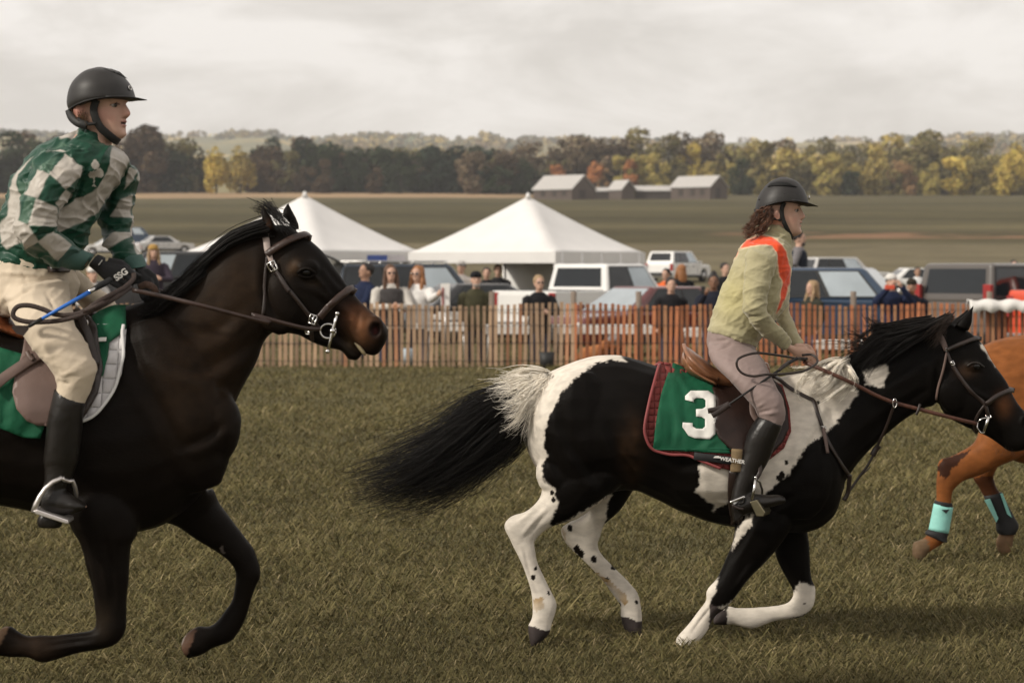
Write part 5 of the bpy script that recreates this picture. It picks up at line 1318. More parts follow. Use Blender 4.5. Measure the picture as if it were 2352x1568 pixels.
bodyR = body_mesh(HR, [sR_neck, grown(sR_torso, .86), grown(sR_arm, .75), grown(sR_armf, .75), grown(sR_pelv, .86), grown(sR_leg, .8), flipdy(grown(sR_leg, .8)), grown(sR_boot, .75), flipdy(grown(sR_boot, .75)), grown(sR_foot, .7), flipdy(grown(sR_foot, .7))],
                  YR, [handR, handRf], .0046, (.50, .315, .235), (.36, .15, .125), (.045, .028, .02), (.52, .25, .19))
put('body', bodyR, SKIN, riderR); HR.eyes(riderR); bvBR = bvh_of(bodyR)
SWEAT = mat('sweater_knit', None, .85, .07, 12, bump=.35, bscale=34, attr=True, spec=.2, sheen=.25)
OLIVE = np.array((.37, .335, .205)); ORANGE = np.array((.70, .075, .022))
def cloth_mesh(parts, Y, voxel, it, paint, wob=.004, ws=16.0, name='garment', extra=None, folds=(), ridge=.5):
    mb = MB()
    for p in parts: mb.sect(p, Y, 5, 24)
    if extra: extra(mb)
    me = remesh(mb, voxel, it, .5, name); co = coords(me).copy(); nr = np.empty(len(co) * 3, np.float32); me.vertices.foreach_get('normal', nr); nr = nr.reshape(-1, 3)
    f = np.array([noise.noise(Vector((c[0] * ws * .9 + c[2] * ws * .5, c[1] * ws * .5, c[2] * ws * 1.3))) + .5 * abs(noise.noise(Vector((c[0] * ws * 2.2 - c[2] * ws, c[1] * ws, c[2] * ws * 2.6 + 5)))) for c in co])
    rd = np.array([(1 - abs(noise.noise(Vector((c[0] * 5 + c[2] * 4 + 3, c[1] * 4, c[2] * 11 - c[0] * 9))))) ** 7 + .7 * (1 - abs(noise.noise(Vector((c[0] * 9 - c[2] * 7, c[1] * 8 + 4, c[2] * 17 + c[0] * 6))))) ** 7 for c in co]); f = f + (rd - .25) * ridge * 1.6
    px, py = proj(co)
    for (x0, y0, x1, y1, rad, amp) in folds:      # a crease running between two picture points
        d = np.array((x1 - x0, y1 - y0)); ln = np.hypot(*d); d = d / ln
        u = (px - x0) * d[0] + (py - y0) * d[1]; v = -(px - x0) * d[1] + (py - y0) * d[0]
        k = np.exp(-(v / rad) ** 2) * np.clip(1 - np.abs(u / ln - .5) * 2, 0, 1) ** .5
        f = f + k * amp / max(wob, 1e-4)
    co = co + nr * (f * wob)[:, None]; me.vertices.foreach_set('co', co.astype(np.float32).ravel()); me.update()
    if paint: set_col(me, paint(co, px, py))
    return me
band = cE((496, 672), (520, 625), (548, 592), (640, 572), (702, 564), (745, 578), (772, 625), (782, 690), (790, 755), (812, 800), (800, 880), (772, 1015), (800, 960), (832, 890), (858, 800), (858, 710), (832, 615), (785, 553), (742, 520), (645, 513), (582, 545), (540, 600))
bandl = [(px_ + (3 if i < 12 else -3) * 0, py_) for i, (px_, py_) in enumerate(band)]
def sweat_paint(co, px, py):
    n = len(co); c = np.tile(OLIVE, (n, 1)); e = pnoise(co, 6, 2.0)
    y1 = np.exp(-(((px - cE((480, 900))[0][0]) / 40) ** 2 + ((py - cE((480, 900))[0][1]) / 60) ** 2)); c = c * (1 + y1[:, None] * np.array((.06, .05, -.15)))  # sunlit warmth of the back painted into the knit colour
    c = c * (1 + .08 * e[:, None]); near = co[:, 1] < YR + .12
    cx_, cy_ = np.mean([p[0] for p in band]), np.mean([p[1] for p in band])
    k1 = (cover(px, py, [band], 1.0) * near)[:, None]; k2 = (cover(px, py, [band], 2.6) * near)[:, None]; k2 = np.clip(k2 * 3, 0, 1)
    c = c * (1 - k2) + np.array((.62, .50, .33)) * k2; c = c * (1 - k1) + ORANGE * k1
    return c
fold = lambda c, *l: [(*c((a, b))[0], *c((x, y))[0], r, m) for a, b, x, y, r, m in l]
swm = cloth_mesh([sR_torso, sR_hem, sR_coll, sR_arm, sR_armf], YR, .0050, 3, sweat_paint, .0065, 15, 'sweater', None,
    fold(cE, (560, 1000, 700, 940, 3, .006), (570, 1040, 720, 1000, 3, -.005), (600, 1070, 760, 1010, 3, .006), (560, 900, 640, 1010, 4, .005), (780, 1200, 850, 1120, 2.5, .004), (400, 1060, 620, 1130, 5, -.006), (420, 1100, 640, 1190, 4, .005), (560, 640, 560, 950, 5, -.006), (750, 650, 740, 860, 4, -.005), (480, 930, 560, 860, 4, .005), (460, 980, 570, 900, 4, -.005),
         (700, 520, 860, 575, 2.5, -.007), (720, 470, 868, 535, 2.2, .005)))
put('sweater', swm, SWEAT, riderR)
BREECH = mat('mauve_breeches', (.235, .175, .160), .62, .07, 10, bump=.12, bscale=60, sheen=.12, spec=.3)
def seam_paint(*a): return None
bm_ = cloth_mesh([sR_pelv, sR_leg, flipdy(sR_leg)], YR, .0075, 4, None, .003, 14, 'breeches', None,
    fold(cF, (745, 160, 830, 150, 2.5, -.010), (750, 200, 850, 170, 2.5, .008), (760, 225, 870, 185, 2.5, -.008), (1040, 650, 1120, 610, 2.5, .006), (1050, 690, 1200, 650, 2.5, -.007), (1060, 700, 1230, 680, 2.5, .006), (760, 260, 1000, 340, 2, -.004), (1000, 340, 1020, 480, 2, -.004), (780, 380, 1060, 690, 2, -.004)))
put('breeches', bm_, BREECH, riderR)
for nm, fn in (('boot', lambda r: r), ('boot', flipdy)):
    mb = MB(); mb.sect(fn(sR_boot), YR, 5, 22); mb.sect(fn(sR_foot), YR, 5, 20)
    hl = fn(px_rows(cF, [(862, 1390, 945, 1385, .038, -.32), (868, 1430, 946, 1420, .038, -.32), (876, 1492, 948, 1440, .037, -.32)])); mb.sect(hl, YR, 3, 16, 4)
    me = remesh(mb, .006, 3, .5, 'boot'); o = put(nm, me, BOOTL, riderR)
hsh, hr = helmet(riderR, None, HR, [(805, 137, 835, 137, .02, 0), (745, 158, 900, 162, .07, 0), (695, 200, 940, 205, .10, 0), (658, 258, 962, 250, .117, 0), (642, 312, 975, 290, .122, 0), (637, 352, 978, 322, .122, 0)], cE, YR, .052, .010, .034)
# air vents, badge and rivets of the right helmet
vm = mat('vent_mesh', (.004, .004, .004), .8, .1)
def lay(me_rings, c, pts, name, m, off=.003):
    me = bpy.data.meshes.new('t'); mbx = MB(); mbx.rings(me_rings); mm = mbx.mesh(); bv = bvh_of(mm)
    pn, _ = panel(c(*pts), bv, YR, 4, off, 0, mirror=False); return solid(pn.build(name, m, hsh), .003, -1)
lay(hr, cE, [(717, 200), (735, 180), (780, 168), (840, 172), (905, 202), (860, 196), (800, 192), (750, 194)], 'vent', vm)
mb = MB(); mb.ell(W(*cE((981, 268))[0], YR - .012), (.004, .010, .012)); mb.build('badge', STEEL, hsh)
for x, y in ((824, 243), (662, 280)):
    mb = MB(); p, nn = W(*cE((x, y))[0], YR - .113), 0; mb.ell(p, (.004, .004, .004)); mb.build('rivet', HELMB, hsh)
mb = MB()
strap(mb, dpt(cE, [(822, 300, YR - .088), (806, 345, YR - .082), (812, 400, YR - .078), (832, 450, YR - .070), (862, 508, YR - .040), (880, 524, YR)]), .022, None, YR, 0, .004); mb.build('chin_strap', HELMB, hsh)
mb = MB(); strap(mb, dpt(cE, [(690, 350, YR - .095), (740, 395, YR - .088), (800, 412, YR - .080)]), .012, None, YR, 0, .004); mb.build('side_strap', HELMB, hsh)
mb = MB(); strap(mb, dpt(cE, [(645, 340, YR - .02), (665, 385, YR - .06), (720, 400, YR - .097)]), .03, None, YR, 0, .006); mb.build('nape_cradle', HELMB, hsh)
hy = YR - .085
hg = [P3(dpt(cE, [(735, 318, hy), (690, 335, hy), (640, 372, hy + .02), (600, 400, hy + .02), (562, 388, hy + .02)]), YR), P3(dpt(cE, [(732, 330, hy), (690, 375, hy), (640, 420, hy), (600, 450, hy + .01), (570, 440, hy + .01)]), YR),
      P3(dpt(cE, [(735, 345, hy), (712, 410, hy - .008), (665, 460, hy - .008), (600, 485, hy), (552, 505, hy), (545, 525, hy)]), YR), P3(dpt(cE, [(742, 360, hy), (728, 420, hy - .01), (690, 462, hy - .012), (640, 500, hy), (595, 520, hy)]), YR),
      P3(dpt(cE, [(750, 395, hy), (738, 430, hy - .01), (712, 462, hy - .014), (670, 500, hy - .01), (640, 515, hy)]), YR)]
hb = [P3(dpt(cE, [(700, 345, YR + .02), (650, 420, YR + .02), (600, 470, YR + .02), (560, 510, YR)]), YR), P3(dpt(cE, [(690, 350, YR - .04), (650, 400, YR - .04), (610, 440, YR - .04), (590, 500, YR - .03)]), YR)]
V, Q = locks(hg, 46, 13, .0022, .010, .0030, .017, 2.0, 18, .45, seed=61); V2, Q2 = locks(hb, 20, 12, .0022, .014, .004, .017, 1.8, 16, .4, seed=62); Q = np.concatenate([Q, Q2 + len(V)]); V = np.concatenate([V, V2])
put('hair', mesh_np('hair', V, quads=Q), mat('chestnut_hair', (.125, .056, .030), .4, .35, 22, spec=.5), riderR)
mb = MB(); strap(mb, dpt(cF, [(852, 1346, YR - .37), (900, 1325, YR - .372), (960, 1302, YR - .372)]), .012, None, YR, 0, .006); mb.build('spur', STEEL, riderR)
mb = MB(); strap(mb, dpt(cF, [(955, 1310, YR - .374), (950, 1345, YR - .374), (915, 1352, YR - .372)]), .010, None, YR, 0, .004); mb.build('spur_strap', BOOTL, riderR)
mb = MB(); strap(mb, dpt(cF, [(870, 1365, YR - .366), (905, 1385, YR - .37), (950, 1395, YR - .37)]), .012, None, YR, 0, .004); mb.build('heel_strap', LEATHER, riderR)

# ---- saddlery of the paint horse
def quilt_mat(name, col, sx, sz):
    m = mat(name, col, .75, .12, 30)
    nt = m.node_tree; N = nt.nodes.new; L = nt.links.new; b = nt.nodes['Principled BSDF']
    g_ = N('ShaderNodeNewGeometry'); s = N('ShaderNodeSeparateXYZ'); L(g_.outputs['Position'], s.inputs[0]); hs = []
    for ax, k in (('X', sx), ('Z', sz)):
        q = N('ShaderNodeMath'); q.operation = 'MULTIPLY'; q.inputs[1].default_value = k; L(s.outputs[ax], q.inputs[0])
        r = N('ShaderNodeMath'); r.operation = 'SINE'; L(q.outputs[0], r.inputs[0]); a = N('ShaderNodeMath'); a.operation = 'ABSOLUTE'; L(r.outputs[0], a.inputs[0])
        p = N('ShaderNodeMath'); p.operation = 'POWER'; p.inputs[1].default_value = .35; L(a.outputs[0], p.inputs[0]); hs.append(p)
    mu = N('ShaderNodeMath'); mu.operation = 'MULTIPLY'; L(hs[0].outputs[0], mu.inputs[0]); L(hs[1].outputs[0], mu.inputs[1])
    bp = N('ShaderNodeBump'); bp.inputs['Strength'].default_value = 1; bp.inputs['Distance'].default_value = .012; L(mu.outputs[0], bp.inputs['Height']); L(bp.outputs[0], b.inputs['Normal'])
    return m
MQ = quilt_mat('maroon_quilted', (.185, .030, .026), 95, 95); WQ = quilt_mat('white_quilted', (.62, .60, .605), 60, 60)
padR = thing('saddle_pad', 'maroon quilted saddle pad under the saddle of the paint horse', 'saddle pad', base_of(1650, YR))
pp = cF((328, 330), (395, 338), (480, 352), (700, 400), (900, 430), (1130, 430), (1238, 480), (1290, 650), (1302, 820), (1250, 945), (1150, 1025), (1050, 1075), (930, 1110), (850, 1110), (780, 1090), (700, 1058), (600, 1010), (520, 992), (430, 982), (340, 965), (280, 940), (232, 880), (214, 800), (240, 650), (275, 500))
pm, _ = panel(pp, bvR, YR, 9, .016, 4); solid(pm.build('quilted_sheet', MQ, padR), .016)
mb = MB(); cl = [p for p in pp]; strap(mb, cl[-1:] + cl[14:-1] if False else cl[14:] + cl[:1], .014, bvR, YR, .022, .014, 5, YR); mb.build('piping', mat('maroon_binding', (.22, .045, .045), .6, .1), padR)
clothR = thing('number_cloth', 'green number cloth with a white 3 hung over the maroon saddle pad', 'number cloth', base_of(1580, YR))
gp = cF((440, 322), (500, 345), (560, 400), (650, 450), (730, 480), (760, 600), (760, 800), (830, 930), (862, 985), (600, 972), (430, 966), (285, 957), (300, 800), (318, 680), (345, 540), (392, 400))
def cfold(x, y):
    f = 0
    for (x0, y0, x1, y1, r_, m) in fold(cF, (440, 330, 600, 640, 4, .012), (460, 420, 540, 640, 5, -.008), (560, 420, 740, 490, 4, .010), (600, 470, 760, 640, 5, .008), (340, 640, 330, 940, 5, .006), (430, 700, 420, 950, 6, -.006), (780, 880, 600, 960, 5, .006)):
        dx, dy = x1 - x0, y1 - y0; ln = math.hypot(dx, dy); u = ((x - x0) * dx + (y - y0) * dy) / ln / ln; v = (-(x - x0) * dy + (y - y0) * dx) / ln
        if 0 < u < 1: f += m * math.exp(-(v / r_) ** 2) * math.sin(math.pi * u) ** .5
    return f
gm, _ = panel(gp, bvR, YR, 6, .026, 4, .008, True, 1.0, (.05, .012), cfold); solid(gm.build('cloth', GREEN, clothR), .003)
three = cF((520, 562), (562, 522), (690, 522), (748, 562), (748, 640), (705, 686), (748, 730), (742, 842), (702, 878), (590, 872), (545, 852), (502, 790), (504, 756), (576, 760), (576, 785), (602, 801), (648, 803), (668, 785), (668, 730), (642, 714), (602, 712), (602, 658), (650, 655), (672, 640), (672, 592), (655, 577), (602, 575), (584, 590), (584, 606), (520, 588))
tm_, _ = panel(three, bvR, YR, 6, .0335, 4, .008, False, 1.0, (.05, .012), cfold); solid(tm_.build('number', WHITEP, clothR), .003)
mb = MB(); strap(mb, cF((290, 940), (430, 950), (600, 957), (850, 968)), .004, bvR, YR, .031, .002, 5); mb.build('hem_stitching', mat('green_hem', (.008, .10, .05), .7, .1), clothR)
saddleR = thing('saddle', 'brown leather english saddle on the paint horse, tan cantle raised behind the rider', 'saddle', base_of(1640, YR))
flp = cF((705, 450), (800, 440), (1000, 430), (1150, 420), (1235, 500), (1275, 660), (1285, 800), (1240, 900), (1150, 1000), (1000, 1040), (900, 985), (830, 930), (770, 870), (738, 800), (738, 700), (752, 600))
fm, _ = panel(flp, bvR, YR, 9, .036, 5); solid(fm.build('flap', mat('flap_leather', (.018, .0085, .006), .42, .25, 20, bump=.15, bscale=90, spec=.3), saddleR), .012)
mb = MB()
mb.sect(px_rows(cF, [(518, 192, 512, 300, .11, 0), (560, 215, 520, 370, .165, 0), (640, 275, 590, 430, .175, 0), (720, 340, 680, 470, .16, 0), (800, 380, 780, 500, .14, 0), (900, 395, 900, 520, .115, 0), (1000, 365, 1010, 490, .095, 0), (1080, 318, 1100, 450, .075, 0), (1130, 312, 1150, 420, .05, 0)]), YR, 5, 24, 2.4)
me = remesh(mb, .008, 4, .5, 'seat'); put('seat', me, LEATHERT, saddleR)
mb = MB(); strap(mb, dpt(cF, [(512, 188, YR - .02), (535, 250, YR - .13), (590, 320, YR - .178), (680, 400, YR - .172), (760, 440, YR - .15)]), .02, None, YR, 0, .02); mb.build('welt', LEATHERT, saddleR)
mb = MB(); mb.sect(px_rows(cF, [(508, 240, 500, 330, .10, 0), (530, 300, 560, 405, .165, 0), (620, 380, 660, 455, .185, 0), (720, 430, 740, 490, .18, 0)]), YR, 4, 20); mb.build('panel', LEATHERT, saddleR)
mb = MB(); strap(mb, cF((1000, 620), (1000, 720), (1040, 780)), .03, bvR, YR, .05, .005); mb.build('stirrup_leather', LEATHERG, saddleR)
mb = MB(); strap(mb, cF((900, 970), (893, 1060), (890, 1115)), .055, bvR, YR, .03, .012, 6); mb.build('girth_strap', mat('webbing', (.16, .11, .055), .8, .2, 60), saddleR)
mb = MB(); strap(mb, cF((890, 1110), (880, 1220), (885, 1330), (900, 1420), (905, 1495)), .065, bvR, YR, .008, .014, 6); mb.build('girth', LEATHER, saddleR)
mb = MB(); strap(mb, cF((600, 1000), (700, 1012), (800, 1026), (940, 1044)), .038, bvR, YR, .033, .006); kp = mb.build('pad_strap', NEO, padR)
def text_on(txt, size, origin, xdir, ydir, m, parent, ext=.001, name='lettering', bold=0.0):
    cu = bpy.data.curves.new('t', 'FONT'); cu.body = txt; cu.size = size; cu.extrude = ext; cu.align_x = 'CENTER'; cu.align_y = 'CENTER'; cu.offset = bold
    o = bpy.data.objects.new('t', cu); COL.objects.link(o)
    dg = bpy.context.evaluated_depsgraph_get(); me = bpy.data.meshes.new_from_object(o.evaluated_get(dg)); bpy.data.objects.remove(o)
    x = Vector(xdir).normalized(); y = Vector(ydir); y = (y - x * y.dot(x)).normalized(); z = x.cross(y)
    M = Matrix((x, y, z)).transposed().to_4x4(); M.translation = Vector(origin); me.transform(M)
    return put(name, me, m, parent, smooth=False)
p1, n1 = hit(bvR, *cF((815, 1022))[0], YR); p2, _ = hit(bvR, *cF((930, 1040))[0], YR); p0 = (p1 + p2) / 2 + n1 * .050
text_on('WEATHERB', .026, p0, p2 - p1, (0, 0, 1), WHITEP, kp, .0008, 'lettering', .0006)
a = cF((722, 1010), (735, 998), (760, 996), (790, 1014)); mb = MB(); q_ = [hit(bvR, x, y, YR)[0] + n1 * .050 for x, y in a]; mb.add(q_ + [q + Vector((0, .004, 0)) for q in q_], [(3, 2, 1, 0), (4, 5, 6, 7), (0, 1, 5, 4), (1, 2, 6, 5), (2, 3, 7, 6), (3, 0, 4, 7)]); mb.build('emblem', WHITEP, kp, smooth=False)
# stirrup
stR = thing('stirrup', 'steel stirrup with wide tread under the black boot of the sweater rider', 'stirrup', base_of(1730, YR))
mb = MB(); mb.tube([W(*cF((1038, 1165))[0], YR - .375), W(*cF((1030, 1240))[0], YR - .385), W(*cF((1011, 1325))[0], YR - .392)], [.007, .0075, .008], 8)
mb.tube([W(*cF((1038, 1165))[0], YR - .375), W(*cF((1070, 1195))[0], YR - .34), W(*cF((1088, 1250))[0], YR - .30), W(*cF((1085, 1330))[0], YR - .28)], .006, 8)
mb.build('iron', STEEL, stR)
mb = MB(); mb.ell(W(*cF((1039, 1163))[0], YR - .385), (.007, .005, .008)); mb.build('pin', STEEL, stR)
mb = MB(); a = cF((995, 1340), (1050, 1325), (1112, 1420), (1098, 1448), (1045, 1450)); f_ = [W(x, y, YR - .40) for x, y in a]; k_ = [W(x, y, YR - .30) + Vector((.03, 0, .012)) for x, y in a]
mb.add(f_ + k_, [(4, 3, 2, 1, 0), (5, 6, 7, 8, 9), (0, 1, 6, 5), (1, 2, 7, 6), (2, 3, 8, 7), (3, 4, 9, 8), (4, 0, 5, 9)]); mb.build('tread', mat('brass_tread', (.26, .23, .15), .3, .15, 30, metal=.9), stR, smooth=False, bevel=.004)
mb = MB(); strap(mb, dpt(cF, [(1066, 1040, YR - .36), (1072, 1120, YR - .365), (1045, 1170, YR - .37)]), .02, None, YR, 0, .005); mb.build('leather', LEATHER, stR)
# bridle
def buckle(c, x, y, bv, Y, w_, h_, parent, ang=0.0, off=.012, r=.0028):
    l, n = hit(bv, *c((x, y))[0], Y); l = l + n * off; ca, sa = math.cos(ang), math.sin(ang)
    pts = []
    for u, v in ((-1, -1), (1, -1), (1, 1), (-1, 1), (-1, -1)): pts.append(l + Vector(((u * w_ * ca - v * h_ * sa) / 2, 0, (u * w_ * sa + v * h_ * ca) / 2)))
    mb = MB(); mb.tube(pts, r, 6); mb.tube([(pts[0] + pts[1]) / 2, (pts[2] + pts[3]) / 2], r, 6); mb.build('buckle', STEEL, parent)
brR = thing('bridle', 'dark leather bridle with padded noseband on the paint horse, reins running to the hands', 'bridle', base_of(2250, YR))
def br(parent, name, c, pts, w_, bv, Y, m=LEATHER, off=.004, th=.006, mir=True):
    mb = MB(); strap(mb, c(*pts), w_, bv, Y, off, th, 6, None); mb.build(name, m, parent)
    if mir:
        mb = MB(); strap(mb, c(*pts), w_, bv, Y, off, th, 6, Y); mb.twin.build(name, m, parent)
br(brR, 'headpiece', cG, ((1010, 330), (1040, 385), (1058, 430), (1066, 458)), .030, bvR, YR, LEATHERG)
br(brR, 'cheek_strap', cG, ((1066, 455), (1100, 530), (1145, 605), (1205, 690), (1262, 745), (1315, 800), (1338, 870)), .019, bvR, YR)
br(brR, 'browband', cG, ((1066, 458), (1150, 425), (1230, 395), (1290, 384)), .022, bvR, YR, LEATHER, .006, .012)
br(brR, 'throat_latch', cG, ((1068, 470), (1055, 560), (1030, 660), (1008, 770)), .012, bvR, YR, LEATHERG)
br(brR, 'noseband', cG, ((1322, 798), (1385, 752), (1450, 722), (1500, 712)), .026, bvR, YR, LEATHER, .006, .014)
br(brR, 'chin_piece', cG, ((1320, 800), (1275, 860), (1250, 930), (1268, 985)), .014, bvR, YR)
buckle(cG, 1066, 453, bvR, YR, .014, .014, brR); buckle(cG, 1112, 540, bvR, YR, .016, .020, brR, .5)
l_, n_ = hit(bvR, *cG((1310, 930))[0], YR); yb = l_.y - .02
mb = MB(); mb.tube([W(x, y, yb) for x, y in cG((1272, 915), (1268, 950), (1290, 983), (1315, 982), (1328, 935), (1338, 885), (1300, 892), (1272, 915))], .0042, 8); bit = mb.build('bit_ring', STEEL, brR)
mb = MB(); mb.tube([W(x, y, yb - .004) for x, y in cG((1312, 975), (1330, 920), (1342, 878))], [.006, .009, .007], 8); mb.tube([W(x, y, yb - .004) for x, y in cG((1322, 872), (1340, 890), (1360, 884), (1352, 870))], .004, 6); mb.build('bit_cheek', STEEL, brR)
RUB = mat('brown_rein', (.080, .030, .018), .45, .3, 60, bump=.3, bscale=260)
yr_ = YR - .17
mb = MB(); strap(mb, dpt(cG, [(1268, 925, yb - .005), (1130, 892, YR - .115), (900, 832, YR - .125), (740, 790, YR - .14), (620, 742, YR - .155), (520, 690, YR - .17), (400, 632, YR - .19), (245, 565, YR - .17), (160, 530, YR - .12)]), .019, None, YR, 0, .006); mb.build('rein', RUB, brR)
mb = MB(); strap(mb, dpt(cG, [(1268, 925, 2 * YR - yb), (1130, 892, YR + .115), (900, 832, YR + .125), (620, 742, YR + .15), (400, 632, YR + .16), (245, 565, YR + .1), (180, 540, YR + .03)]), .019, None, YR, 0, .006); mb.build('rein', RUB, brR)
yl = YR - .30
mb = MB(); strap(mb, dpt(cF, [(1400, 300, YR - .12), (1330, 285, YR - .2), (1240, 268, yl), (1130, 252, yl - .04), (1040, 246, yl - .06), (950, 268, yl - .07), (905, 300, yl - .08), (905, 350, yl - .08), (945, 396, yl - .08), (1020, 416, yl - .08), (1120, 404, yl - .08), (1250, 400, yl - .04), (1390, 378, yl), (1480, 330, YR - .22), (1492, 290, YR - .18), (1450, 258, YR - .15), (1380, 262, YR - .14)]), .012, None, YR, 0, .005, 6); mb.build('rein_loop', LEATHER, brR)
mb = MB(); strap(mb, dpt(cF, [(1420, 290, YR - .13), (1340, 290, YR - .18), (1260, 330, yl), (1210, 375, yl - .03)]), .017, None, YR, 0, .006, 6); mb.build('rein_end', LEATHER, brR)
mb = MB(); strap(mb, dpt(cG, [(905, 800, YR - .13), (895, 835, YR - .132), (880, 868, YR - .13)]), .014, None, YR, 0, .008); mb.build('rein_stop', LEATHER, brR)
bpR = thing('breastplate', 'dark leather breastplate strapped across the shoulder and chest of the paint horse', 'breastplate', base_of(1880, YR))
br(bpR, 'shoulder_strap', cF, ((1130, 400), (1200, 435), (1270, 492), (1340, 535), (1420, 578), (1465, 602), (1490, 680), (1520, 775), (1545, 845), (1605, 965), (1680, 1085), (1728, 1150)), .020, bvR, YR)
br(bpR, 'strap_end', cF, ((1530, 800), (1545, 880), (1556, 985)), .019, bvR, YR, LEATHERG, .011)
buckle(cF, 1528, 798, bvR, YR, .026, .014, bpR)
mb = MB(); strap(mb, dpt(cF, [(2072, 605, YR - .15), (2045, 670, YR - .12), (2005, 780, YR - .09), (1950, 900, YR - .06), (1910, 985, YR - .05)]), .014, None, YR, 0, .005); mb.build('martingale_fork', LEATHER, bpR)
mb = MB(); strap(mb, dpt(cF, [(1950, 925, YR - .05), (1920, 960, YR - .05), (1900, 1000, YR - .05)]), .030, None, YR, 0, .012); mb.build('keeper', LEATHER, bpR)
mb = MB(); strap(mb, dpt(cF, [(1905, 1000, YR - .05), (1860, 1080, YR - .05), (1800, 1160, YR - .05), (1755, 1225, YR - .06), (1718, 1275, YR - .07)]), .013, None, YR, 0, .005); mb.tube([W(*cF((1885, 1082))[0], YR - .05), W(*cF((1850, 1118))[0], YR - .05), W(*cF((1800, 1160))[0], YR - .05)], .003, 5); mb.build('martingale_strap', LEATHER, bpR)
mb = MB(); strap(mb, dpt(cF, [(1732, 1140, YR - .10), (1728, 1200, YR - .09), (1718, 1275, YR - .08), (1690, 1330, YR - .08)]), .022, None, YR, 0, .008); mb.build('chest_strap', LEATHER, bpR)
mb = MB(); c_ = W(*cF((2064, 615))[0], YR - .152); mb.tube([c_ + Vector((.010 * math.cos(a), 0, .022 * math.sin(a))) for a in np.linspace(0, 2 * math.pi, 15)], .0026, 6); mb.build('ring', STEEL, bpR)
wR = thing('riding_crop', 'black riding crop with leather flapper held by the sweater rider', 'riding crop', W(*cF((1100, 450))[0], YR - .42))
wa_, wb_ = W(*cF((1345, 282))[0], YR - .24), W(*cF((820, 640))[0], YR - .43)
mb = MB(); mb.tube([wa_, (wa_ + wb_) / 2, wb_], [.0075, .006, .0048], 8); mb.build('shaft', HELMB, wR)
mb = MB(); strap(mb, dpt(cF, [(850, 618, YR - .432), (770, 655, YR - .434), (688, 672, YR - .436)]), .026, None, YR, 0, .004); strap(mb, dpt(cF, [(850, 622, YR - .438), (780, 672, YR - .44), (720, 708, YR - .442)]), .026, None, YR, 0, .004); mb.build('flapper', LEATHER, wR)
# ---------------------------------------------------------------- left rider
sL_torso = px_rows(cA, [(-30, 1500, 545, 1600, .165, 0), (-28, 1420, 590, 1500, .168, 0), (8, 1290, 660, 1330, .175, 0), (52, 1160, 742, 1180, .185, 0), (100, 1010, 820, 1060, .195, 0), (165, 895, 880, 960, .205, 0), (255, 800, 905, 880, .20, 0), (370, 728, 880, 815, .17, 0), (480, 672, 832, 780, .125, 0), (560, 640, 800, 770, .09, 0)])
sL_hem = px_rows(cA, [(-40, 1640, 520, 1640, .165, 0), (-40, 1560, 530, 1610, .17, 0), (-34, 1480, 556, 1540, .17, 0)])
sL_coll = px_rows(cA, [(545, 655, 800, 800, .095, 0), (585, 625, 768, 745, .082, 0), (602, 612, 745, 700, .075, 0)])
sL_arm = px_rows(cA, [(300, 800, 560, 850, .06, -.15), (240, 890, 595, 930, .085, -.20), (205, 1010, 545, 1040, .088, -.235), (170, 1120, 460, 1140, .084, -.26), (125, 1260, 400, 1270, .082, -.275), (112, 1370, 392, 1345, .080, -.28), (160, 1465, 430, 1380, .074, -.265), (260, 1530, 500, 1430, .064, -.235), (350, 1580, 560, 1480, .056, -.205), (420, 1600, 585, 1500, .050, -.18)])
sL_cuff = px_rows(cA, [(400, 1605, 560, 1480, .053, -.185), (500, 1640, 625, 1512, .050, -.165), (590, 1648, 672, 1530, .046, -.15)])
sL_armf = px_rows(cA, [(740, 820, 900, 840, .06, .14), (760, 880, 970, 930, .075, .19), (770, 1000, 982, 1010, .078, .22), (748, 1140, 955, 1150, .075, .23), (722, 1280, 948, 1280, .07, .23), (735, 1390, 950, 1385, .062, .20), (775, 1480, 972, 1470, .055, .16), (830, 1570, 1005, 1550, .05, .11)])
sL_cufff = px_rows(cB, [(850, 85, 1020, 60, .05, .11), (905, 135, 1045, 112, .048, .08), (930, 170, 1048, 150, .044, .06)])
sL_neck = px_rows(cA, [(600, 690, 800, 790, .075, 0), (640, 620, 800, 745, .065, 0), (680, 560, 830, 700, .062, 0)])
sL_pelv = px_rows(cB, [(-60, 60, 520, 60, .15, 0), (-70, 150, 522, 160, .17, 0), (-90, 270, 560, 280, .18, 0), (-80, 400, 520, 420, .17, 0), (0, 500, 400, 500, .12, 0)])
sL_leg = px_rows(cB, [(20, 250, 480, 250, .11, -.08), (40, 380, 500, 370, .12, -.15), (90, 520, 515, 470, .12, -.22), (165, 640, 530, 560, .112, -.27), (240, 740, 590, 660, .1, -.30), (310, 820, 648, 770, .09, -.32), (375, 900, 684, 860, .08, -.33), (402, 970, 682, 930, .073, -.335), (408, 1040, 645, 1050, .066, -.335), (400, 1140, 590, 1160, .055, -.335)])
sL_legf = px_rows(cB, [(200, 150, 520, 140, .11, .08), (330, 260, 600, 220, .11, .18), (470, 350, 700, 300, .10, .26), (580, 430, 820, 410, .09, .30), (660, 560, 850, 560, .08, .32), (660, 760, 830, 780, .065, .33)])
sL_boot = px_rows(cB, [(392, 1022, 612, 1128, .066, -.335), (372, 1110, 604, 1170, .07, -.335), (345, 1230, 594, 1260, .068, -.335), (326, 1400, 580, 1400, .061, -.335), (312, 1540, 562, 1540, .052, -.335)]) + px_rows(cC, [(300, 100, 512, 110, .047, -.335), (302, 190, 480, 200, .044, -.335), (296, 260, 440, 280, .042, -.335)])
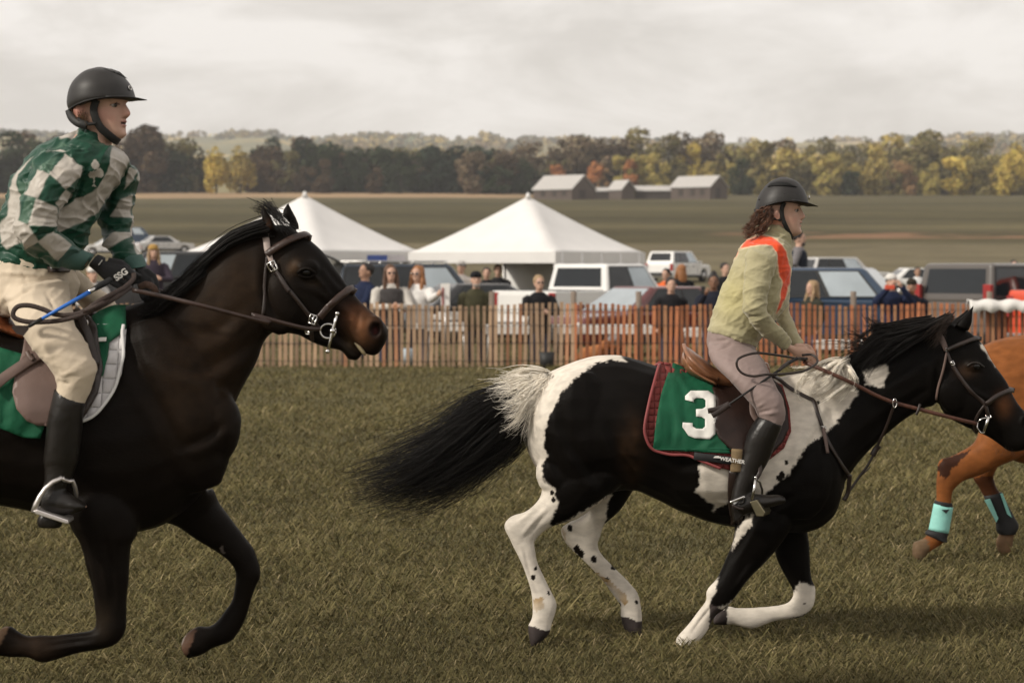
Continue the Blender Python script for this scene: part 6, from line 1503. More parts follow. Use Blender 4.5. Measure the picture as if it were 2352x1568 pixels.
sL_foot = px_rows(cC, [(300, 200, 275, 470, .040, -.335), (380, 225, 350, 455, .046, -.34), (455, 275, 440, 435, .048, -.345), (520, 320, 510, 420, .049, -.35), (565, 345, 555, 403, .04, -.352), (586, 368, 582, 388, .016, -.352)])
riderL = thing('person', 'rider in green and white checked jacket and black gloves on the dark horse', 'person', base_of(150, YL))
HL = Head(W(*cA((690, 494))[0], YL), R(18), R(-2), 1.31, 1.10, .98, -.030)
handL = (cB((668, 118))[0], cB((905, 165))[0], cB((800, 268))[0], YL - .15, YL - .17, 1.2)
handLf = (cB((1000, 170))[0], cB((1085, 255))[0], cB((1010, 330))[0], YL + .05, YL + .0, 1.2)
bodyL = body_mesh(HL, [sL_neck, grown(sL_torso, .85), grown(sL_arm, .7), grown(sL_cuff, .72), grown(sL_armf, .72), grown(sL_cufff, .72), grown(sL_pelv, .85), grown(sL_leg, .8), grown(sL_legf, .8), grown(sL_boot, .72), grown(sL_foot, .7)],
                  YL, [(*handL[:5], 1.1), (*handLf[:5], 1.1)], .0046, (.50, .31, .235), (.34, .13, .115), (.20, .115, .06), (.50, .20, .16), (.11, .062, .032))
put('body', bodyL, SKIN, riderL); HL.eyes(riderL); bvBL = bvh_of(bodyL)
# gloves
for nm, h, cuff in (('glove', handL, [(640, 150, 705, 60, .040, -.15), (700, 178, 760, 85, .040, -.155)]), ('glove', handLf, [(975, 195, 1050, 150, .036, .055), (1000, 235, 1075, 190, .038, .05)])):
    mb = MB(); hand(mb, *h); mb.sect(px_rows(cB, cuff), YL, 3, 16); me = remesh(mb, .0042, 1, .4, nm); gl = put(nm, me, GLOVE, riderL)
    if h is handL:
        bg_ = bvh_of(me); a, n1 = hit(bg_, *cB((838, 228))[0], YL); b, n2 = hit(bg_, *cB((905, 180))[0], YL); c0, _ = hit(bg_, *cB((872, 207))[0], YL)
        text_on('SSG', .033, c0 + Vector((0, -.010, 0)), b - a, (-.45, 0, .8), WHITEP, gl, .001, 'lettering', .0012)
        c0, _ = hit(bg_, *cB((722, 122))[0], YL); text_on('LUNY', .016, c0 + Vector((0, -.006, 0)), (.35, 0, .9), (-.9, 0, .35), WHITEP, gl, .0006, 'small_lettering') if False else None
        mb = MB(); 
        for k in range(4):
            q = W(*cB((712 + k * 6, 132 - k * 8))[0], c0.y - .006); mb.box(q, (.007, .002, .003), Matrix.Rotation(-.9, 3, 'Y'))
        mb.build('cuff_print', WHITEP, gl, smooth=False)
JK = mat('silk_jacket', None, .45, .06, 14, bump=.25, bscale=30, attr=True, spec=.28, sheen=.05)
GRN = np.array((.0065, .048, .027)); GRY = np.array((.42, .385, .34)); GRN_SHEEN = np.array((.048, .105, .068)); CUF = np.array((.045, .10, .085))  # the lighter green is sunlit sheen of the silk put into the colour
GREYP = [cA((245, 825), (130, 940), (80, 1100), (60, 1260), (0, 1320), (0, 1400), (45, 1497), (150, 1452), (128, 1290), (160, 1160), (130, 1045), (140, 960), (185, 900)),
    cA((470, 818), (560, 890), (590, 960), (470, 1066), (355, 955)), cA((268, 925), (357, 958), (275, 1132), (188, 1110)), cA((475, 1068), (522, 1105), (430, 1218), (395, 1162)),
    cA((262, 1133), (412, 1195), (388, 1335), (202, 1322)), cA((128, 1288), (205, 1320), (278, 1440), (190, 1482), (118, 1390)), cA((385, 1368), (518, 1465), (415, 1567), (268, 1440)),
    cA((905, 850), (885, 960), (800, 1090), (700, 1222), (600, 1282), (425, 1376), (385, 1320), (415, 1220), (530, 1152), (655, 1080), (765, 935), (785, 850), (800, 775), (850, 745)),
    cA((325, 822), (430, 772), (482, 810), (400, 792)), cA((435, 680), (565, 636), (520, 690), (430, 712)),
    cA((918, 905), (978, 935), (890, 1072)), cA((985, 945), (965, 985), (985, 1010)), cA((860, 1135), (950, 1100), (935, 1268), (785, 1260), (830, 1200)), cA((800, 1385), (950, 1372), (945, 1400), (850, 1450), (760, 1505), (755, 1450)),
    cA((930, 1255), (960, 1255), (955, 1390), (938, 1370)), cA((960, 1430), (1010, 1560), (985, 1560), (945, 1450))]
SHEENP = [cA((235, 880), (440, 720), (480, 740), (300, 800), (255, 880), (240, 950)), cA((212, 1118), (262, 1133), (202, 1322), (128, 1288)), cA((270, 925), (330, 870), (420, 830), (400, 860), (355, 955)), cA((140, 1010), (235, 1020), (165, 1160), (140, 1080))]  # outlines of the painted sheen on the green
def jacket_paint(co, px, py):
    n = len(co); c = np.tile(GRN, (n, 1)); e = pnoise(co, 7, 1.0)
    X = px + e * .8; Y = py + e * .8; near = co[:, 1] < YL + .10
    X, Y = px, py
    k = (cover(X, Y, SHEENP, 1.1) * near)[:, None]; c = c * (1 - k) + GRN_SHEEN * k
    k = np.maximum(cover(X, Y, GREYP[:10], 1.1) * near, cover(X, Y, GREYP[10:], 1.1) * (co[:, 1] > YL + .02))[:, None]; c = c * (1 - k) + GRY * k
    g_ = np.zeros(n, bool)
    (x1, y1), (x2, y2), (x3, y3), (sx, sy), (tx, ty) = cA((662, 955), (705, 942), (678, 890), (672, 970), (676, 1030))
    for x, y, r in ((x1, y1, 9.2), (x2, y2, 10.4), (x3, y3, 8.2), (x3 + .2, y3 - 7, 4.6), (sx, sy - 8, 6)): g_ |= (np.hypot(X - x, Y - y) < r) & near
    g_ |= (np.abs(X - sx) < 1.6) & (Y > sy) & (Y < ty - 4) & near; g_ |= inpoly(X, Y, cA((672, 1018), (680, 1035), (660, 1038))) & near
    c[g_] = GRY
    far_back = co[:, 1] > YL + .10
    cc = inpoly(px, py, cA((515, 1465), (600, 1530), (700, 1520), (640, 1680), (400, 1640), (415, 1567))) & (co[:, 1] < YL - .08)
    c[cc] = CUF
    return c * (1 + .07 * e[:, None])
jf = [(a, b, c_, d, r_, m * 1.5) for a, b, c_, d, r_, m in fold(cA, (450, 1150, 600, 1100, 4, .006), (400, 1060, 520, 1000, 3, -.006), (220, 1180, 420, 1220, 4, .007), (210, 1250, 400, 1290, 4, -.007), (200, 1330, 400, 1340, 4, .008), (240, 1400, 420, 1370, 3, -.007), (600, 1000, 540, 1150, 4, -.012), (520, 1100, 420, 1240, 4, -.014), (640, 1250, 480, 1380, 4, .007), (700, 1100, 560, 1300, 4, .006),
          (450, 740, 620, 790, 3, -.009), (480, 800, 640, 780, 3, .008), (560, 640, 470, 740, 3, -.007), (790, 1120, 940, 1160, 3, .006), (800, 1200, 940, 1220, 3, -.006), (760, 1330, 930, 1330, 3, .006), (200, 1500, 480, 1620, 4, .007), (20, 1500, 250, 1620, 5, -.007), (100, 1450, 380, 1620, 4, .006), (640, 880, 560, 1010, 3, -.006), (830, 900, 720, 1090, 2.5, .004), (300, 880, 420, 1000, 3, .005))]
jm = cloth_mesh([sL_torso, sL_hem, sL_coll, sL_arm, sL_armf], YL, .0042, 2, jacket_paint, .0085, 15, 'jacket', None, jf, .75)
jk = put('jacket', jm, JK, riderL)
for cf in (sL_cuff, sL_cufff):
    mb = MB(); mb.sect(cf, YL, 4, 20); mb.build('cuff', mat('cuff_fabric', CUF, .7, .1, 30, bump=.2, bscale=80), jk)
BR2 = mat('cream_breeches', (.56, .47, .36), .75, .06, 10, bump=.2, bscale=44, sheen=.1, spec=.25)
bl = cloth_mesh([sL_pelv, sL_leg, sL_legf], YL, .0075, 4, None, .005, 12, 'breeches', None,
    fold(cB, (0, 190, 300, 210, 4, .012), (40, 280, 420, 230, 4, -.013), (180, 300, 520, 260, 4, .012), (20, 420, 240, 300, 4, -.010), (330, 330, 400, 480, 4, -.008), (420, 930, 560, 900, 3, .007), (405, 970, 520, 990, 3, -.007), (430, 880, 470, 980, 3, .006), (160, 180, 200, 300, 2, -.006), (120, 640, 250, 520, 4, .006)))
put('breeches', bl, BR2, riderL)
mb = MB(); mb.sect(px_rows(cB, [(350, 150, 522, 145, .172, 0), (360, 190, 524, 190, .175, 0)]), YL, 3, 24); mb.build('belt', LEATHER, riderL)
for nm, fn in (('boot', lambda r: r), ('boot', flipdy)):
    mb = MB(); mb.sect(fn(sL_boot), YL, 5, 22); mb.sect(fn(sL_foot), YL, 5, 20)
    hl = fn(px_rows(cC, [(262, 440, 420, 440, .04, -.335), (250, 480, 420, 490, .04, -.335), (265, 515, 405, 520, .036, -.335)])); mb.sect(hl, YL, 3, 16, 3)
    me = remesh(mb, .0062, 3, .5, 'boot'); put(nm, me, BOOTL, riderL)
hshL, hrL = helmet(riderL, None, HL, [(690, 192, 750, 192, .03, 0), (610, 218, 850, 220, .08, 0), (545, 270, 905, 275, .11, 0), (505, 330, 942, 325, .128, 0), (486, 400, 962, 375, .134, 0), (484, 460, 968, 408, .135, 0), (500, 505, 960, 425, .132, 0)], cA, YL, .055, .010, .018)
mb = MB(); strap(mb, dpt(cA, [(498, 498, YL - .03), (520, 552, YL - .06), (568, 590, YL - .085), (625, 606, YL - .092)]), .034, None, YL, 0, .014); mb.build('nape_cradle', HELMB, hshL)
mb = MB(); strap(mb, dpt(cA, [(690, 425, YL - .100), (672, 490, YL - .094), (688, 560, YL - .092), (722, 622, YL - .088), (780, 676, YL - .076), (830, 715, YL - .055), (852, 728, YL - .02)]), .030, None, YL, 0, .005); mb.build('chin_strap', HELMB, hshL)
mb = MB(); strap(mb, dpt(cA, [(560, 560, YL - .088), (620, 596, YL - .096), (690, 592, YL - .094)]), .012, None, YL, 0, .004); mb.build('side_strap', HELMB, hshL)
mb = MB(); mbx = MB(); mbx.rings(hrL); bvh_ = bvh_of(mbx.mesh())
l_, n_ = hit(bvh_, *cA((928, 341))[0], YL); q = l_ + n_ * .003
rot = n_.to_track_quat('Z', 'Y').to_matrix()
mb.tube([q + rot @ Vector((.0095 * math.cos(a), .0075 * math.sin(a), 0)) for a in np.linspace(0, 2 * math.pi, 19)], .0022, 6); mb.build('badge', STEEL, hshL)
pn, _ = panel(cA((740, 198), (800, 200), (860, 222), (915, 272), (890, 262), (840, 235), (780, 212)), bvh_, YL, 4, .003, 0, mirror=False); solid(pn.build('vent', vm, hshL), .003, -1)
hy = YL - .072
hg = [P3(dpt(cA, [(560, 520, hy), (575, 560, hy), (600, 600, hy)]), YL), P3(dpt(cA, [(600, 510, hy - .02), (610, 560, hy - .02), (640, 610, hy - .02)]), YL)]
V, Q = strands(hg, 60, .0018, .006, 6, .004, seed=71); put('hair', mesh_np('hair', V, quads=Q), mat('fair_hair', (.16, .09, .045), .5, .3, 22), riderL)

# ---- saddlery of the dark horse
padL = thing('saddle_pad', 'white quilted saddle pad edge at the shoulder of the dark brown horse', 'saddle pad', base_of(200, YL))
wp = cB((905, 592), (898, 720), (870, 920), (800, 1080), (690, 1215), (588, 1262), (500, 1240), (420, 1000), (500, 700), (640, 560), (780, 560))
pm, _ = panel(wp, bvL, YL, 10, .016, 4); solid(pm.build('quilted_sheet', WQ, padL), .014)
mb = MB(); strap(mb, cB((903, 594), (897, 720), (869, 920), (800, 1078), (690, 1212), (590, 1260)), .012, bvL, YL, .020, .012, 6, YL); m2 = mb.build('piping', mat('white_binding', (.66, .65, .64), .7, .05), padL)
clothL = thing('number_cloth', 'plain green cloth under the saddle of the dark brown horse', 'number cloth', base_of(60, YL))
gf, _ = panel(cB((660, 500), (720, 460), (800, 428), (900, 430), (905, 590), (870, 630), (785, 690), (772, 800), (738, 935), (700, 940), (690, 720), (670, 600)), bvL, YL, 9, .024, 4, .008, True, 4.0, (.06, .02)); solid(gf.build('front_panel', GREEN, clothL), .003)
gb, _ = panel(cB((-60, 700), (0, 728), (160, 775), (330, 830), (360, 1100), (320, 1290), (290, 1382), (170, 1376), (0, 1308), (-60, 1290)), bvL, YL, 9, .022, 4, .010, True, 9.0, (.05, .02)); solid(gb.build('rear_panel', GREEN, clothL), .003)
mb = MB(); strap(mb, cB((700, 712), (740, 706), (776, 705)), .018, bvL, YL, .034, .003); mb.build('white_band', WHITEP, clothL)
saddleL = thing('saddle', 'worn brown leather saddle with orange tan cantle on the dark brown horse', 'saddle', base_of(80, YL))
fp, _ = panel(cB((185, 600), (160, 760), (105, 940), (88, 1050), (118, 1170), (190, 1255), (270, 1290), (345, 1290), (420, 1200), (520, 900), (480, 700), (330, 600)), bvL, YL, 9, .046, 5); solid(fp.build('flap', mat('worn_flap', (.145, .095, .080), .5, .14, 7, bump=.15, bscale=30, spec=.4), saddleL), .012)
fp, _ = panel(cB((500, 500), (560, 470), (640, 500), (690, 560), (712, 700), (735, 880), (700, 1060), (600, 1230), (540, 1200), (480, 900), (470, 640)), bvL, YL, 9, .050, 5); solid(fp.build('knee_roll', LEATHER, saddleL), .02)
mb = MB()
mb.sect(px_rows(cB, [(-190, 330, -190, 520, .10, 0), (-130, 370, -150, 560, .17, 0), (-40, 420, -60, 590, .18, 0), (40, 500, 20, 610, .175, 0), (110, 560, 100, 640, .16, 0), (250, 580, 250, 700, .13, 0), (420, 520, 430, 680, .10, 0), (540, 470, 560, 620, .08, 0), (620, 460, 640, 580, .05, 0)]), YL, 5, 22)
me = remesh(mb, .009, 4, .5, 'seat'); put('seat', me, mat('orange_leather', (.27, .085, .032), .35, .25, 14, bump=.1, bscale=90, spec=.5), saddleL)
mb = MB(); strap(mb, cB((-60, 1040), (0, 1010), (100, 945), (200, 880), (330, 815)), .042, bvL, YL, .050, .006); mb.build('girth_strap', LEATHERG, saddleL)
mb = MB(); strap(mb, cB((205, 822), (225, 850), (250, 872)), .016, bvL, YL, .060, .006); mb.build('keeper', LEATHERG, saddleL)
mb = MB(); strap(mb, cB((560, 520), (620, 640), (660, 760), (690, 900)), .030, bvL, YL, .068, .005); mb.build('stirrup_leather', LEATHER, saddleL)
l_, n_ = hit(bvL, *cB((632, 574))[0], YL); mb = MB(); mb.ell(l_ + n_ * .075, (.007, .004, .007)); mb.build('stud', mat('brass', (.55, .36, .16), .25, .1, metal=1.0), saddleL)
l_, n_ = hit(bvL, *cB((630, 640))[0], YL); mb = MB(); mb.tube([l_ + n_ * .075 + Vector((.012 * math.sin(a), 0, -.016 * math.cos(a))) for a in np.linspace(-.6, 2.4, 10)], .0024, 6); mb.build('dee_ring', STEEL, saddleL)
stL = thing('stirrup', 'pale metal stirrup iron around the black boot of the green jacket rider', 'stirrup', base_of(120, YL))
ALU = mat('pale_metal', (.66, .62, .60), .38, .06, 30, metal=.85)
mb = MB(); mb.tube([W(x, y, d) for x, y, d in dpt(cC, [(232, 412, YL - .40), (244, 360, YL - .405), (268, 310, YL - .405), (305, 255, YL - .40), (355, 212, YL - .39), (420, 180, YL - .38)])], [.013, .0105, .0095, .009, .009, .008], 8)
mb.tube([W(x, y, d) for x, y, d in dpt(cC, [(420, 180, YL - .38), (428, 195, YL - .375), (468, 208, YL - .36), (488, 200, YL - .35), (506, 245, YL - .33), (514, 290, YL - .31), (512, 330, YL - .29)])], [.008, .007, .0075, .008, .0085, .0085, .008], 8)
mb.build('iron', ALU, stL)
mb = MB(); a = cC((218, 405), (250, 395), (462, 468), (462, 494), (440, 492), (240, 428)); f_ = [W(x, y, YL - .415) for x, y in a]; k_ = [W(x, y, YL - .30) + Vector((.02, 0, .015)) for x, y in a]
mb.add(f_ + k_, [tuple(range(5, -1, -1)), tuple(range(6, 12))] + [(i, (i + 1) % 6, (i + 1) % 6 + 6, i + 6) for i in range(6)]); mb.build('tread', ALU, stL, smooth=False, bevel=.004)
# bridle
brL = thing('bridle', 'brown leather bridle with pale worn cheekpiece on the dark brown horse', 'bridle', base_of(680, YL))
PALE = mat('pale_worn_leather', (.36, .29, .26), .5, .15, 30, bump=.1, bscale=80)
BRN = mat('bridle_brown', (.036, .019, .014), .36, .25, 30, bump=.1, bscale=120, spec=.45)
br(brL, 'headpiece', cD, ((392, 440), (392, 480), (400, 540), (412, 580)), .026, bvL, YL, PALE)
br(brL, 'cheek_strap', cD, ((418, 585), (430, 625), (445, 665), (480, 720), (510, 770), (540, 815)), .018, bvL, YL, LEATHER, .006)
br(brL, 'cheek_strap', cD, ((500, 760), (560, 830), (620, 905), (660, 955), (695, 1000), (735, 1050)), .015, bvL, YL)
br(brL, 'upper_cheek', cD, ((414, 580), (428, 620), (438, 650)), .020, bvL, YL, PALE, .008)
br(brL, 'browband', cD, ((392, 585), (440, 556), (500, 520), (570, 485), (630, 470), (678, 478)), .028, bvL, YL, BRN, .008, .014)
br(brL, 'throat_latch', cD, ((400, 590), (388, 680), (380, 780), (375, 880), (372, 975)), .012, bvL, YL)
br(brL, 'noseband', cD, ((728, 975), (770, 925), (830, 868), (890, 825), (935, 808), (962, 820)), .028, bvL, YL, BRN, .008, .016)
br(brL, 'chin_piece', cD, ((728, 975), (705, 1010), (680, 1060), (690, 1120)), .016, bvL, YL)
buckle(cD, 440, 655, bvL, YL, .030, .034, brL, .45, .016, .004); buckle(cD, 688, 985, bvL, YL, .026, .034, brL, -.35, .014, .004); buckle(cD, 655, 1052, bvL, YL, .014, .024, brL, 0, .016, .0035)
l_, n_ = hit(bvL, *cD((790, 1060))[0], YL); yb = l_.y - .022
mb = MB(); c0 = cD((785, 1066))[0]; mb.tube([W(c0[0] + 17.5 * math.cos(a), c0[1] + 16.5 * math.sin(a), yb) for a in np.linspace(0, 2 * math.pi, 28)], .0045, 8); mb.build('bit_ring', STEEL, brL)
mb = MB(); p = [W(x, y, yb - .008) for x, y in cD((844, 955), (830, 1010), (815, 1065), (800, 1130), (784, 1196))]; mb.tube(p, [.005, .006, .0085, .006, .005], 8); mb.ell(p[0], (.009,) * 3); mb.ell(p[-1], (.009,) * 3); mb.ell(p[2], (.012,) * 3); mb.build('bit_bar', STEEL, brL)
yr2 = YL - .17
mb = MB(); strap(mb, [(*cD((738, 1052))[0], yb), (*cD((650, 1050))[0], YL - .11), (*cD((500, 1015))[0], YL - .14), (*cD((300, 962))[0], YL - .17), (*cB((1930, 552))[0], YL - .16), (*cB((1480, 438))[0], YL - .24), (*cB((1200, 370))[0], YL - .22), (*cB((950, 318))[0], YL - .20)], .016, None, YL, 0, .007); mb.build('rein', BRN, brL)
mb = MB(); strap(mb, [(*cD((738, 1052))[0], 2 * YL - yb), (*cD((500, 1015))[0], YL + .14), (*cB((1930, 552))[0], YL + .17), (*cB((1480, 438))[0], YL + .2), (*cB((1080, 300))[0], YL + .03)], .016, None, YL, 0, .007); mb.build('rein', BRN, brL)
mb = MB(); strap(mb, dpt(cB, [(1000, 300, YL - .09), (1050, 278, YL - .10), (1100, 300, YL - .10), (1120, 340, YL - .09)]), .026, None, YL, 0, .007); mb.build('rein_grip', mat('woven_rein', (.095, .055, .040), .7, .35, 160, bump=.4, bscale=400), brL)
WOV = mat('braided_rein', (.036, .021, .016), .6, .4, 150, bump=.4, bscale=350)
z0 = YL - .43
mb = MB(); strap(mb, dpt(cB, [(960, 200, YL - .24), (955, 240, YL - .27), (890, 300, YL - .33), (780, 360, YL - .40), (690, 410, z0), (610, 465, z0), (520, 495, z0), (400, 492, z0), (310, 455, z0), (210, 428, z0), (130, 435, z0), (95, 478, z0), (110, 520, z0), (200, 545, z0), (330, 545, z0), (460, 530, z0), (600, 490, z0), (720, 435, z0 + .01), (850, 360, YL - .37), (940, 290, YL - .28)]), .018, None, YL, 0, .008, 6); mb.build('rein_loop', WOV, brL)
mb = MB(); strap(mb, dpt(cB, [(940, 300, YL - .26), (830, 350, YL - .36), (720, 420, z0), (600, 470, z0)]), .018, None, YL, 0, .008, 6); mb.build('rein_end', WOV, brL)
wL = thing('riding_crop', 'blue shafted riding crop held in the near glove of the green jacket rider', 'riding crop', W(*cB((400, 470))[0], YL - .44))
ya, yb2 = YL - .25, YL - .455
def wp_(x, y, t): return W(*cB((x, y))[0], ya + (yb2 - ya) * t)
mb = MB(); mb.tube([wp_(790, 245, 0), wp_(735, 277, .25), wp_(682, 306, .5)], [.012, .0115, .010], 10); mb.build('grip', GLOVE, wL)
mb = MB(); mb.tube([wp_(686, 303, .49), wp_(640, 332, .6)], .0085, 10); mb.build('ferrule', STEEL, wL)
mb = MB(); mb.tube([wp_(642, 331, .6), wp_(470, 428, .85), wp_(300, 524, 1)], [.0078, .007, .006], 8); mb.build('shaft', mat('blue_shaft', (.022, .14, .52), .4, .1, 20), wL)
mb = MB(); mb.tube([wp_(302, 523, 1), wp_(250, 552, 1), wp_(205, 580, 1)], [.007, .0075, .006], 8); mb.build('wrapping', HELMB, wL)
fp = cB((210, 572), (205, 600), (170, 645), (120, 632), (82, 588), (96, 570)); mb = MB(); q1 = [W(x, y, yb2 - .003) for x, y in fp]; q2 = [W(x, y, yb2 + .003) for x, y in fp]
mb.add(q1 + q2, [tuple(range(5, -1, -1)), tuple(range(6, 12))] + [(i, (i + 1) % 6, (i + 1) % 6 + 6, i + 6) for i in range(6)]); mb.build('flapper', LEATHER, wL, smooth=False)
# ================================================================== CARS, PEOPLE AND SMALL THINGS BEHIND THE FENCE
S = .9408                      # photograph pixels to picture pixels
TYRE = mat('tyre_rubber', (.018, .018, .018), .8, .1); RIM = mat('wheel_rim', (.42, .41, .40), .3, .1, metal=.9); GLASS = mat('car_glass', (.008, .011, .014), .07, .1, 2, spec=.55, bump=.5, bscale=2.2)
GLASSR = mat('reflecting_glass', (.42, .47, .50), .12, .15, 1.2, metal=.45, bump=.4, bscale=1.6)  # pale, part metal base stands in for bright sky mirrored in the glass
LAMP_R = mat('tail_lamp', (.28, .02, .018), .3, .1, spec=.6); LAMP_W = mat('head_lamp', (.65, .65, .62), .15, .1, spec=.7); PLAST = mat('dark_trim', (.022, .022, .022), .6, .1)
def paint_mat(name, c, rough=.2): return mat(name, c, rough, .04, 1.0, spec=.5, coat=.6)
PAINTS = {k: paint_mat('car_paint_' + k, c) for k, c in {'white': (.72, .71, .69), 'navy': (.012, .024, .042), 'blue': (.022, .045, .085), 'grey': (.085, .074, .066), 'black': (.012, .012, .014), 'maroon': (.10, .018, .018), 'silver': (.50, .49, .48), 'red': (.62, .07, .025), 'charcoal': (.030, .030, .034)}.items()}
def car(px, Y, yaw, label, body, d, z0=None, name='car', cat='car', group='cars parked behind the fence', rack=False, lift=False):
    """d: L,W,H,belt, hood z, x of rear glass foot/top, windscreen top/foot, wheel radius, side window splits, pickup bed"""
    X = (px * S - CX) * Y / F
    t = thing(name, label, cat, (X, Y, gz(Y) if z0 is None else z0), group)
    L_, Wd, H, belt, hood = d['L'], d['W'], d['H'], d['belt'], d['hood']; hl = L_ / 2; rw = d.get('r', .36); fx, rx = hl - d.get('fo', .85), -hl + d.get('ro', .95); P = []
    gap = .05
    def arch(cx_): return [(cx_ + (rw + gap) * math.cos(a), .30 + (rw + gap) * math.sin(a)) for a in np.linspace(math.pi, 0, 9)] if False else [(cx_ - (rw + gap) * math.cos(a), max(.24, rw + (rw + gap) * math.sin(a) * 1.0)) for a in np.linspace(-.2, math.pi + .2, 11)]
    rb, rt, ft, fb = d['rb'], d['rt'], d['ft'], d['fb']
    bedtop = d.get('bed', belt)
    out = [(-hl, .35), (-hl + .08, .25)] + arch(rx) + arch(fx) + [(hl - .10, .25), (hl, .38), (hl - .02, hood - .18), (hl - .12, hood - .05), (fb, hood + .02), (fb - .1, belt), (rb + .05, belt)]
    if d.get('bed'): out += [(rb + .02, bedtop), (-hl + .03, bedtop)]
    else: out += [(-hl + d.get('tail', .06), belt - d.get('drop', 0)), ]
    mb = MB(); mb.prism(out, 'Y', -Wd / 2, Wd / 2); P.append(mb.build('body', PAINTS[body], smooth=False, bevel=.09, seg=4))
    wb, wt = Wd / 2 - .03, Wd / 2 - d.get('tumble', .17)
    c8 = [(rb, -wb, belt - .03), (fb, -wb, belt - .03), (fb, wb, belt - .03), (rb, wb, belt - .03), (rt, -wt, H), (ft, -wt, H), (ft, wt, H), (rt, wt, H)]
    mb = MB(); mb.add(c8, [(3, 2, 1, 0), (4, 5, 6, 7), (0, 1, 5, 4), (1, 2, 6, 5), (2, 3, 7, 6), (3, 0, 4, 7)]); P.append(mb.build('cabin', PAINTS[d.get('cab', body)], smooth=False, bevel=.09, seg=4))
    def quad(face, u0, u1, v0, v1, nm, m, pr=.006, th=.012, par=None):
        A, B, C_, D_ = [Vector(c8[i]) for i in face]; nn = (B - A).cross(D_ - A).normalized()
        f = lambda u, v: A.lerp(B, u).lerp(D_.lerp(C_, u), v)
        q = [f(u0, v0) + nn * pr, f(u1, v0) + nn * pr, f(u1, v1) + nn * pr, f(u0, v1) + nn * pr]; b = [p - nn * th for p in q]
        mb = MB(); mb.add(q + b, [(0, 1, 2, 3), (7, 6, 5, 4), (0, 4, 5, 1), (1, 5, 6, 2), (2, 6, 7, 3), (3, 7, 4, 0)]); o = mb.build(nm, m, smooth=False); P.append(o); return o
    for face, flip in (((0, 1, 5, 4), False), ((2, 3, 7, 6), True)):
        for a, b in d['wins']:
            u0, u1 = (a, b) if not flip else (1 - b, 1 - a); quad(face, u0, u1, .14, .88, 'window', GLASS if a < .5 else GLASSR)
        ua, ub = d['wins'][0][0], d['wins'][-1][1]
        ua, ub = (ua, ub) if not flip else (1 - ub, 1 - ua); quad(face, ua - .015, ub + .015, .10, .92, 'window_surround', PLAST, .003)
    quad((1, 2, 6, 5), .06, .94, .08, .92, 'windscreen', GLASSR)
    if not lift: quad((3, 0, 4, 7), .10, .90, .24, .86, 'rear_window', GLASS)
    for cx_ in (rx, fx):
        for sg in (-1, 1):
            y = sg * (Wd / 2 - .13); mb = MB(); mb.lathe([(rw * .6, -.11), (rw * .93, -.11), (rw, -.07), (rw, .07), (rw * .93, .11), (rw * .6, .11)], (cx_, y, rw), 22, 'Y'); w1 = mb.build('wheel', TYRE); P.append(w1)
            mb = MB(); mb.lathe([(.02, -.10), (rw * .58, -.10), (rw * .6, .10), (.02, .09)], (cx_, y + sg * .02, rw), 16, 'Y'); r_ = mb.build('rim', RIM); r_.parent = w1
    for sg in (-1, 1):
        mb = MB(); lz = d.get('lampz', belt - .22); lh = d.get('lamph', .34); mb.box((-hl + .03, sg * (Wd / 2 - .11), lz), (.10, .20, lh)); P.append(mb.build('tail_lamp', LAMP_R, smooth=False, bevel=.015))
        mb = MB(); mb.box((hl - .07, sg * (Wd / 2 - .24), hood - .24), (.12, .36, .15)); P.append(mb.build('headlamp', LAMP_W, smooth=False, bevel=.02))
        mb = MB(); mb.box((fb - .22, sg * (Wd / 2 + .09), belt + .06), (.10, .22, .15)); P.append(mb.build('mirror', PLAST if body in ('white', 'silver') and d.get('bed') else PAINTS[body], smooth=False, bevel=.03))
        for hx in d.get('handles', (.15, -.75)):
            mb = MB(); mb.box((hx, sg * (Wd / 2 + .012), belt - .16), (.20, .04, .05)); P.append(mb.build('door_handle', PLAST, smooth=False, bevel=.01))
    mb = MB(); mb.box((-hl - .02, 0, .48), (.14, Wd * .96, .20)); P.append(mb.build('rear_bumper', RIM if d.get('bed') else PLAST, smooth=False, bevel=.03))
    mb = MB(); mb.box((hl + .01, 0, .46), (.12, Wd * .94, .22)); P.append(mb.build('front_bumper', PLAST, smooth=False, bevel=.03))
    mb = MB(); mb.box((hl - .01, 0, hood - .30), (.05, Wd * .45, .20)); P.append(mb.build('grille', PLAST, smooth=False))
    for sg in (-1, 1):
        mb = MB(); mb.box(((rx + fx) / 2, sg * (Wd / 2 + .004), .36), (fx - rx - 2 * rw - .12, .03, .16)); P.append(mb.build('sill', PLAST, smooth=False, bevel=.01))
        for q in (fb - .35, (rb + fb) / 2 + .12, rb + .42):
            mb = MB(); mb.box((q, sg * (Wd / 2 + .001), (belt + .42) / 2 + .02), (.014, .012, belt - .50)); P.append(mb.build('door_seam', PLAST, smooth=False))
    if d.get('bed'):
        mb = MB(); mb.box(((-hl + rb) / 2 + .03, 0, bedtop + .005), (rb + hl - .16, Wd - .22, .02)); P.append(mb.build('bed_floor', PLAST, smooth=False))
        mb = MB(); mb.box((-hl - .012, 0, bedtop - .30), (.03, Wd - .44, .44)); P.append(mb.build('tailgate', PAINTS[body], smooth=False, bevel=.02))
    if rack:
        for sg in (-1, 1):
            mb = MB(); mb.tube([(rt + .1, sg * (wt - .08), H + .07), (ft - .1, sg * (wt - .08), H + .07)], .022, 8)
            for q in np.linspace(rt + .12, ft - .12, 4): mb.box((q, sg * (wt - .08), H + .03), (.07, .05, .09))
            P.append(mb.build('roof_rail', RIM))
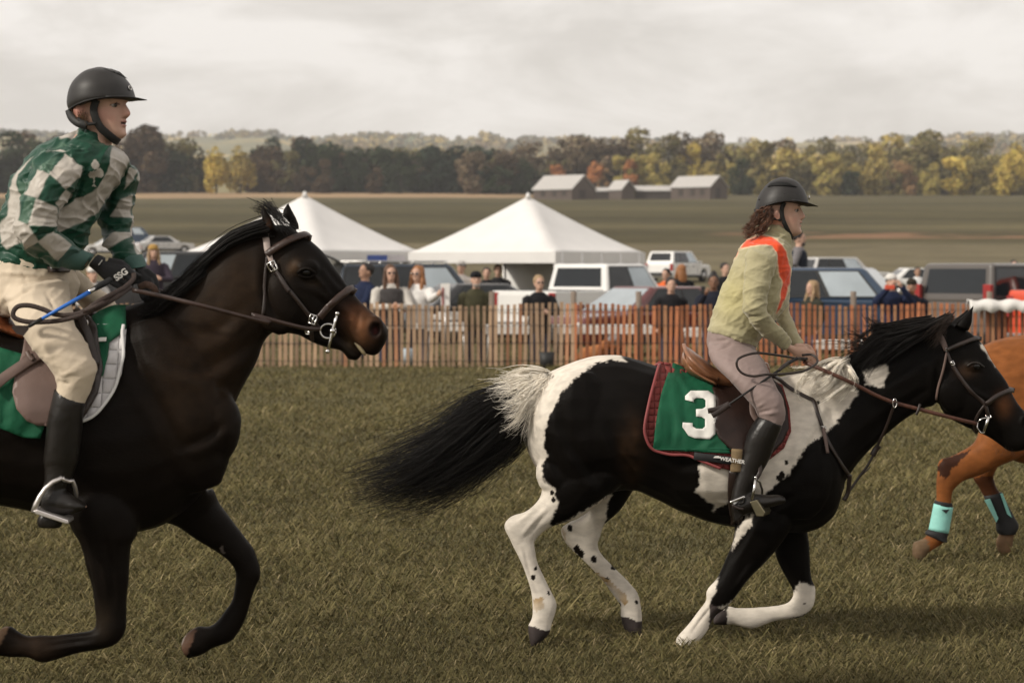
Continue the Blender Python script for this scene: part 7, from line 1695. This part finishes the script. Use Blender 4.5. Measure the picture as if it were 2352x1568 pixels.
    if lift:
        a = R(28); mb = MB(); x_, z_ = rt + .02, H + .02; n = 8; rings = []
        for i in range(n + 1):
            s_ = i / n; xx = x_ - 1.05 * s_; zz = z_ + .30 * math.sin(s_ * 2.2) - .12 * s_ * s_; rings.append([(xx, -wt, zz), (xx, wt, zz), (xx, wt, zz - .07), (xx, -wt, zz - .07)])
        mb.rings(rings); P.append(mb.build('liftgate', PAINTS['black'], smooth=False, bevel=.02))
        quad((3, 0, 4, 7), .08, .92, .02, .95, 'load_opening', PLAST)
    for p in P: p.parent = t
    t.rotation_euler = (0, 0, yaw); return t
SUV = dict(L=4.75, W=1.90, H=1.80, belt=1.10, hood=1.05, rb=-2.28, rt=-1.98, ft=.35, fb=1.05, r=.37, wins=[(.05, .27), (.30, .58), (.61, .90)], lamph=.42)
BIG = dict(L=5.3, W=2.0, H=1.93, belt=1.18, hood=1.15, rb=-2.58, rt=-2.42, ft=.42, fb=1.05, r=.40, wins=[(.03, .34), (.36, .62), (.645, .93)], lamph=.50, tumble=.13, lampz=1.28)
SEDAN = dict(L=4.7, W=1.82, H=1.46, belt=.94, hood=.90, rb=-1.85, rt=-1.05, ft=.30, fb=1.15, r=.33, wins=[(.14, .44), (.47, .86)], lamph=.18, tumble=.24, tail=.10, drop=.02)
PICK = dict(L=5.9, W=2.02, H=1.95, belt=1.24, hood=1.20, rb=-.95, rt=-.80, ft=.75, fb=1.35, r=.41, wins=[(.06, .47), (.50, .90)], bed=1.30, ro=1.15, fo=.95, lamph=.42, lampz=1.05, handles=(.75, -.25))
car(1466, 60, R(49), 'white pickup truck with red tail lamp behind the man in sunglasses', 'white', PICK, name='pickup_truck', cat='pickup truck')
car(1572, 51.5, R(180 + 36), 'maroon sedan with a big pale windscreen parked right behind the red fence', 'maroon', SEDAN)
car(1655, 142, R(58), 'white SUV parked alone far up the field', 'white', SUV, cat='suv')
car(2075, 52.5, R(-16), 'dark blue SUV with white framed window behind the blonde woman', 'blue', {**BIG, 'H': 1.86, 'L': 4.9}, cat='suv')
car(2062, 128, R(20), 'pale SUV farther back, showing its roof over the dark blue one', 'silver', {**SUV}, cat='suv')
car(2515, 50.5, R(42), 'dark grey van like SUV with red tail lamp at the right', 'grey', {**BIG, 'H': 1.95}, cat='suv')
car(2815, 48.5, R(30), 'bright red pickup truck cut off by the right picture edge', 'red', {**PICK, 'bed': 1.42, 'lampz': 1.1}, name='pickup_truck', cat='pickup truck')
car(1045, 64, R(14), 'navy SUV with roof rails and raised rear gate behind the two women', 'navy', {**BIG, 'H': 1.94}, cat='suv', rack=True, lift=True)
car(1190, 60, R(24), 'low black car half hidden behind the man in the olive jacket', 'black', SEDAN)
car(445, 58, R(178), 'black pickup truck bed behind the blonde child at the left', 'black', {**PICK, 'bed': 1.60, 'H': 1.9}, z0=.35, name='pickup_truck', cat='pickup truck')
car(400, 196, R(24), 'silver sedan with dark windows far up the field at the left', 'silver', SEDAN)
car(268, 190, R(200), 'white car seen past the sleeve of the green jacket rider', 'white', SEDAN)
car(335, 214, R(10), 'blue SUV farthest up the field, behind the green jacket rider', 'blue', SUV, cat='suv')
car(2255, 118, R(8), 'small white car between the dark blue SUV and the grey van', 'white', {**SEDAN})

# ---- onlookers
def clothm(name, c): return mat('cloth_' + name, c, .85, .12, 12, bump=.2, bscale=40, spec=.15)
SKN = {'light': (.50, .31, .23), 'brown': (.20, .105, .065), 'tan': (.38, .22, .15)}
SKM = {k: mat('skin_' + k, c, .55, .06, 20, spec=.3) for k, c in SKN.items()}; SHADES = mat('sunglasses', (.010, .010, .012), .12, .1, spec=.7)
HCOL = {k: mat('hair_' + k, c, .6, .3, 20) for k, c in {'brown': (.085, .040, .020), 'dark': (.014, .011, .010), 'blonde': (.30, .20, .11), 'ginger': (.26, .11, .04), 'grey': (.26, .22, .19)}.items()}
CM = {}
def cm(c):
    k = tuple(c)
    if k not in CM: CM[k] = clothm('%d' % len(CM), c)
    return CM[k]
def person(px, top, Y, yaw, label, top_c, leg_c=(.03, .04, .07), skin='light', hair='brown', long_hair=False, cap=None, shades=False, pose='rest', z0=None, beard=None, vest=None, group=None, hold=None, bun=False, lean=0.0):
    X = (px * S - CX) * Y / F; zt = CH + (HY - top * S) * Y / F; zb = gz(Y) if z0 is None else z0
    s = max(.80, min(1.18, (zt - zb) / 1.73))
    t = thing('person', label, 'person', (X, Y, zb), group); P = []
    def arm(sg):
        sh = Vector((sg * .195, 0, 1.40))
        if pose == 'rest': el, wr = Vector((sg * .27, -.14, 1.15)), Vector((sg * .05, -.36, 1.17))
        elif pose == 'phone' and sg < 0: el, wr = Vector((sg * .28, -.16, 1.20)), Vector((sg * .13, -.36, 1.46))
        elif pose == 'phone': el, wr = Vector((sg * .26, -.10, 1.14)), Vector((sg * .02, -.34, 1.16))
        elif pose == 'both': el, wr = Vector((sg * .30, -.20, 1.32)), Vector((sg * .09, -.27, 1.58))
        elif pose == 'reach' and sg > 0: el, wr = Vector((sg * .32, -.22, 1.28)), Vector((sg * .52, -.40, 1.36))
        elif pose == 'reach': el, wr = Vector((sg * .26, -.10, 1.14)), Vector((sg * .06, -.36, 1.12))
        elif pose == 'hips': el, wr = Vector((sg * .36, .04, 1.18)), Vector((sg * .20, -.08, 1.04))
        else: el, wr = Vector((sg * .25, .02, 1.13)), Vector((sg * .24, -.08, .90))
        return sh, el, wr
    def rings(lst, g_=1.0):
        o = []
        for z, a, b, dy in lst: o.append([(a * g_ * math.cos(2 * math.pi * k / 20), dy + b * g_ * math.sin(2 * math.pi * k / 20), z) for k in range(20)])
        return o
    TOR = [(.86, .165, .12, 0), (.98, .172, .125, 0), (1.12, .158, .115, 0), (1.28, .182, .125, 0), (1.40, .185, .11, .005), (1.46, .12, .085, .01), (1.50, .07, .065, .005)]
    HEAD = [(1.46, .056, .060, .005), (1.53, .054, .062, -.005), (1.56, .050, .075, -.02), (1.60, .062, .092, -.012), (1.655, .072, .100, -.004), (1.70, .073, .100, 0), (1.74, .058, .080, .005), (1.765, .025, .035, .008)]
    mb = MB(); mb.rings(rings(TOR, .88)); mb.rings([[(p[0], p[1], p[2]) for p in r] for r in rings([tuple(q) for q in cr(HEAD, 3)])])
    mb.ell((0, -.108, 1.635), (.014, .020, .024)); mb.ell((0, -.088, 1.575), (.030, .018, .018))
    for sg in (-1, 1):
        sh, el, wr = arm(sg); d = (wr - el).normalized(); mb.ell((sg * .075, .005, 1.635), (.012, .022, .032))
        mb.tube([sh, el, wr], [.045, .038, .026], 10); tip = wr + d * .09
        mb.ell(wr + d * .045, (.034, .030, .040))
        nn = Vector((-sg, 0, 0))
        for k in range(4): mb.tube([wr + d * .06 + Vector((0, 0, .02 - .013 * k)), wr + d * .10 + Vector((0, 0, .02 - .013 * k)), wr + d * .115 + nn * .025 + Vector((0, 0, .015 - .013 * k))], [.009, .009, .007], 6)
        mb.tube([wr + d * .02 + Vector((0, 0, .03)), wr + d * .06 + Vector((0, 0, .055)), wr + d * .085 + Vector((0, 0, .05))], [.011, .010, .008], 6)
        mb.tube([(sg * .09, 0, .90), (sg * .10, -.01, .50), (sg * .10, .02, .08)], [.075, .052, .036], 10); mb.ell((sg * .105, -.05, .045), (.042, .115, .045))
    me = remesh(mb, .011, 1, .4, 'body'); P.append(put('body', me, SKM[skin]))
    mb = MB(); mb.rings(rings([(.80, .182, .135, 0), (.92, .184, .137, 0)] + [(z, a + .016, b + .016, dy) for z, a, b, dy in TOR[1:6]] + [(1.505, .078, .074, .005)]))
    for sg in (-1, 1):
        sh, el, wr = arm(sg); mb.tube([sh + Vector((-sg * .04, 0, .0)), sh + Vector((sg * .01, 0, -.02)), el, el.lerp(wr, .5), wr - (wr - el).normalized() * .005], [.075, .075, .062, .054, .043], 12)
    me = remesh(mb, .016, 2, .5, 'jacket'); P.append(put('jacket', me, cm(top_c)))
    if vest:
        mb = MB(); mb.rings(rings([(.86, .20, .152, 0)] + [(z, a + .030, b + .028, dy) for z, a, b, dy in TOR[1:5]] + [(1.455, .13, .10, .01)])); P.append(put('vest', remesh(mb, .018, 2, .5, 'vest'), cm(vest)))
    mb = MB(); mb.rings(rings([(.80, .172, .128, 0), (.96, .170, .124, 0), (1.0, .165, .120, 0)]))
    for sg in (-1, 1): mb.tube([(sg * .085, 0, .92), (sg * .10, -.01, .50), (sg * .10, .02, .07)], [.098, .074, .060], 12)
    P.append(put('trousers', remesh(mb, .018, 2, .5, 'trousers'), cm(leg_c)))
    for sg in (-1, 1):
        mb = MB(); mb.ell((sg * .105, -.045, .05), (.050, .130, .055)); P.append(mb.build('shoe', PLAST))
    if hair:
        mb = MB(); mb.ell((0, .022, 1.694), (.092, .108, .100))
        if long_hair:
            mb.rings(rings([(1.70, .083, .085, .03), (1.60, .092, .075, .055), (1.48, .100, .062, .07), (1.38, .072, .045, .075), (1.33, .03, .02, .075)]))
            for sg in (-1, 1): mb.tube([(sg * .070, -.03, 1.70), (sg * .088, -.03, 1.58), (sg * .092, -.06, 1.46), (sg * .085, -.08, 1.38)], [.028, .030, .034, .018], 8)
        if bun: mb.ell((0, .03, 1.79), (.05, .05, .05))
        me = remesh(mb, .014, 1, .5, 'hair'); co = coords(me).copy(); co += np.stack([pnoise(co, 28, 1), pnoise(co, 28, 5), pnoise(co, 28, 9)], 1) * .008
        # open the face
        q = (co[:, 1] < -.03) & (co[:, 2] < 1.705) & (np.abs(co[:, 0]) < .064); co[q, 1] = np.maximum(co[q, 1], -.02)
        me.vertices.foreach_set('co', co.astype(np.float32).ravel()); me.update(); P.append(put('hair', me, HCOL[hair]))
    if cap:
        mb = MB(); mb.rings(rings([(1.685, .090, .112, .0), (1.73, .089, .110, .002), (1.765, .072, .090, .004), (1.79, .035, .045, .005)])); c_ = mb.build('cap', cm(cap[0])); P.append(c_)
        if cap[1]:
            mb = MB(); mb.prism([(.07 * math.cos(a), -.085 + .10 * math.sin(a)) for a in np.linspace(math.pi, 2 * math.pi, 9)], 'Z', 1.688, 1.700); p_ = mb.build('peak', cm(cap[0]), smooth=False); p_.parent = c_
    if beard:
        mb = MB(); mb.ell((0, -.070, 1.555), (.052, .042, .042)); P.append(mb.build('beard', HCOL[beard]))
    if shades:
        mb = MB()
        for sg in (-1, 1): mb.ell((sg * .030, -.098, 1.658), (.027, .012, .019))
        mb.box((0, -.104, 1.662), (.03, .008, .006)); P.append(mb.build('sunglasses', SHADES))
    else:
        for sg in (-1, 1):
            mb = MB(); mb.ell((sg * .030, -.097, 1.662), (.013, .006, .006)); P.append(mb.build('eye', SHADES))
    for p in P:
        co = coords(p.data).copy(); z = co[:, 2]; co[:, 2] = np.where(z < .9, z * .70 / .9, .70 + (z - .9) * 1.20); co[:, :2] *= 1.24
        p.data.vertices.foreach_set('co', co.astype(np.float32).ravel()); p.data.update(); p.parent = t
    t.scale = (s, s, s); t.rotation_euler = (lean, 0, yaw)
    return t, X, zb, s
def holding(px, py, Y, size, m, label, name, cat):
    o = MB(); p = W(px * S, py * S, Y); o.box(p, size); q = o.build(name, m, smooth=False, bevel=.008); setp(q, label, cat); return q
NAVYC, BLK, OLV, WHT = (.012, .018, .045), (.012, .012, .014), (.050, .047, .026), (.60, .58, .55)
person(374, 600, 52, R(20), 'blonde child in a knitted cap and dark checked shirt at the left', (.045, .035, .050), hair='blonde', long_hair=True, cap=((.36, .22, .07), False), pose='rest', z0=.60)
person(226, 654, 52, R(30), 'person in white cap just behind the riding crop grip', (.48, .46, .44), cap=(WHT, True), hair='ginger', pose='rest')
person(872, 644, 49, R(-55), 'man in navy top bending at the raised gate of the navy SUV', NAVYC, skin='tan', hair='dark', pose='rest', lean=-.12)
person(953, 650, 46.8, R(14), 'woman with long brown hair, sunglasses and pale jacket over dark top', (.50, .47, .43), hair='brown', long_hair=True, shades=True, pose='rest', vest=(.06, .055, .055))
person(1020, 652, 47.0, R(-24), 'blonde woman in white shirt and sunglasses leaning on the fence', (.66, .64, .62), hair='ginger', long_hair=True, shades=True, pose='reach')
person(1162, 666, 47.4, R(8), 'bearded man in a black cap and olive jacket', OLV, hair=None, cap=(BLK, True), beard='grey', pose='side')
person(1316, 675, 46.8, R(14), 'man in black jacket and sunglasses in front of the white pickup', BLK, hair='blonde', shades=True, pose='rest')
person(1638, 681, 47.0, R(6), 'man in black pullover leaning on the fence by the maroon sedan', BLK, hair='dark', pose='side')
person(1742, 672, 46.6, R(-4), 'dark haired man filming with a phone beside the sweater rider', (.014, .016, .026), skin='brown', hair='dark', bun=True, pose='phone')
holding(1717, 708, 46.15, (.08, .012, .15), SHADES, 'phone held up by the dark haired man', 'phone', 'phone')
person(1951, 568, 57, R(75), 'tall man in dark vest and jeans standing high behind the sweater rider', (.16, .15, .155), (.035, .055, .095), skin='light', hair='dark', beard='dark', pose='hips', vest=(.020, .024, .034), z0=.80)
person(1983, 688, 46.8, R(-62), 'woman with long blonde hair and dark green coat, face turned away', (.032, .032, .024), hair='blonde', long_hair=True, pose='side')
person(2176, 672, 46.8, R(5), 'man in white cap looking through a red gadget', NAVYC, skin='light', hair='dark', cap=(WHT, False), pose='both')
holding(2172, 701, 46.3, (.19, .035, .085), PAINTS['red'], 'red camera held before the face of the white capped man', 'camera', 'camera')
person(2226, 684, 47.2, R(-12), 'man in dark knitted cap right of the white capped man', (.016, .018, .028), skin='tan', hair=None, cap=((.030, .024, .016), False), beard='ginger', pose='side')
person(1535, 652, 74, R(10), 'small figure in red jacket near the right tent wall', (.26, .025, .025), hair='ginger', beard='dark', pose='side')
person(1572, 650, 73, R(0), 'small figure with white hat near the right tent wall', (.15, .03, .04), cap=(WHT, True), hair='dark', pose='side')
person(1626, 658, 66, R(-30), 'small figure in bright orange jacket behind the maroon sedan', (.62, .13, .04), hair='dark', pose='side')
person(1663, 648, 66, R(200), 'figure with long ginger hair and black coat behind the maroon sedan', BLK, hair='ginger', long_hair=True, pose='side')
person(1770, 644, 68, R(20), 'dark figure half hidden by the back of the sweater rider', BLK, hair='dark', pose='side')
person(1126, 640, 69, R(-20), 'man in pale cap under the edge of the right tent', (.33, .30, .28), cap=((.42, .40, .38), True), hair='dark', pose='side')
person(1188, 655, 69, R(0), 'dark figure under the right tent', BLK, hair='dark', pose='side')
person(1216, 648, 70, R(0), 'second dark figure under the right tent, next to the white pickup cab', (.02, .02, .022), hair='dark', pose='side')
person(2475, 628, 88, R(0), 'dark figure far back at the right edge', (.03, .022, .02), hair='dark', pose='side')
person(2240, 654, 86, R(0), 'small far figure in white top left of the grey van', (.6, .6, .6), hair='dark', skin='tan', pose='side')

# ---- tables, posters, buckets, dog
TBL = mat('white_table', (.74, .72, .69), .6, .05, 3)
def table(x0, x1, ytop, Y, label, n=1):
    X0, X1 = (x0 * S - CX) * Y / F, (x1 * S - CX) * Y / F; h = CH + (HY - ytop * S) * Y / F; Lx = X1 - X0
    t = thing('table', label, 'table', ((X0 + X1) / 2, Y, 0), 'white tables behind the fence'); P = []
    mb = MB(); mb.box((0, 0, h - .035), (Lx, .75, .07)); mb.box((0, -.36, h - .10), (Lx * .99, .02, .14)); P.append(mb.build('table_top', TBL, smooth=False, bevel=.012))
    for sg in (-1, 1):
        for sy in (-1, 1):
            mb = MB(); mb.tube([(sg * (Lx / 2 - .08), sy * .28, h - .07), (sg * (Lx / 2 - .05), sy * .30, 0)], .018, 8); P.append(mb.build('leg', POLE))
    for p in P: p.parent = t
table(1040, 1142, 786, 47.2, 'short white table stacked with boxes left of the olive jacket man')
table(1184, 1292, 793, 47.0, 'white table between the olive jacket man and the man in sunglasses')
table(1350, 1590, 793, 47.2, 'long white table in front of the maroon sedan')
table(1668, 1712, 800, 47.0, 'small white table left of the back of the sweater rider')
table(1985, 2115, 830, 46.6, 'white table behind the fence over the paint horse mane')
def boxthing(name, label, cat, px, py, Y, size, m, group=None):
    mb = MB(); mb.box(W(px * S, py * S, Y), size); o = mb.build(name, m, smooth=False, bevel=.015); setp(o, label, cat, group)
boxthing('box', 'white box lying on the short stacked table', 'box', 1085, 774, 47.1, (.60, .40, .10), TBL); boxthing('box', 'smaller white box on top of the other box', 'box', 1095, 765, 47.1, (.42, .36, .06), TBL)
sg_ = thing('sign_post', 'slim white banner with red marks standing at the fence', 'banner', W(1086 * S, 845 * S, 46.2))
mb = MB(); mb.box(W(1087 * S, 725 * S, 46.2), (.17, .02, .52)); mb.build('panel', TBL, sg_, smooth=False)
mb = MB(); mb.box(W(1081 * S, 728 * S, 46.18), (.03, .012, .40)); mb.build('red_mark', LAMP_R, sg_, smooth=False)
mb = MB(); mb.tube([W(1087 * S, 750 * S, 46.22), W(1087 * S, 845 * S, 46.22)], .02, 8); mb.build('foot_pole', POLE, sg_)
bn = MB(); bn.box(W(921 * S, 632 * S, 69.0), (.58, .02, .22)); o = bn.build('banner', mat('blue_banner', (.04, .07, .24), .6, .4, 3), smooth=False); setp(o, 'blue banner hanging from the edge of the left tent', 'banner')
bn = MB(); bn.box(W(968 * S, 632 * S, 69.0), (.48, .02, .22)); o = bn.build('banner', mat('grey_banner', (.34, .32, .34), .6, .2, 3), smooth=False); setp(o, 'grey banner beside the blue one on the left tent', 'banner')
def bucket(px, Y, r, h, m, label):
    X = (px * S - CX) * Y / F; t = thing('bucket', label, 'bucket', (X, Y, 0))
    mb = MB(); mb.lathe([(r * .02, .005), (r * .8, .0), (r, h), (r * .92, h), (r * .75, .03), (.01, .03)], (X, Y, 0), 20); mb.build('tub', m, t)
    mb = MB(); mb.tube([(X + r * math.cos(a), Y, h + r * .8 * math.sin(a)) for a in np.linspace(0, math.pi, 11)], .006, 6); mb.build('handle', WIRE, t)
bucket(993, 46.3, .13, .32, mat('pale_blue_plastic', (.46, .55, .62), .5, .05), 'pale blue bucket behind the bare wood fence')
bucket(1335, 44.9, .15, .30, PLAST, 'black bucket on the grass in front of the fence')
# white sheet thrown over the fence top at the right
mb = MB(); xs = np.linspace(2365, 2580, 40); r_ = []
for x in xs:
    p = W(x * S, 0, 45.4); zt = 1.26 + .02 * math.sin(x * .11); zb = 1.05 + .03 * math.sin(x * .16 + 1)
    r_.append([(p.x, 45.25, zb), (p.x, 45.28, zt), (p.x, 45.58, zt), (p.x, 45.62, zb + .03), (p.x, 45.55, zb + .03), (p.x, 45.52, zt - .02), (p.x, 45.32, zt - .02), (p.x, 45.29, zb)])
mb.rings(r_); o = mb.build('cloth_sheet', TBL); setp(o, 'white sheet draped over the fence top beside the paint horse ears', 'sheet')
# dog resting behind the fence
def dog():
    t = thing('dog', 'orange brown dog lying behind the fence below the maroon sedan', 'dog', W(1445 * S, 890 * S, 46.4)); Y = 46.4
    mb = MB(); q = lambda x, y: (x * S, y * S)
    def rr(l): return [(a * S, b * S, c_ * S, d * S, w_, dy) for a, b, c_, d, w_, dy in l]
    mb.sect(rr([(1412, 862, 1412, 876, .06, 0), (1420, 850, 1420, 890, .13, 0), (1436, 846, 1436, 893, .15, 0), (1455, 842, 1455, 894, .14, 0), (1468, 838, 1466, 888, .10, 0)]), Y, 4, 16)
    mb.sect(rr([(1455, 848, 1470, 870, .08, 0), (1466, 836, 1480, 856, .065, 0), (1476, 830, 1486, 850, .06, 0)]), Y, 3, 14)
    mb.sect(rr([(1470, 832, 1476, 852, .06, 0), (1482, 828, 1484, 852, .07, 0), (1494, 838, 1492, 852, .04, 0), (1503, 843, 1501, 852, .028, 0)]), Y, 4, 14)
    for dy in (-.08, .08): mb.sect(rr([(1462, 870, 1474, 884, .05, dy), (1478, 880, 1484, 892, .035, dy), (1500, 886, 1502, 895, .032, dy)]), Y, 3, 12); mb.sect(rr([(1420, 868, 1440, 872, .06, dy * 1.5), (1424, 886, 1446, 884, .05, dy * 1.5), (1452, 886, 1454, 895, .035, dy * 1.5)]), Y, 3, 12); mb.ell(W(1476 * S, 834 * S, Y + dy * .8), (.03, .015, .05))
    mb.sect(rr([(1414, 866, 1414, 874, .025, 0), (1402, 872, 1404, 880, .022, 0), (1392, 884, 1396, 890, .012, 0)]), Y, 3, 10)
    put('body', remesh(mb, .012, 2, .5, 'body'), mat('dog_fur', (.40, .15, .05), .8, .2, 12, bump=.3, bscale=90), t)
    for dy in (-.035, .035):
        mb = MB(); mb.ell(W(1487 * S, 838 * S, Y + dy - .02), (.010, .008, .010)); mb.build('eye', EYE, t)
    mb = MB(); mb.ell(W(1503 * S, 846 * S, Y), (.016, .018, .014)); mb.build('nose', EYE, t)
dog()
